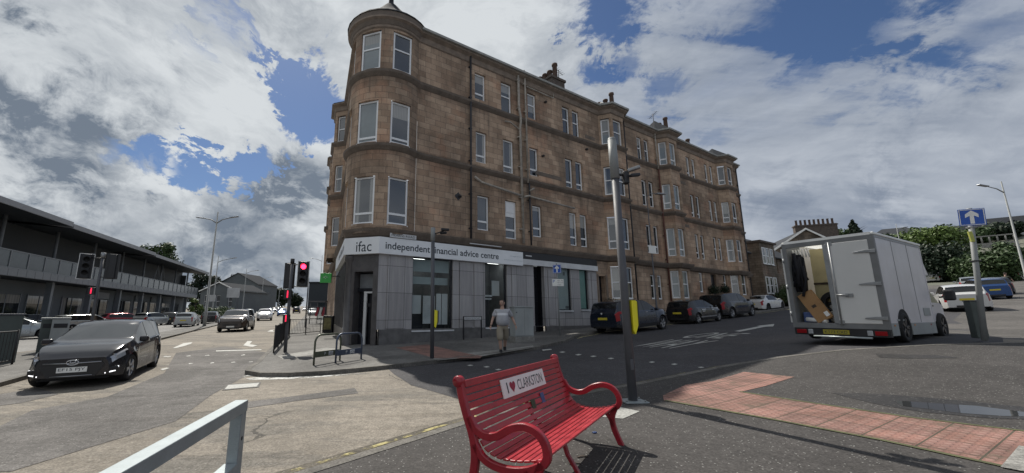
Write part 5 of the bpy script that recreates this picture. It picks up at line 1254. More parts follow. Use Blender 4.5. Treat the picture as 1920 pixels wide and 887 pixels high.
# load
c = MB(); c.box((-.02, -.23, 0), (.02, .23, .86), bevel=.006); cb = c.build('cardboard_box', 'cardboard'); cb.matrix_world = VM @ Matrix.Translation((.12, 1.30, FL+.12)) @ Matrix.Rotation(R(-30), 4, 'X') @ Matrix.Rotation(R(8), 4, 'Y')
c = MB(); c.box((-.05, -.20, .0), (.05, .20, .92), bevel=.006); cb.data = c.mesh('cardboard_box', 'cardboard'); tag(cb, 'tall flat brown cardboard box leaning in the open doorway of the van', 'box')
c = MB(); c.box((-.056, -.18, .06), (-.052, -.08, .20)); l_ = c.build('address_label', 'white_paint', cb)
c = MB(); c.box((-.056, -.05, .42), (-.052, .06, .50)); c.build('printed_mark', 'bark', cb)
w = link('spare_wheel', tyre); w.matrix_world = VM @ Matrix.Translation((.74, 1.22, FL+.60)) @ Matrix.Rotation(R(90), 4, 'Z') @ Matrix.Rotation(R(12), 4, 'X') @ Matrix.Scale(1.05, 4)
tag(w, 'black spare wheel standing behind the cardboard box in the van', 'wheel'); link('rim', pane_copy(rim, 'alloy_dark'), w)
# dark straps and cloths hanging on the left side
c = MB(); rr = random.Random(3)
for k in range(16):
    y = Wv-.12-rr.random()*.26; z1 = TP_-.25-rr.random()*.5; z0 = FL+.75+rr.random()*.6; x = .12+rr.random()*.2
    c.tube([(x, y, z1), (x+.02, y+(rr.random()-.5)*.1, (z0+z1)/2), (x, y+(rr.random()-.5)*.2, z0)], .022+.03*rr.random(), 6)
c.build('strap_bundle', 'dark_cloth').matrix_world = VM; tag(COL.objects['strap_bundle'], 'tangle of black straps and cloths hanging inside the left side of the van', 'straps')
c = MB(); c.bar([(.4, Wv-.2, TP_-.45), (.38, Wv-.23, TP_-.9), (.4, Wv-.22, FL+.95)], [.22, .26, .18], .08, (1, 0, 0)); q = c.build('hanging_cloth', 'dark_cloth'); q.matrix_world = VM; tag(q, 'black cloth hanging behind the straps inside the van', 'cloth')
c = MB()
for k in range(6): c.tube([(.3, Wv-.12-k*.075, TP_-.16), (.32, Wv-.14-k*.075, TP_-.42)], .022, 6)
q = c.build('light_straps', 'plate_white'); q.matrix_world = VM; tag(q, 'row of pale ratchet straps hung from the van roof inside', 'straps')
c = MB(); c.tube([(.12, Wv-.75, FL+.10), (.2, Wv-.25, FL+.14)], .06, 10); q = c.build('rolled_sheet', 'plate_white'); q.matrix_world = VM; tag(q, 'pale rolled sheet on the van floor left of the cardboard box', 'roll')
c = MB(); c.obox((.5, Wv-.45, FL+.2), (.6, .55, .3), bevel=.03); q = c.build('load_case', 'plaque_blue'); q.matrix_world = VM; tag(q, 'dark blue case on the van floor behind the rolled sheet', 'case')
c = MB()
for k in range(3): c.obox((.45+k*.05, dw+.10+.02*k, FL+.14+.17*k), (.34, .3, .15), .2*k, .05)
q = c.build('sack_pile', 'concrete'); q.matrix_world = VM; tag(q, 'small pile of pale sacks beside the closed door inside the van', 'sacks')
# ---------------------------------------------------------------- bench
BX, BY, BAZ, BL, BS = .166, 3.194, .598, 2.11, .971
bench = thing('park_bench', 'red slatted metal bench with an I heart CLARKSTON board on its backrest', 'bench', (BX, BY, g(BX+.6, BY+.9)), math.pi/2-BAZ)
bench.scale = (BS,)*3
def bp(d, z, x=0.): return (x, -d, z)
BACK = [(-.17, .90), (-.145, .80), (-.11, .68), (-.055, .56), (.0, .47)]
SEAT = [(.0, .47), (.06, .42), (.15, .395), (.27, .395), (.39, .415), (.50, .445)]
def frame(x):
    f = MB()
    def b(path, w, n=6): f.bar([bp(q.x, q.y, x) for q in catmull([Vector((a, c)) for a, c in path], n)], w, .048, (1, 0, 0))
    b([(-.13, 0), (-.10, .12), (-.055, .28), (-.045, .42), (-.07, .54), (-.125, .68), (-.165, .80), (-.19, .91)], .065, 5)       # rear leg and back
    b([(-.095, .66), (-.04, .58), (.05, .545), (.15, .56), (.26, .625), (.37, .655), (.47, .63), (.53, .56), (.54, .48), (.51, .43)], .058, 6)   # arm scroll
    b([(-.045, .47), (.02, .39), (.12, .35), (.26, .345), (.40, .375), (.51, .43)], .055, 6)                                    # seat rail
    b([(.50, .44), (.455, .33), (.46, .22), (.505, .10), (.55, .0)], .058, 5)                                                  # front leg
    b([(.38, .37), (.43, .30), (.46, .22)], .04, 4)
    f.lathe([(0, -.03), (.042, -.03), (.046, -.02), (.046, .02), (.042, .03), (0, .03)], 14, Matrix.Translation(bp(-.20, .915, x)) @ Matrix.Rotation(R(90), 4, 'Y'))
    f.obox(bp(-.13, .012, x), (.06, .10, .024)); f.obox(bp(.55, .012, x), (.06, .10, .024))
    return f.build('end_frame', 'iron_red', bench, recalc=True)
frame(0.); frame(BL)
f = MB(); f.bar([bp(q.x-.02, q.y-.016, BL/2) for q in catmull([Vector(p) for p in BACK[:-1]+SEAT], 5)], .018, .05, (1, 0, 0)); f.bar([bp(.24, .37, BL/2), bp(.3, .18, BL/2), bp(.42, 0, BL/2)], .035, .045, (1, 0, 0)); f.bar([bp(.24, .37, BL/2), bp(.1, .18, BL/2), bp(-.05, 0, BL/2)], .035, .045, (1, 0, 0)); f.build('centre_support', 'iron_red', bench, recalc=True)
cv = catmull([Vector(p) for p in BACK[:-1]+SEAT], 12); acc = [0.]
for a, c in zip(cv, cv[1:]): acc.append(acc[-1]+(c-a).length)
def along(s):
    for i in range(len(acc)-1):
        if s <= acc[i+1]: k = (s-acc[i])/(acc[i+1]-acc[i]); return cv[i].lerp(cv[i+1], k), (cv[i+1]-cv[i]).normalized()
    return cv[-1], (cv[-1]-cv[-2]).normalized()
tot = acc[-1]; NS = 18
for k in range(NS):
    s_ = .012+(tot-.03)*k/(NS-1); p, tdir_ = along(s_); a_ = math.atan2(tdir_.y, tdir_.x)
    f = MB(); w_ = .046 if k not in (0, NS-1) else .055
    f.obox((BL/2, -p.x, p.y+.006), (BL-.04, w_, .016 if k else .04), rx=-a_, bevel=.005); f.build('back_slat' if k < 8 else 'seat_slat', 'wood_red', bench)
# name board on the backrest
p, td = along(.135); lean = math.atan2(td.y, td.x)
mb_ = MB(); mb_.box((0, -.012, 0), (.98, 0, .165), bevel=.002)
bo = mb_.build('name_board', 'plate_white', bench); bo.location = (BL*.275, -along(.215)[0].x-.012, along(.215)[0].y); tilt = math.atan2(.9-.68, .06); bo.rotation_euler = (-(math.pi/2-tilt), 0, 0)
mat('plate_letter', (.05, .055, .06), .5, .1)
text('I', .020, .095, bo, (.09, -.0135, .035), (R(90), 0, 0), 'plate_letter', 'board_letter'); text('CLARKSTON', .60, .095, bo, (.31, -.0135, .035), (R(90), 0, 0), 'plate_letter', 'board_lettering')
h_ = MB(); hp = []
for k in range(28):
    a = 2*math.pi*k/28; hp.append((16*math.sin(a)**3, 13*math.cos(a)-5*math.cos(2*a)-2*math.cos(3*a)-math.cos(4*a)))
h_.face([(.205+x*.0036, -.0138, .085+y*.0036) for x, y in hp][::-1]); h_.build('heart', 'heart_red', bo)
for (u, mt, w_, s0) in ((.50, 'plaque_green', .085, .385), (.625, 'plaque_blue', .08, .36)):
    pp, tt_ = along(s0); f = MB(); f.box((0, -.008, 0), (w_, 0, .11), bevel=.002)
    q = f.build('plaque', mt, bench); q.location = (BL*u, -pp.x-.014, pp.y-.03); q.rotation_euler = (-(math.pi/2-tilt), 0, 0); 
tag(q, 'small blue plaque screwed to the backrest slats')
# bits of litter under the bench
q = MB(); c0 = G(1115, 813); q.obox(c0+Vector((0, 0, .008)), (.05, .03, .015), .4, .003); tag(q.build('litter', 'plaque_blue'), 'small crumpled blue wrapper on the pavement under the bench', 'litter')
for px, py, r_ in ((1077, 872, .5), (1092, 859, .1)):
    q = MB(); c0 = G(px, py); q.bar([c0+Vector((-.05, -.01, .006)), c0+Vector((0, .012, .012)), c0+Vector((.06, 0, .006))], .02, .006, (0, 0, 1)); tag(q.build('dry_leaf', 'bark'), 'dark dry leaf lying on the pavement '+('just below the bench front edge' if r_ > .3 else 'beside another leaf under the bench'), 'leaf')

# ---------------------------------------------------------------- galvanised handrail in the foreground
hr = thing('handrail', 'grey galvanised square tube handrail cut off by the bottom edge of the photo', 'handrail', (0, 0, 0))
zt = 1.0; P1_ = Vector((-1.25, 2.42, zt)); dirr = (Vector((-1.10, 1.37, zt))-P1_).normalized()
rzh = math.atan2(dirr.y, dirr.x)
for nm, z, a, b_ in (('top_rail', zt-.03, -.03, 2.6), ('lower_rail', zt-.345, .04, 2.6)):
    q = MB(); q.obox(P1_+dirr*((a+b_)/2)+Vector((0, 0, z-zt)), (b_-a, .072, .06), rzh, .004); q.build(nm, 'galv', hr)
for k in (0., 1.9):
    pb = P1_+dirr*k; q = MB(); q.obox((pb.x, pb.y, (zt-.061)/2), (.075, .06, zt-.061), rzh, .004); ps = q.build('post', 'galv', hr)
    q = MB(); pq = pb+Vector((dirr.y, -dirr.x, 0))*.0305; q = MB(); q.lathe([(0, 0), (.010, 0), (.012, -.004)], 10, Matrix.Translation((pb.x-dirr.x*.031, pb.y-dirr.y*.031, .80)) @ Matrix.Rotation(rzh-R(90), 4, 'Z') @ Matrix.Rotation(R(-90), 4, 'X')); q.build('bolt_hole', 'rubber', ps)
    q = MB(); q.lathe([(0, 0), (.011, 0), (.013, .004)], 10, Matrix.Translation((pb.x, pb.y, .80)) @ Matrix.Rotation(rzh, 4, 'Z') @ Matrix.Translation((0, .031, 0)) @ Matrix.Rotation(R(90), 4, 'X')); q.build('bolt_hole', 'rubber', ps)

# ---------------------------------------------------------------- posts
def pole(root, base, top, r0, r1, mt, nm='pole', n=16):
    q = MB(); q.tube([base, top], [r0, r1], n); return q.build(nm, mt, root)
# camera mast beside the bench
b0 = Vector((2.66, 6.42, g(2.66, 6.42))); ms_ = thing('camera_mast', 'thick grey steel camera mast behind the far end of the bench', 'mast', tuple(b0))
pole(ms_, (0, 0, 0), (-.02, 0, 3.55), .066, .058, 'post_grey'); pole(ms_, (-.02, 0, 3.55), (-.03, 0, 4.25), .072, .070, 'post_pale', 'pole_cap'); q = MB(); q.lathe([(.072, 4.25), (.06, 4.28), (0, 4.29)], 16, Matrix.Translation((-.03, 0, 0))); q.build('pole_cap_top', 'post_pale', ms_)
q = MB(); q.obox((0, 0, .01), (.36, .30, .02), .1, .004); q.build('base_plate', 'galv', ms_)
q = MB()
for sx in (-1, 1):
    for sy in (-1, 1): q.tube([(sx*.14, sy*.11, .02), (sx*.14, sy*.11, .045)], .014, 6)
q.build('base_bolts', 'steel', ms_)
q = MB(); q.obox((.0, -.066, .55), (.05, .012, .16), 0, .002); q.build('pole_door', 'post_grey', ms_)
q = MB(); q.prism([(.06, 1.06), (.09, 1.0), (.14, 1.14), (.145, 1.50), (.12, 1.52), (.06, 1.52)], -.08, .05, Matrix(((1, 0, 0, 0), (0, 0, 1, 0), (0, 1, 0, 0), (0, 0, 0, 1)))); q.build('push_button_unit', 'yellow_plastic', ms_)
q = MB(); q.prism([(.14, 1.12), (.155, 1.15), (.16, 1.49), (.145, 1.50)], -.085, .055, Matrix(((1, 0, 0, 0), (0, 0, 1, 0), (0, 1, 0, 0), (0, 0, 0, 1)))); q.build('unit_backplate', 'black_plastic', ms_)
q = MB(); q.tube([(.05, 0, 3.62), (.14, 0, 3.62)], .025, 8); q.obox((.15, -.02, 3.56), (.09, .10, .22), 0, .02); cm_ = q.build('camera_bracket', 'black_plastic', ms_)
for dz, an in ((.03, -.5), (-.08, .35)):
    q = MB(); q.obox((.20+.07*math.cos(an), -.10, 3.66+dz), (.20, .07, .055), an, .015, ry=-.2); q.build('camera_housing', 'steel' if dz > 0 else 'black_plastic', ms_)
# signal post by the shop corner with a yellow box
b0 = G(810, 672); p2 = thing('crossing_post', 'slim dark grey post with a yellow push button box in front of the shop window', 'post', tuple(b0))
pole(p2, (0, 0, 0), (-.03, 0, 4.0), .062, .058, 'post_grey'); pole(p2, (-.03, 0, 3.62), (-.03, 0, 4.05), .072, .072, 'post_pale', 'pole_cap')
q = MB(); q.prism([(.06, .95), (.10, .90), (.15, 1.08), (.155, 1.42), (.06, 1.45)], -.09, .07, Matrix(((1, 0, 0, 0), (0, 0, 1, 0), (0, 1, 0, 0), (0, 0, 0, 1)))); q.build('push_button_unit', 'yellow_plastic', p2)
q = MB(); q.prism([(.15, 1.0), (.18, 1.06), (.185, 1.42), (.155, 1.44)], -.09, .07, Matrix(((1, 0, 0, 0), (0, 0, 1, 0), (0, 1, 0, 0), (0, 0, 0, 1)))); q.build('unit_backplate', 'black_plastic', p2)
q = MB(); q.tube([(.03, 0, 3.85), (.32, 0, 3.95)], .02, 6); q.obox((.36, -.05, 3.98), (.26, .10, .08), .3, .02); q.obox((.30, .1, 3.90), (.24, .08, .08), -.6, .02); q.build('detector', 'black_plastic', p2)

def head(root, loc, rz, lit=None, border=True, h=.92, w=.40, name='signal_head'):
    """three-lens signal: faces local -y"""
    e_ = MB(); e_.box((-.13, -.10, -h/2+.03), (.13, .08, h/2-.03), bevel=.02); o = e_.build(name, 'black_plastic', root); o.location = loc; o.rotation_euler = (0, 0, rz)
    bk = MB(); bk.box((-w/2, .0, -h/2), (w/2, .018, h/2)); bk.build('backing_board', 'black_plastic', o)
    if border:
        bd_ = MB(); t_ = .022
        for a, b_ in (((-w/2, -h/2), (w/2, -h/2+t_)), ((-w/2, h/2-t_), (w/2, h/2)), ((-w/2, -h/2), (-w/2+t_, h/2)), ((w/2-t_, -h/2), (w/2, h/2))): bd_.box((a[0], -.006, a[1]), (b_[0], -.001, b_[1]))
        bd_.build('white_border', 'white_paint', o)
    for k, z in enumerate((.28, 0, -.28)):
        v = MB(); v.lathe([(.115, 0), (.11, -.2)], 18, Matrix.Translation((0, -.1, z)) @ Matrix.Rotation(R(-90), 4, 'X'), a0=R(-30), a1=R(210)) if False else v.tube([(.112*math.cos(a), 0, 0) for a in (0,)]*2, .001) if False else None
        v = MB(); A_ = [R(-25+230*i/14) for i in range(15)]
        for a, b_ in zip(A_, A_[1:]):
            da, db = .10+.12*max(0, math.sin(a)), .10+.12*max(0, math.sin(b_))
            for rr_ in (.112, .104):
                v.face([(rr_*math.cos(a), -.1, z+rr_*math.sin(a)), (rr_*math.cos(b_), -.1, z+rr_*math.sin(b_)), (rr_*math.cos(b_), -.1-db, z+rr_*math.sin(b_)), (rr_*math.cos(a), -.1-da, z+rr_*math.sin(a))])
        v.build('visor', 'black_plastic', o)
        l = MB(); l.lathe([(0, .02), (.06, .015), (.1, 0)], 18, Matrix.Translation((0, -.098, z)) @ Matrix.Rotation(R(90), 4, 'X')); l.build('lens', 'red_lamp' if (lit == k) else 'rubber', o)
    return o
def ped(root, loc, rz, s=1., nm='pedestrian_signal'):
    e_ = MB(); e_.box((-.13*s, -.09, -.17*s), (.13*s, .06, .17*s), bevel=.015); o = e_.build(nm, 'black_plastic', root); o.location = loc; o.rotation_euler = (0, 0, rz)
    m = MB(); k = .1*s
    m.obox((0, -.096, .05*s), (.045*s, .006, .10*s)); m.obox((0, -.096, .122*s), (.035*s, .006, .035*s)); m.obox((-.014*s, -.096, -.06*s), (.018*s, .006, .13*s)); m.obox((.014*s, -.096, -.06*s), (.018*s, .006, .13*s)); m.build('red_man', 'red_lamp_dim', o); return o
b0 = G(534.5, 660); sg1 = thing('traffic_signal', 'traffic signal post at the corner kerb showing a red light on its right head', 'traffic light', tuple(b0))
pole(sg1, (0, 0, 0), (0, 0, 3.42), .062, .058, 'post_grey'); pole(sg1, (0, 0, 3.3), (0, 0, 3.5), .075, .075, 'black_plastic', 'pole_cap')
head(sg1, (-.13, .14, 2.85), math.pi+.2, None, False, 1.0); head(sg1, (.46, -.02, 2.90), .28, 0, True, 1.02, .44)
q = MB(); q.tube([(0, 0, 3.25), (.4, .04, 3.3)], .02, 6); q.tube([(0, 0, 2.45), (.42, .04, 2.42)], .02, 6); q.build('bracket', 'black_plastic', sg1)
ped(sg1, (-.02, -.10, 2.12), .15); ped(sg1, (.0, -.11, 1.22), .1, .9, 'push_button_unit')
b0 = G(166, 632); b0 = Vector((-15.9*.98, 17.2, g(-15.6, 17.2)))
b0 = Vector(D(170, 616, 17)); b0.z = g(b0.x, b0.y)
sg2 = thing('traffic_signal', 'traffic signal post on the left median, its white edged head turned away', 'traffic light', tuple(b0))
hz = D(185, 478, 17).z-b0.z
pole(sg2, (0, 0, 0), (.0, 0, hz-.1), .06, .055, 'post_grey'); pole(sg2, (0, 0, hz-.12), (0, 0, hz+.1), .085, .085, 'steel', 'pole_cap')
head(sg2, (-.62, -.06, hz-.50), R(42), None, True, 1.10, .50); head(sg2, (.38, .1, hz-.48), math.pi+.5, None, False, 1.1, .46); ped(sg2, (-.14, -.10, hz-1.55), .5, .9)
q = MB(); q.tube([(0, 0, hz-.15), (-.55, .05, hz-.12)], .022, 6); q.tube([(0, 0, hz-.95), (.4, .1, hz-.93)], .022, 6); q.build('bracket', 'black_plastic', sg2)
# guard rail
GRM = 'lengths of guard rail on the kerbs'
def guard(p, q_, label, n, h=1.0, mt='black_plastic', shear=True):
    p = Vector(p); q_ = Vector(q_); o = thing('guard_rail', label, 'guard rail', tuple(p), 0); d = q_-p
    m = MB()
    for z in (.12, h-.05): m.tube([(0, 0, z), (d.x, d.y, d.z+z)], .022, 8)
    m.build('rail', mt, o)
    for k in range(n+1):
        m = MB(); c = d*(k/n); m.tube([(c.x, c.y, c.z-.05), (c.x, c.y, c.z+h)], .028, 8); m.build('post', mt, o)
    m = MB(); k = max(4, int(d.length/.12))
    for i in range(1, k): c = d*(i/k); m.tube([(c.x, c.y, c.z+.12), (c.x, c.y, c.z+h-.05)], .009, 5, cap=False)
    m.build('infill_bars', mt, o)['kind'] = 'stuff'; return o
K0 = Vector((-6.75, 15.1)); K1 = K0+U*9.6; kk = lambda v: (v.x, v.y, g(v.x, v.y))
guard(kk(K0), kk(K1), 'dark pedestrian guard rail running along the corner kerb behind the signal post', 5); K2 = K0+U*12.0+Vector((.3, .1)); guard(kk(K1+U*.4), kk(K2+Vector((1.4, .4))), 'short guard rail length set at an angle beyond the long one', 2)
a_, b_ = Vector((-13.0, 9.5)), Vector((-13.75, 12.8)); guard(kk(a_), kk(b_), 'black guard rail at the left edge behind the grey hatchback', 3, 1.05)
# cycle hoops
GH = 'cycle hoops on the corner pavement'
def hoop(p, q_, label, mt, pc):
    p = Vector(p); q_ = Vector(q_); d = (q_-p); d.z = 0; L_ = d.length; o = thing('cycle_hoop', label, 'bike rack', tuple(p), math.atan2(d.y, d.x), GH)
    r = .22; hgt = .82; pts = [(0, 0, -.05), (0, 0, hgt-r)]+[(r-r*math.cos(R(a)), 0, hgt-r+r*math.sin(R(a))) for a in range(15, 90, 15)]+[(r, 0, hgt), (L_-r, 0, hgt)]+[(L_-r+r*math.sin(R(a)), 0, hgt-r+r*math.cos(R(a))) for a in range(15, 90, 15)]+[(L_, 0, hgt-r), (L_, 0, -.05)]
    m = MB(); m.tube(pts, .028, 10); m.build('tube', mt, o); m = MB(); m.box((.02, -.012, .20), (L_-.02, .012, .36)); pn = m.build('panel', mt, o)
    text('P', .055, .085, pn, (L_*.36, -.014, .24), (R(90), 0, 0), 'sign_grey'); m = MB(); m.box((L_*.52, -.016, .225), (L_*.52+.18, -.013, .335)); m.build('cycle_mark_plate', 'sign_grey', pn)
    m = MB()
    for cx in (.045, .135):
        m.tube([(L_*.52+cx+.03*math.cos(2*math.pi*k/10), -.018, .262+.03*math.sin(2*math.pi*k/10)) for k in range(11)], .004, 4)
    m.tube([(L_*.52+.045, -.018, .262), (L_*.52+.075, -.018, .31), (L_*.52+.12, -.018, .31), (L_*.52+.135, -.018, .262)], .004, 4); m.build('cycle_mark', 'black_plastic', pn)
mat('hoop_a', (.09, .10, .07), .4, .3, 8, metal=.3); mat('hoop_b', (.075, .095, .14), .4, .2, 8, metal=.4)
hoop(G(588, 685), G(637, 676), 'greenish grey cycle hoop nearer the kerb corner', 'hoop_a', 0); hoop(G(629, 681), G(677, 673), 'blue grey cycle hoop overlapping the greenish one, nearer the shop door', 'hoop_b', 1)
# standing street nameplate
s0_, z0_ = fhit(868.5, 593, -.45); s1_, _ = fhit(903, 593, -.45); q_ = A0+FD*s0_-FN*.45; gq = g(q_.x, q_.y)
o = thing('street_nameplate', 'low street name sign on two black legs against the shop wall', 'street sign', (q_.x, q_.y, gq), AZR); L_ = s1_-s0_; hh = z0_-gq
m = MB(); m.box((0, -.02, hh-.19), (L_, .02, hh)); fr2 = m.build('sign_frame', 'black_paint', o); m = MB(); m.box((.05, -.028, hh-.16), (L_-.05, -.021, hh-.03)); m.build('sign_plate', 'sign_grey', o); text('MEARNS ROAD', L_-.18, .085, o, (.09, -.03, hh-.137), (R(90), 0, 0), 'black_paint')
for x in (.02, L_-.02): m = MB(); m.box((x-.025, -.025, 0), (x+.025, .025, hh-.19)); m.build('leg', 'black_paint', o)
# cabinet
a_ = G(966, 643); b_ = G(1003, 640); d = b_-a_; L_ = d.length; print('cab', L_)
o = thing('telecom_cabinet', 'tall pale grey utility cabinet on the pavement beside the walking man', 'cabinet', tuple(a_), math.atan2(d.y, d.x))
m = MB(); m.box((0, 0, 0), (L_, .45, .24), bevel=.01); m.build('plinth', 'concrete', o); m = MB(); m.box((.02, .02, .24), (L_-.02, .43, 1.42), bevel=.02); m.build('body', 'box_grey', o)
for x0, x1 in ((.04, L_/2-.005), (L_/2+.005, L_-.04)): m = MB(); m.box((x0, .008, .28), (x1, .02, 1.38), bevel=.004); m.build('door', 'box_grey', o)
m = MB(); m.box((-.01, -.01, 1.42), (L_+.01, .46, 1.47), bevel=.01); m.build('lid', 'box_grey', o); m = MB(); m.lathe([(0, 0), (.02, 0), (.025, .01)], 10, Matrix.Translation((.10, .005, 1.22)) @ Matrix.Rotation(R(90), 4, 'X')); m.build('lock', 'black_plastic', o)
# one-way signs
def arrow_sign(parent, loc, rz, s, nm='one_way_plate'):
    m = MB(); m.box((-s/2, -.012, -s/2), (s/2, .0, s/2), bevel=.004); o = m.build(nm, 'blue_sign', parent); o.location = loc; o.rotation_euler = (0, 0, rz)
    k = s/2; m = MB(); pts = [(-.16*k, -.78*k), (.16*k, -.78*k), (.16*k, .18*k), (.50*k, -.06*k), (.50*k, .34*k), (.16*k, .66*k), (0, .80*k), (-.16*k, .66*k), (-.50*k, .34*k), (-.50*k, -.06*k), (-.16*k, .18*k)]
    m.face([(x, -.0145, z) for x, z in pts]); m.build('arrow', 'white_paint', o)
    m = MB(); t_ = .02*s/.6
    for a, c in (((-k+t_, -k+t_), (k-t_, -k+2*t_)), ((-k+t_, k-2*t_), (k-t_, k-t_)), ((-k+t_, -k+2*t_), (-k+2*t_, k-2*t_)), ((k-2*t_, -k+2*t_), (k-t_, k-2*t_))): m.box((a[0], -.014, a[1]), (c[0], -.0125, c[1]))
    m.build('border', 'white_paint', o); return o
b0 = G(1050, 629); sp1 = thing('parking_sign', 'slim sign post by the shop with a small blue arrow sign above a parking plate', 'sign post', tuple(b0))
tz = D(1042, 494, b0.y).z-b0.z; pole(sp1, (0, 0, 0), (-.02, 0, tz), .035, .035, 'post_pale'); arrow_sign(sp1, (-.02, -.05, tz-.28), -.55, .42)
m = MB(); m.box((-.28, -.055, tz-1.12), (.28, -.04, tz-.78)); pp_ = m.build('parking_plate', 'plate_white', sp1); text('P', .09, .14, pp_, (-.24, -.058, tz-.96), (R(90), 0, 0), 'blue_sign')
for k, (t_, w_) in enumerate((('Mon - Sat', .26), ('8 am - 6 pm', .27), ('1 hour', .17))): text(t_, w_, .055, pp_, (-.02, -.058, tz-.88-.10*k), (R(90), 0, 0), 'black_paint')
b0 = G(1847, 640); sp2 = thing('one_way_sign', 'blue one way sign with a white arrow on a leaning pale post at the right', 'road sign', tuple(b0))
tp = D(1817, 391, b0.y-.1)-b0; pole(sp2, (0, 0, 0), tuple(tp), .055, .05, 'post_pale'); ax = tp.normalized(); c_ = tp-ax*.24; arrow_sign(sp2, (c_.x-.05, c_.y-.07, c_.z), -.55, .42).rotation_euler = (0, R(3), -.75)
mat('tag_yellow', (.42, .44, .10), .6, .15); q_ = tp-ax*.72; m = MB(); m.obox((q_.x-.07, q_.y-.03, q_.z), (.07, .05, .26), -.3, .008, ry=R(-4)); m.build('tag_plate', 'tag_yellow', sp2)
q_ = tp-ax*.13
for k in (.2, .48, 1.32): 
    m = MB(); q_ = tp-ax*k; m.obox(q_, (.14, .13, .03), -.3, .004); m.build('clamp', 'steel' if k < 1 else 'black_plastic', sp2)
b0 = G(1838, 634); o = thing('grit_bin', 'narrow dark green metal feeder pillar leaning against the one way sign post', 'feeder pillar', tuple(b0), -.35); m = MB(); m.box((-.10, -.10, 0), (.12, .12, .92), Matrix.Rotation(R(0), 4, 'Y'), .02); m.build('body', 'box_green', o); o.name = 'feeder_pillar'
m = MB(); m.box((-.11, -.11, .92), (.13, .13, .95), Matrix.Rotation(R(0), 4, 'Y'), .01); m.build('lid', 'post_grey', o)
# lamp posts
def lamp(base, h, arms, label, r=.10, arm=2.4, rz=0., mt='post_pale', grp=None, tilt=.12):
    o = thing('street_lamp', label, 'street lamp', tuple(base), rz, grp); m = MB(); m.tube([(0, 0, 0), (0, 0, 1.4), (0, 0, 1.42), (0, 0, h*1.04)], [r, r, r*.75, r*.35], 10); m.build('pole', mt, o)
    for s_ in arms:
        m = MB(); m.tube([(0, 0, h*.93), (s_*arm*.4, 0, h*.965), (s_*arm, 0, h*.965+arm*tilt)], [r*.4, r*.36, r*.3], 6); m.build('arm', mt, o)
        m = MB(); m.obox((s_*(arm+.35), 0, h*.965+arm*tilt+.05), (.95, .26, .10), 0, .04, ry=-s_*.12); m.build('lamp_head', 'steel', o)
    return o
GLP = 'single arm street lamps receding along the main road'
b0 = D(383, 612, 41); hh = D(401, 405, 41).z-g(b0.x, b0.y)
lamp((b0.x, b0.y, g(b0.x, b0.y)), hh, (1, -1), 'tall double arm street lamp on the median beside the left car park', .16, 1.55, -.1)
for i, (px, pyb, pyt, Y, s_) in enumerate(((396, 598, 484, 62, 1), (455, 577, 507, 92, 1), (489, 577, 519, 118, 1), (522, 568, 523, 150, 1), (598, 572, 483, 90, -1))):
    b = D(px, pyb, Y); t_ = D(px+4 if i < 4 else px, pyt, Y); b.z = g(b.x, b.y)
    lamp(b, t_.z-b.z, (s_,), ('nearest single arm lamp, just right of the double lamp', 'lamp in front of the white gable end', 'lamp beside the dark terrace on the left of the road', 'farthest lamp, small against the trees by the signal post', 'lamp seen beyond the corner building above the dark hall')[i], .13, 2.2, -.1, grp=GLP if i < 4 else None)
b0 = G(1190, 600); b0 = Vector(A0+FD*14.6-FN*2.2); hh = D(1180, 352, b0.y).z-g(b0.x, b0.y)
lamp((b0.x, b0.y, g(b0.x, b0.y)), hh/1.0, (1,), 'slim street lamp in front of the tenement bay behind the camera mast', .06, 1.1, .5, 'post_grey', tilt=.05)
m = MB(); m.box((-.35, -.08, 0), (.35, -.06, .5)); pl2 = m.build('small_sign', 'plate_white', COL.objects[-1] if False else [o for o in COL.objects if o.name.startswith('street_lamp')][-1]); pl2.location = (0, 0, hh*.5)
b0 = D(1935, 560, 33); b0.z = g(b0.x, b0.y); hh = D(1903, 348, 33).z-b0.z; lamp(b0, hh, (-1,), 'tall street lamp cut by the right edge of the photo', .12, 1.6, .1)
b0 = D(1686, 450, 70); b0.z = g(b0.x, b0.y); hh = D(1682, 424, 70).z-b0.z; lamp(b0, hh, (1,), 'grey street lamp on the hill above the van roof', .12, 1.4, .1)
b0 = G(572, 614); 
q = thing('sign_pole', 'bare grey sign pole behind the red traffic signal head', 'pole', tuple(b0)); pole(q, (0, 0, 0), (0, 0, 4.2), .06, .05, 'post_grey'); m = MB(); m.lathe([(.06, 4.2), (.05, 4.24), (0, 4.25)], 10); m.build('pole_cap', 'steel', q)
# A-board, shelter, hanging green sign
a_ = G(604, 624); b_ = G(622, 624); d = b_-a_; o = thing('a_board', 'black framed pavement board with a faded yellow poster by the left shopfront', 'a-board', tuple(a_), math.atan2(d.y, d.x)); L_ = d.length
m = MB(); m.box((0, -.02, 0), (L_, .3, 1.12), bevel=.01); m.build('frame', 'black_paint', o); mat('poster_yellow', (.16, .14, .06), .6, .5, 5); m = MB(); m.box((.08, -.03, .22), (L_-.08, -.021, .98)); m.build('poster', 'poster_yellow', o)
a_ = G(580, 607); b_ = G(608, 607); d = b_-a_; o = thing('bus_shelter', 'glass and steel bus shelter on the pavement beyond the corner', 'bus shelter', tuple(a_), math.atan2(d.y, d.x)); L_ = d.length
for x in (0, L_):
    for y in (0, 1.3): m = MB(); m.tube([(x, y, 0), (x, y, 2.3)], .045, 8); m.build('post', 'post_grey', o)
m = MB(); m.box((-.1, -.2, 2.3), (L_+.1, 1.5, 2.4)); m.build('roof', 'post_grey', o); m = MB(); m.box((.05, 1.28, .35), (L_-.05, 1.3, 2.2)); m.build('glass_panel', 'shop_glass', o); m = MB(); m.box((.2, .7, .45), (L_-.2, .9, .5)); m.box((.05, -.01, .5), (L_-.05, .01, .56)); m.build('bench_rail', 'post_pale', o)
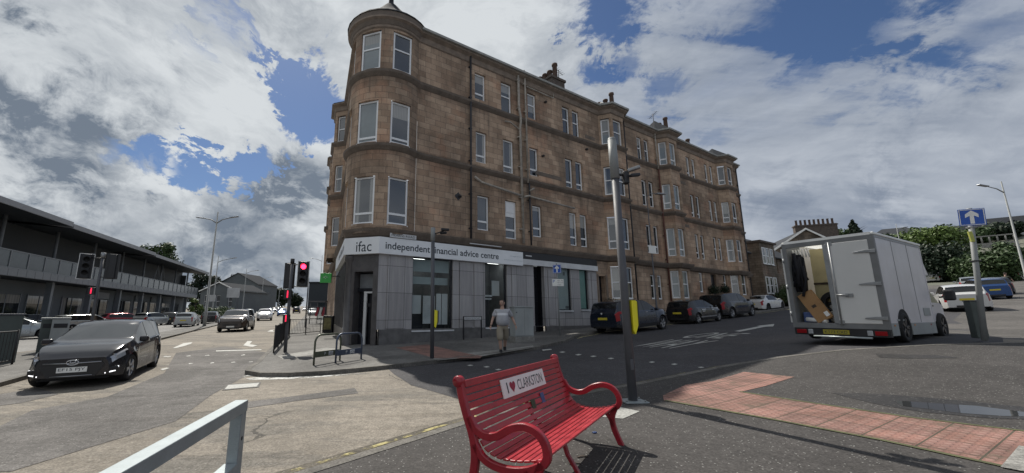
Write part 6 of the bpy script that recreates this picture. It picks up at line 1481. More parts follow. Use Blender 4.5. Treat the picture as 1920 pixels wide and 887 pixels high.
mat('poster_red', (.30, .03, .05), .5, .3, 5)
for k in range(3): m = MB(); m.obox((L_*(.28+.22*k), .5, 1.25), (.28, .03, .95), 0, 0, ry=.25); m.build('poster_panel', 'poster_red' if k % 2 == 0 else 'int_white', o)
pq = Lp(15, .9); m = MB(); wv = A0+FD*pq[0]+FN*pq[1]
c_ = D(612, 521, 24); o = thing('shop_sign', 'green square projecting sign on the left side of the corner building', 'shop sign', tuple(c_), .05); m = MB(); m.box((-.36, -.06, -.30), (.30, .06, .28), bevel=.015); m.build('panel', 'green_sign', o); m = MB(); m.tube([(.3, 0, .1), (.9, 0, .1)], .025, 6); m.build('bracket', 'black_paint', o)
m = MB(); m.tube([(-.14, -.066, .05), (-.03, -.066, -.06), (.08, -.066, .06)], .012, 5); m.tube([(-.18, -.066, -.02), (-.03, -.066, .10), (.12, -.066, -.02)], .012, 5); m.build('emblem', 'sign_grey', o)
# bins and cabinets at the left edge
o = thing('street_cabinet', 'dark grey steel cabinet behind the guard rail at the left edge', 'cabinet', tuple(kk(Vector((-14.9, 12.9)))), .9); m = MB(); m.box((-.75, -.3, 0), (.75, .3, 1.5), bevel=.02); m.build('body', 'box_green', o); m = MB(); m.box((-.78, -.33, 1.5), (.78, .33, 1.55), bevel=.01); m.build('lid', 'post_grey', o); m = MB(); m.box((-.01, -.312, .1), (.01, -.3, 1.45)); m.build('door_gap', 'black_paint', o)
for k, (px, lb) in enumerate(((86, 'left one of two green grey litter bins behind the hatchback'), (106, 'right one of two green grey litter bins, with a pale lid'))):
    c = D(px, 650, 16.5); o = thing('litter_bin', lb, 'bin', (c.x, c.y, g(c.x, c.y)), .8, 'litter bins behind the hatchback'); m = MB(); m.prism([(-.26, -.26), (.26, -.26), (.26, .26), (-.26, .26)], 0, 1.28); m.build('body', 'box_grey' if k else 'box_green', o); m = MB(); m.box((-.29, -.29, 1.28), (.29, .29, 1.36), bevel=.03); m.build('lid', 'post_pale', o); m = MB(); m.box((-.2, -.268, .95), (.2, -.255, 1.12)); m.build('slot', 'black_paint', o)
# ---------------------------------------------------------------- people
def skin(name, verts, edges, radii, mt, parent, sub=2, root=0):
    me = bpy.data.meshes.new(name); me.from_pydata([tuple(v) for v in verts], edges, []); o = bpy.data.objects.new('t', me); COL.objects.link(o)
    md = o.modifiers.new('s', 'SKIN'); md.use_smooth_shade = True
    for i, r in enumerate(radii):
        r = (r, r) if not isinstance(r, tuple) else r; me.skin_vertices[0].data[i].radius = r
    for i in range(len(verts)): me.skin_vertices[0].data[i].use_root = (i == root)
    s_ = o.modifiers.new('u', 'SUBSURF'); s_.levels = sub; s_.render_levels = sub
    dg = bpy.context.evaluated_depsgraph_get(); m2 = bpy.data.meshes.new_from_object(o.evaluated_get(dg)); bpy.data.objects.remove(o)
    m2.materials.clear(); m2.materials.append(MATS[mt]); m2.name = name
    q = bpy.data.objects.new(name, m2); COL.objects.link(q); q.parent = parent; return q
def man(loc, rz, label, S=1.0, mats=('skin', 'tshirt', 'shorts', 'shoe', 'hair'), stripe=True, far=False):
    """faces local -y. x is his left"""
    o = thing('person', label, 'person', loc, rz); o.scale = (S,)*3
    # joints
    pel = (0, 0, .93); ab = (0, -.02, 1.08); ch = (0, 0, 1.30); nk = (0, .0, 1.50); hd0 = (0, -.01, 1.57)
    J = {}
    body = [pel, ab, ch, nk, hd0]; rad = [(.13, .12), (.13, .13), (.13, .11), .06, .06]; ed = [(0, 1), (1, 2), (2, 3), (3, 4)]
    def chain(root, pts, rs):
        i0 = root
        for p, r in zip(pts, rs): body.append(p); rad.append(r); ed.append((i0, len(body)-1)); i0 = len(body)-1
    legs = {1: [(.09, .02, .86), (.09, .12, .50), (.06, .34, .15)], -1: [(-.09, -.02, .86), (-.08, -.19, .50), (-.06, -.14, .10)]}
    for s in (1, -1): chain(0, legs[s], [.095, .062, .045])
    arms = {1: [(.19, 0, 1.39), (.31, .10, 1.14), (.40, .02, .90)], -1: [(-.19, 0, 1.39), (-.29, -.04, 1.13), (-.35, -.14, .90)]}
    for s in (1, -1): chain(2, arms[s], [.065, .045, .032])
    skin('body', body, ed, rad, mats[0], o)
    # hands
    if not far:
        for s in (1, -1):
            w = Vector(arms[s][-1]); v = [w, w+Vector((s*.012, -.005, -.05)), w+Vector((s*.018, -.012, -.09))]; e2 = [(0, 1), (1, 2)]; r2 = [.024, (.036, .022), (.034, .018)]
            for k in range(4):
                b_ = w+Vector((s*.018, -.04+.019*k, -.10)); L_ = (.055, .065, .062, .048)[k]; v += [b_, b_+Vector((-s*.004, -.006, -L_*.55)), b_+Vector((-s*.018, -.012, -L_))]; n_ = len(v); e2 += [(2, n_-3), (n_-3, n_-2), (n_-2, n_-1)]; r2 += [.009, .009, .008]
            v += [w+Vector((-s*.0, -.045, -.045)), w+Vector((-s*.01, -.065, -.085))]; n_ = len(v); e2 += [(1, n_-2), (n_-2, n_-1)]; r2 += [.011, .009]
            skin('hand', v, e2, r2, mats[0], o, 1)
    # head with face
    hm = MB(); HR = Matrix.Translation((0, -.02, 1.655)) @ Matrix.Rotation(R(-38), 4, 'Z')
    prof = []; N = 20
    rings = []
    for i in range(15):
        t_ = math.pi*i/14; ring = []
        for k in range(N):
            a = 2*math.pi*k/N; x = .077*math.sin(t_)*math.cos(a); y = .096*math.sin(t_)*math.sin(a); z = .125*math.cos(t_)
            if z < 0: x *= 1-.28*(-z/.125); y = y*(1-.12*(-z/.125))
            if y < 0 and abs(math.cos(a)) < .25 and -.04 < z < .015: y -= .022*(1-abs(z+.015)/.03 if abs(z+.015) < .03 else 0)
            if y < 0 and .2 < abs(math.cos(a)) < .6 and 0 < z < .03: y += .007
            ring.append(hm.bm.verts.new(HR @ Vector((x, y, z))))
        rings.append(ring)
    for a, b in zip(rings, rings[1:]):
        for k in range(N): hm.face([a[k], b[k], b[(k+1) % N], a[(k+1) % N]], smooth=True)
    hm.build('head', mats[0], o, recalc=True)
    if not far:
        for s in (1, -1):
            e_ = MB(); e_.lathe([(0, .011), (.008, .008), (.011, 0)], 8, HR @ Matrix.Translation((s*.03, -.083, .012)) @ Matrix.Rotation(R(90), 4, 'X')); e_.build('eye', 'black_plastic', o)
            e_ = MB(); e_.obox((0, 0, 0), (.02, .035, .055), 0, .009); q = e_.build('ear', mats[0], o); q.matrix_local = HR @ Matrix.Translation((s*.078, .01, 0))
        e_ = MB(); e_.tube([HR @ Vector((x, -.083+abs(x)*.3, -.055)) for x in (-.022, 0, .022)], .004, 5); e_.build('mouth', 'heart_red', o)
    hh_ = MB()
    for i in range(7):
        t0 = math.pi*i/14; t1 = math.pi*(i+1)/14
        for k in range(N):
            a0, a1 = 2*math.pi*k/N, 2*math.pi*(k+1)/N; am = (a0+a1)/2
            if i >= 4 and math.sin(am) < -.25: continue
            f_ = lambda t_, a: HR @ Vector((.081*math.sin(t_)*math.cos(a), .101*math.sin(t_)*math.sin(a)+.002, .131*math.cos(t_)))
            hh_.face([f_(t0, a0), f_(t1, a0), f_(t1, a1), f_(t0, a1)], smooth=True)
    hh_.build('hair', mats[4], o, recalc=True)
    # T-shirt
    v = [(0, -.01, .86), (0, -.05, 1.05), (0, -.02, 1.24), (0, 0, 1.38)]; r_ = [(.20, .19), (.225, .235), (.195, .17), (.14, .10)]; e2 = [(0, 1), (1, 2), (2, 3)]
    for s in (1, -1):
        a, b, _c = [Vector(p) for p in arms[s]]; v += [tuple(a), tuple(a.lerp(b, .85))]; r_ += [.082, .078]; e2 += [(3, len(v)-2), (len(v)-2, len(v)-1)]
    ts = skin('tshirt', v, e2, r_, mats[1], o)
    if stripe:
        bb = MB(); zs = 1.27
        sel = []
        me = ts.data.copy(); bm = bmesh.new(); bm.from_mesh(me)
        bmesh.ops.bisect_plane(bm, geom=bm.verts[:]+bm.edges[:]+bm.faces[:], plane_co=(0, 0, 1.235), plane_no=(0, 0, 1), clear_inner=True)
        bmesh.ops.bisect_plane(bm, geom=bm.verts[:]+bm.edges[:]+bm.faces[:], plane_co=(0, 0, 1.315), plane_no=(0, 0, 1), clear_outer=True)
        bmesh.ops.delete(bm, geom=[q for q in bm.verts if abs(q.co.x) > .24], context='VERTS')
        bm.normal_update()
        for q in bm.verts: q.co += q.normal*.004
        me = bpy.data.meshes.new('stripe'); bm.to_mesh(me); me.materials.append(MATS['tshirt_stripe']); link('chest_stripe', me, ts)
    # shorts
    v = [(0, 0, .95), (0, 0, .88)]; r_ = [(.19, .165), (.19, .16)]; e2 = [(0, 1)]
    for s in (1, -1):
        a, b, c = [Vector(p) for p in legs[s]]; v += [tuple(a), tuple(a.lerp(b, .95)), tuple(b.lerp(c, .30))]; r_ += [.125, .105, .09]; e2 += [(1, len(v)-3), (len(v)-3, len(v)-2), (len(v)-2, len(v)-1)]
    skin('shorts', v, e2, r_, mats[2], o)
    for s in (1, -1):
        c = Vector(legs[s][2]); tilt_ = .55 if s > 0 else .0
        d = Vector((0, -math.cos(tilt_), -math.sin(tilt_))); a0 = c+Vector((0, .02, .03)); bt = c+Vector((0, .03, -.055))
        skin('shoe', [tuple(a0), tuple(bt), tuple(bt+d*.12), tuple(bt+d*.22)], [(0, 1), (1, 2), (2, 3)], [.052, (.052, .045), (.05, .036), (.042, .026)], mats[3], o, 2)
    return o
pm = G(943, 661, -.03)
man((pm.x, pm.y, pm.z), R(-6), 'walking man in a grey T-shirt with a white chest stripe, beige shorts and black shoes', .985).scale = (1.10, 1.08, .985)
mat('coat', (.03, .035, .025), .9, .2); 
pf = G(1893, 549, RD)
man((pf.x, pf.y, pf.z), R(100), 'distant person in dark clothes walking beside the cars at the far right', 1.0, ('skin', 'coat', 'coat', 'shoe', 'hair'), False, True)
# ---------------------------------------------------------------- trees, hedges
def leaves(mb, c, r, n, size, rnd, hollow=.35, up=.25):
    for _ in range(n):
        while True:
            p = Vector((rnd.uniform(-1, 1), rnd.uniform(-1, 1), rnd.uniform(-1, 1)))
            if hollow < p.length <= 1: break
        q = Vector((c[0]+p.x*r[0], c[1]+p.y*r[1], c[2]+p.z*r[2])); s = size*rnd.uniform(.6, 1.4)
        nrm = (p+Vector((rnd.gauss(0, .6), rnd.gauss(0, .6), rnd.gauss(0, .5)+up))).normalized(); t = nrm.orthogonal().normalized(); t = Matrix.Rotation(rnd.uniform(0, 6.28), 3, nrm) @ t; b = nrm.cross(t)
        mb.face([q-t*s, q-b*s*.55, q+t*s, q+b*s*.55])
def tree(base, h, r, label, mt='leaf', n=2500, leaf=.16, clumps=16, seed=1, conifer=False, group=None, trunk=.3, name='tree', cat='tree', sq=1.):
    rnd = random.Random(seed); o = thing(name, label, cat, tuple(base), 0, group)
    m = MB(); m.tube([(0, 0, -.3), (.05, 0, h*.25), (0, .05, h*.6), (0, 0, h*.9)], [h*.028+.05, h*.022+.03, h*.012+.02, .02], 8)
    for k in range(6):
        a = rnd.uniform(0, 6.28); z = h*rnd.uniform(.3, .65); m.tube([(0, 0, z), (math.cos(a)*r*.4, math.sin(a)*r*.4, z+h*.1), (math.cos(a)*r*.75, math.sin(a)*r*.75, z+h*.18)], [h*.01+.02, h*.006+.01, .01], 5)
    m.build('trunk', 'bark', o)
    c = MB()
    for k in range(clumps):
        if conifer:
            t = k/clumps; z = h*(.12+.86*t); rr_ = r*(1-t)*1.0+.12; a = k*2.4; leaves(c, (math.cos(a)*rr_*.4, math.sin(a)*rr_*.4, z), (rr_*.75, rr_*.75, h*.09), n//clumps, leaf, rnd, .2)
        else:
            a = rnd.uniform(0, 6.28); u = math.sqrt(rnd.random()); zt_ = rnd.uniform(trunk, .86); er = math.sqrt(max(.05, 1-((zt_-.58)/.48)**2)); cr = r*rnd.uniform(.28, .5)
            leaves(c, (math.cos(a)*r*.68*u*er, math.sin(a)*r*.68*u*er, h*zt_), (cr, cr, cr*.75*sq), n//clumps, leaf, rnd)
    c.build('crown', mt, o); return o
def bush(base, size, label, mt='leaf', n=2000, leaf=.09, seed=1, rz=0., name='hedge', cat='hedge', group=None, box=False):
    rnd = random.Random(seed); o = thing(name, label, cat, tuple(base), rz, group)
    m = MB(); m.tube([(0, 0, -.1), (0, 0, size[2]*.6)], [.08, .04], 6)
    for k in range(4): a = k*1.6; m.tube([(0, 0, .1), (math.cos(a)*size[0]*.3, math.sin(a)*size[1]*.3, size[2]*.6)], [.04, .02], 5)
    m.build('stem', 'bark', o); c = MB(); k_ = max(8, int(size[0]*size[1]*.4))
    nc = 14
    for k in range(nc):
        cx = rnd.uniform(-.36, .36)*size[0]; cy = rnd.uniform(-.34, .34)*size[1]; cz = size[2]*rnd.uniform(.25, .66); q = rnd.uniform(.24, .36)
        leaves(c, (cx, cy, cz), (max(.3, size[0]*.2), max(.3, size[1]*.3), size[2]*q), n//nc, leaf, rnd, .5)
    c.build('foliage', mt, o); return o
def gat(px, Y, py=575):
    p = D(px, py, Y); p.z = g(p.x, p.y)+RD; return p

# ---------------------------------------------------------------- the hillside on the right
def hillz(x, y):
    az = math.degrees(math.atan2(x, y)); d = math.hypot(x, y); k = min(1, max(0, (d-112)/58)); k = k*k*(3-2*k)
    w = min(1, max(0, (az-37)/6)); w = w*w*(3-2*w); crest = 1.5+.113*168+.8*math.sin(az*.9)+min(0, (az-42)*.35)
    return (g(x, y)+RD-.02)*(1-w*k)+w*k*crest+w*k*.5*math.sin(x*.13)*math.cos(y*.11)
m = MB(); V = []
for j in range(40):
    d = 92+3.6*j; V.append([m.bm.verts.new((d*math.sin(R(32+i*1.2)), d*math.cos(R(32+i*1.2)), hillz(d*math.sin(R(32+i*1.2)), d*math.cos(R(32+i*1.2)))+(.05 if j else -.6))) for i in range(40)])
for a, b in zip(V, V[1:]):
    for i in range(39): m.face([a[i], b[i], b[i+1], a[i+1]][::-1], smooth=True)
mat('grass', (.075, .09, .04), .95, .35, .35, fine=.3, bs=3); mat('scrub', (.115, .12, .095), .95, .4, .5, fine=.4, bs=2)
hs = m.build('hillside', 'scrub'); hs['kind'] = 'structure'
def hillp(px, d, dz=0):
    a, b, c = ray(px, 520); k = d/math.hypot(a, b); return Vector((a*k, b*k, hillz(a*k, b*k)+dz))

def house(base, w, d, h, rh, label, rz, wall='old_stone', roof='slate_grey', wins=3, storeys=1, pots=4, name='house', cat='house', group=None, gable_front=False, trim=False, stackx=.5, hip=False, pane='window_glass_dark'):
    o = thing(name, label, cat, tuple(base), rz, group)
    m = MB(); hs_ = []
    fl = h/storeys
    sg = Seg((0, 0), (w, 0), 0)
    for s_ in range(storeys):
        for k in range(wins): hs_.append((w*(k+.5)/wins, fl*s_+fl*.28, min(1.1, w/wins*.5), fl*.5, 'mid', .5, pane))
    sg.wall(m, -2.5, h, hs_, .15, o)
    for a, b in (((w, 0), (w, d)), ((w, d), (0, d)), ((0, d), (0, 0))): Seg(a, b, 0).wall(m, -2.5, h, [], parent=o)
    if gable_front: m.face([(0, 0, h), (w, 0, h), (w/2, 0, h+rh)]); m.face([(w, d, h), (0, d, h), (w/2, d, h+rh)])
    elif not hip: m.face([(0, d, h), (0, 0, h), (0, d/2, h+rh)]); m.face([(w, 0, h), (w, d, h), (w, d/2, h+rh)])
    m.build('wall', wall, o); e = .35
    q = MB()
    if gable_front: A = [((-e, -e, h-.25), (w/2, -e, h+rh), (w/2, d+e, h+rh), (-e, d+e, h-.25)), ((w/2, -e, h+rh), (w+e, -e, h-.25), (w+e, d+e, h-.25), (w/2, d+e, h+rh))]
    elif hip: k_ = min(w, d)*.45; A = [((-e, -e, h), (w+e, -e, h), (w-k_, d/2, h+rh), (k_, d/2, h+rh)), ((w+e, -e, h), (w+e, d+e, h), (w-k_, d/2, h+rh)), ((w+e, d+e, h), (-e, d+e, h), (k_, d/2, h+rh), (w-k_, d/2, h+rh)), ((-e, d+e, h), (-e, -e, h), (k_, d/2, h+rh))]
    else: A = [((-e, -e, h-.2), (w+e, -e, h-.2), (w+e, d/2, h+rh), (-e, d/2, h+rh)), ((w+e, d+e, h-.2), (-e, d+e, h-.2), (-e, d/2, h+rh), (w+e, d/2, h+rh))]
    for f in A:
        q.face(f); q.face([(x, y, z-.12) for x, y, z in f][::-1])
        for a, b in zip(f, f[1:]+f[:1]): q.face([a, (a[0], a[1], a[2]-.12), (b[0], b[1], b[2]-.12), b])
    q.build('roof', roof, o)
    if trim:
        q = MB(); pts = ([(-e, -e-.03, h-.3), (w/2, -e-.03, h+rh-.05), (w+e, -e-.03, h-.3)] if gable_front else [(-e-.03, -e, h-.25), (-e-.03, d/2, h+rh-.05), (-e-.03, d+e, h-.25)]); q.bar(pts, .28, .08, (0, 1, 0) if gable_front else (1, 0, 0)); q.build('bargeboard', 'white_paint', o)
    if pots:
        q = MB(); cx = w*stackx; cy = d/2; wd = .42*pots
        q.box((cx-.4, cy-wd/2, h+rh-1.0), (cx+.4, cy+wd/2, h+rh+1.0)); q.box((cx-.47, cy-wd/2-.07, h+rh+.82), (cx+.47, cy+wd/2+.07, h+rh+.94)); st_ = q.build('chimney', 'chimney', o)
        for k in range(pots): p = MB(); p.lathe([(.12, h+rh+1.0), (.10, h+rh+1.5), (.14, h+rh+1.55), (.0, h+rh+1.56)], 8, Matrix.Translation((cx, cy-wd/2+.21+.42*k, 0))); p.build('chimney_pot', 'pot', st_)
    return o
# second tenement beyond the gap (two storeys, flat faced)
b2 = A0+FD*36.2+FN*1.5
o = house((b2.x, b2.y, 2.6), 15, 9, 5.3, 3.2, 'dark stone two storey terrace just beyond the tenement, shrub in front', AZR, 'old_stone', 'slate_grey', 6, 2, 0, 'terrace_building', 'building')
q = MB(); q.box((2.0, -1.1, -1), (5.6, 0, 6.1)); q.build('projecting_bay', 'old_stone', o)
for x in (2.5, 3.4, 4.4):
    for z in (.9, 3.9): put_window(o, (x+.2, -1.16, z), 0, .7, 1.7, 'mid', .5, 'window_glass_pale' if z > 3 else 'window_glass_dark')
q = MB(); q.box((1.8, -1.3, 6.1), (5.8, .1, 6.3)); q.build('parapet', 'chimney', o); q = MB(); q.box((11.0, 4, 6.0), (11.9, 5.6, 9.6)); q.build('chimney', 'chimney', o)
# gabled house with a long chimney row
c = gat(1452, 62); o = house((c.x, c.y, 4.2), 10.5, 12, 6.5, 3.7, 'grey gabled house with a long row of chimney pots above the van roof', AZR-.95, 'old_stone', 'slate_grey', 3, 2, 0, gable_front=True, trim=True)
q = MB(); q.box((5.2, 3.2, 8.6), (10.6, 4.1, 11.4)); q.box((5.1, 3.1, 11.15), (10.7, 4.2, 11.3)); st_ = q.build('chimney', 'chimney', o)
for k in range(9): q = MB(); q.lathe([(.17, 11.4), (.15, 12.2), (.2, 12.25), (0, 12.26)], 8, Matrix.Translation((5.6+k*.58, 3.65, 0))); q.build('chimney_pot', 'pot', st_)
q = MB(); q.box((2.5, -.06, 6.0), (3.7, -.01, 7.0)); q.build('skylight', 'window_glass_pale', o)
c = gat(1555, 75); house((c.x, c.y, 5.2), 14, 8, 7.0, 2.8, 'low grey slate roof right of the chimney row house', AZR-.6, 'old_stone', 'slate', 4, 2, 0)
# houses on the crest
for px, d_, w, h, rh, lb, rt, wl in ((1640, 168, 12, 2.6, 3.2, 'brown hipped roof house at the left end of the hill crest', 'slate_grey', 'concrete'), (1728, 176, 13, 2.4, 3.0, 'grey roofed house on the crest above the light green tree', 'slate_grey', 'concrete'), (1876, 158, 15, 3.4, 3.4, 'pale house with a white balustrade at the top right of the hill', 'slate', 'sign_grey'), (1812, 172, 17, 2.6, 3.0, 'long low dark roof on the crest behind the one way sign', 'slate', 'concrete')):
    c = hillp(px, d_, .8 if px < 1850 else -1.2); house((c.x, c.y, c.z), w, 8, h, rh, lb, -.75, wl, rt, 4, 1, 0, hip=True)
c = hillp(1858, 146, .9); o = thing('balustrade', 'white balustrade with slim columns in front of the pale hilltop house', 'balustrade', tuple(c), -.9)
q = MB(); q.box((-4.6, -.15, 1.5), (4.6, .15, 1.75)); q.build('top_rail', 'concrete', o); q = MB(); q.box((-4.6, -.15, -1.2), (4.6, .15, .1)); q.build('base_rail', 'concrete', o)
for k in range(9): q = MB(); q.tube([(-4.3+k*1.07, 0, .1), (-4.3+k*1.07, 0, 1.5)], .15, 6); q.build('baluster', 'concrete', o)
# hedge and trees on the slope, from left to right
TG = 'trees and shrubs on the slope beyond the van'
def hilltree(px, pyt, d_, rpx, label, mt, **k):
    b = hillp(px, d_); a_ = ray(px, pyt); h = (H+a_[2]*d_/math.hypot(a_[0], a_[1])-b.z)*.92; r = rpx*d_/747*.70; return tree((b.x, b.y, b.z), h, r, label, mt, group=TG, **k)
hilltree(1617, 406, 172, 26, 'dark conifer standing above the van roof', 'leaf_dark', conifer=True, n=4200, leaf=.38, clumps=22, seed=2)
hilltree(1586, 422, 172, 24, 'thin pale green tree left of the dark conifer', 'leaf', n=1800, leaf=.38, seed=3)
hilltree(1668, 440, 150, 34, 'low mid green shrub between the conifer and the light green tree', 'leaf', n=2600, leaf=.36, seed=4, trunk=.1)
hilltree(1704, 436, 145, 34, 'mid green bush on the hill below the brown roofed house', 'leaf', n=2600, leaf=.36, seed=24, trunk=.1)
hilltree(1762, 416, 130, 46, 'light green sunlit tree above the dark hedge', 'leaf_light', n=6500, leaf=.33, clumps=34, seed=5, trunk=.2)
hilltree(1836, 430, 150, 30, 'mid green tree behind the one way sign', 'leaf', n=2400, leaf=.38, seed=6, trunk=.15)
hilltree(1776, 456, 112, 50, 'large dark evergreen mass behind the white cars', 'leaf_dark', n=9000, leaf=.27, clumps=50, seed=7, trunk=.06, sq=1.2)
hilltree(1722, 456, 114, 40, 'dark evergreen partly hidden behind the van cab', 'leaf_dark', n=6000, leaf=.27, clumps=34, seed=8, trunk=.06, sq=1.2)
hilltree(1815, 480, 108, 28, 'dark shrub left of the rounded green bush', 'leaf', n=4500, leaf=.25, clumps=34, seed=9, trunk=.06, sq=1.2)
hilltree(1866, 466, 96, 42, 'rounded bush with a sunlit top behind the one way sign post', 'leaf', n=9000, leaf=.22, clumps=44, seed=10, trunk=.06, sq=1.1)
hilltree(1918, 440, 118, 26, 'tree at the right edge under the street lamp', 'leaf', n=2800, leaf=.3, seed=11, trunk=.1)
hilltree(1906, 412, 155, 26, 'dark tree beside the pale hilltop house', 'leaf_dark', n=2400, leaf=.38, seed=12, trunk=.1)
hilltree(1535, 430, 150, 30, 'distant tree behind the slate roofs', 'leaf_dark', n=1200, leaf=.45, seed=13)
# shrubs by the second terrace
bs_ = A0+FD*38.5-FN*1.6; bush((bs_.x+2.6, bs_.y+1.2, 2.4), (5.5, 3.0, 3.3), 'rounded bright green shrub at the foot of the dark terrace', 'leaf_light', 5200, .09, 21, AZR)
bush((bs_.x-.4, bs_.y-.2, 2.1), (2.6, 2.2, 2.6), 'darker shrub left of the bright one, against the tenement end', 'leaf', 2500, .08, 22, AZR)
for k, (s_, lb) in enumerate(((26.2, 'small climbing shrub left of the dark tenement door'), (28.0, 'small climbing shrub right of the dark tenement door'), (12.98, 'small dark shrub beside the first tenement entrance'))):
    p = A0+FD*s_-FN*.35; bush((p.x, p.y, g(p.x, p.y)+(1.4 if k < 2 else .7)), (.9, .5, 1.1), lb, 'leaf_dark', 900, .05, 30+k, AZR, 'climbing_shrub', 'shrub')

# ---------------------------------------------------------------- left side of the main road
ORG = NL*24; LRZ = math.atan2(U.y, U.x)
sh_b = thing('shopping_parade', 'long two level grey shopping parade with overhanging canopy roofs on the left', 'building', (ORG.x, ORG.y, 0), LRZ)
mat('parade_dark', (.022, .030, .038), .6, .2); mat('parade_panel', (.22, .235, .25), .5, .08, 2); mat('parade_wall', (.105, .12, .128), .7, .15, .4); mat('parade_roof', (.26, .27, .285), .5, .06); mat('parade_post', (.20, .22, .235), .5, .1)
x0_, x1_ = 2, 101
q = MB(); q.box((x0_, 3.2, 5.0), (x1_, 3.3, 10)); q.box((x0_, 3.3, 4), (x1_, 14, 4.6)); q.build('upper_wall', 'parade_dark', sh_b)
q = MB(); q.box((x0_, 2.2, -1), (x1_, 2.4, 4.3)); q.box((x1_-.3, 2.4, -1), (x1_, 14, 9.2)); q.build('lower_wall', 'parade_wall', sh_b)
q = MB(); q.box((x0_, .0, 4.35), (x1_, 3.2, 4.6)); q.build('deck', 'parade_dark', sh_b)
n = int((x1_-x0_)/1.15)
for k in range(n): q = MB(); a = x0_+k*1.15; q.box((a, -.06, 4.4), (a+1.11, .0, 5.02)); q.build('fascia_panel', 'parade_panel', sh_b)
q = MB(); q.box((x0_, -.02, 5.02), (x1_, .12, 5.12)); q.box((x0_, -.02, 6.45), (x1_, .07, 6.55)); q.build('balcony_rail', 'parade_post', sh_b)
mat('rail_glass', (.07, .09, .10), .2, .1)
q = MB(); q.box((x0_, .02, 5.12), (x1_, .04, 6.45)); q.build('balcony_glass', 'rail_glass', sh_b)
k = x0_
while k < x1_: q = MB(); q.box((k-.05, -.03, 5.12), (k+.05, .05, 6.45)); q.build('baluster', 'parade_panel', sh_b); k += 2.3
segs = [(2, 47.5, 9.55, 9.9), (47.6, 69, 9.75, 9.95), (69.1, 101, 9.8, 10.0)]
for a, b, za, zb in segs:
    q = MB(); M = None
    for yy0, yy1, dz0, dz1 in ((-1.8, 12, 0, 1.6),):
        q.face([(a, yy0, za), (b, yy0, zb), (b, yy1, zb+dz1), (a, yy1, za+dz1)]); q.face([(a, yy0, za-.45), (a, yy1, za+dz1-.45), (b, yy1, zb+dz1-.45), (b, yy0, zb-.45)]); q.face([(a, yy0, za-.45), (b, yy0, zb-.45), (b, yy0, zb), (a, yy0, za)]); q.face([(b, yy0, zb-.45), (b, yy1, zb+dz1-.45), (b, yy1, zb+dz1), (b, yy0, zb)]); q.face([(a, yy0, za), (a, yy1, za+dz1), (a, yy1, za+dz1-.45), (a, yy0, za-.45)])
    q.build('canopy_roof', 'parade_roof', sh_b)
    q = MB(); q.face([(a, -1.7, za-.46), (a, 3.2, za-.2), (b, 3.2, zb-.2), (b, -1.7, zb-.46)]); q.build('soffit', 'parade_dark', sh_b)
k = 6.
while k < x1_: q = MB(); q.tube([(k, 1.2, 5.0), (k, 1.2, 9.6)], .14, 8); q.build('column', 'parade_post', sh_b); q = MB(); q.box((k-.2, .8, -1), (k+.2, 1.3, 4.35)); q.build('pier', 'parade_post', sh_b); k += 7.6
q = MB()
for a in (78, 80.4): q.tube([(a, .9, 6.5), (a+1.2, .9, 9.2)], .06, 6); q.tube([(a+2.4, .9, 6.5), (a+1.2, .9, 9.2)], .06, 6)
q.build('brace', 'parade_panel', sh_b)
rr = random.Random(5); k = 4.
while k < x1_-6:
    w_ = rr.uniform(3.5, 5.5); q = MB(); q.box((k, 2.14, .0), (k+w_, 2.2, 3.0)); fz = q.build('shopfront', 'window_glass_dark', sh_b); q = MB(); q.box((k+w_*.45, 2.1, 0), (k+w_*.45+.08, 2.14, 3.)); q.build('mullion', 'parade_post', fz)
    for xx in (k-.08, k+w_): q = MB(); q.box((xx, 2.1, -.1), (xx+.08, 2.19, 3.1)); q.build('frame_post', 'parade_post', fz)
    if rr.random() < .7: q = MB(); q.box((k, 2.05, 3.15), (k+w_, 2.19, 3.95)); q.build('shop_fascia', rr.choice(['sign_grey', 'parade_panel', 'parade_wall', 'int_grey']), sh_b)
    k += w_+rr.uniform(.8, 2.)
# trees and buildings beyond the parade
def bgtree(px, pyb, pyt, Y, rpx, label, mt='leaf', grp=None, **k):
    b = D(px, pyb, Y); t_ = D(px, pyt, Y); return tree((b.x, b.y, b.z), t_.z-b.z, rpx*Y/747, label, mt, group=grp, **k)
bgtree(284, 580, 441, 92, 36, 'tall leafy tree rising behind the parade roof', 'leaf', n=5500, leaf=.28, clumps=30, seed=41, trunk=.4)
bgtree(240, 580, 462, 110, 22, 'treetop just showing over the parade roof', 'leaf', n=1500, leaf=.4, seed=42)
bgtree(372, 590, 503, 118, 30, 'dark tree behind the far end of the parade', 'leaf_dark', n=3500, leaf=.35, clumps=26, seed=43, trunk=.15)
bgtree(395, 585, 512, 135, 22, 'dark tree between the parade and the gabled houses', 'leaf_dark', n=2000, leaf=.4, seed=44, trunk=.2)
bgtree(508, 574, 534, 170, 17, 'dark tree at the end of the distant terrace', 'leaf_dark', n=1600, leaf=.5, seed=45, trunk=.1)
bgtree(488, 572, 545, 165, 16, 'small dark tree below the distant terrace roofs', 'leaf_dark', n=1200, leaf=.5, seed=46, trunk=.1)
bgtree(530, 572, 541, 190, 20, 'low dark tree on the skyline right of the distant terrace', 'leaf_dark', n=1600, leaf=.6, seed=48, trunk=.05)
bgtree(552, 572, 546, 200, 20, 'low dark tree on the skyline behind the traffic signal', 'leaf_dark', n=1400, leaf=.6, seed=49, trunk=.05)
c = gat(366, 56); tree((c.x, c.y, c.z), 3.6, 1.0, 'young light green street tree near the double lamp post', 'leaf_light', n=700, leaf=.12, clumps=8, seed=47, name='street_tree')
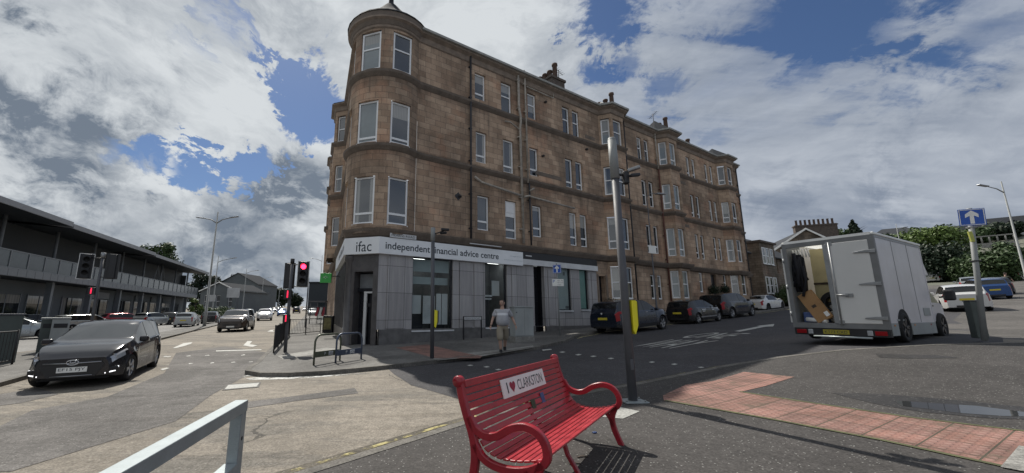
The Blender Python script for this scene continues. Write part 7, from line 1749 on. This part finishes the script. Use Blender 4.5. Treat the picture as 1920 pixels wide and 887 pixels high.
for k, (px, Y, lb) in enumerate(((385, 58, 'nearest clump of the dark roadside hedge by the lamp posts'), (405, 64, 'middle clump of the dark roadside hedge by the lamp posts'), (425, 72, 'farthest clump of the dark roadside hedge, before the white signboard'))):
    c = gat(px, Y); bush((c.x, c.y, c.z), (5, 2.4, 2.1), lb, 'leaf', 1800, .13, 50+k, LRZ, group='clumps of roadside hedge')
c = D(372, 585, 108); house((c.x, c.y, 1.0), 10.5, 14, 6.2, 2.2, 'low building with a wide dark gable edged in white boards beyond the hedge', -.12, 'parade_wall', 'slate', 3, 1, 0, gable_front=True, trim=True)
c = D(402, 575, 135); house((c.x, c.y, 1.2), 14.5, 12, 9.6, 3.7, 'taller dark gabled house with pale gable wall behind the low building', -.1, 'parade_wall', 'slate', 2, 1, 0, gable_front=True)
GTc = 'blocks of the distant dark terrace'
for k, (px, Y, wpx) in enumerate(((462, 138, 1), (478, 160, 1), (492, 182, 1))):
    c = D(px, 570, Y); house((c.x, c.y, g(c.x, c.y)-1), 20, 10, 9.0, 3.4, ('nearest block of the distant terrace with clustered chimneys', 'middle block of the distant terrace with clustered chimneys', 'farthest block of the distant terrace before the trees')[k], LRZ, 'old_stone', 'slate_grey', 6, 2, 7, group=GTc, stackx=.25)
c = D(425, 560, 80); o = thing('signboard', 'white roadside signboard in front of the low gabled building', 'sign', (c.x, c.y, g(c.x, c.y)), -.1)
q = MB(); top = D(425, 540, 80).z-g(c.x, c.y); q.box((0, -.08, top-1.9), (2.6, 0, top)); q.build('panel', 'sign_grey', o)
for x in (.2, 2.4): q = MB(); q.tube([(x, .05, 0), (x, .05, top)], .06, 6); q.build('post', 'post_grey', o)
c = D(396, 562, 62); o = thing('notice_board', 'small pale notice board on a post by the hedge', 'sign', (c.x, c.y, g(c.x, c.y)), -.1); q = MB(); top = D(398, 553, 62).z-g(c.x, c.y); q.box((-.3, -.05, top-1.0), (.7, 0, top)); q.build('panel', 'sign_grey', o); q = MB(); q.tube([(.2, .05, 0), (.2, .05, top)], .05, 6); q.build('post', 'post_grey', o)
# dark hall across the pavement beyond the corner building
c = D(576, 585, 88); top = D(590, 527, 88).z; o = thing('dark_hall', 'dark flat roofed building beyond the bus shelter', 'building', (c.x, c.y, g(c.x, c.y)-1), -.05)
q = MB(); q.box((0, 0, -1), (9, 12, top-c.z+1)); q.build('wall', 'parade_dark', o); q = MB(); q.box((-.2, -.2, top-c.z+1), (9.2, 12.2, top-c.z+1.3)); q.build('parapet', 'slate', o); q = MB()
q.box((-.01, -.03, 2.6), (9, -.001, 2.75)); q.build('band', 'post_grey', o)
# ground far to the sides: low distant buildings keep the horizon closed
for k, (px, Y, w_, h_, lb) in enumerate(((-60, 70, 30, 6, 'plain grey building beyond the left edge of the parade'),)): pass
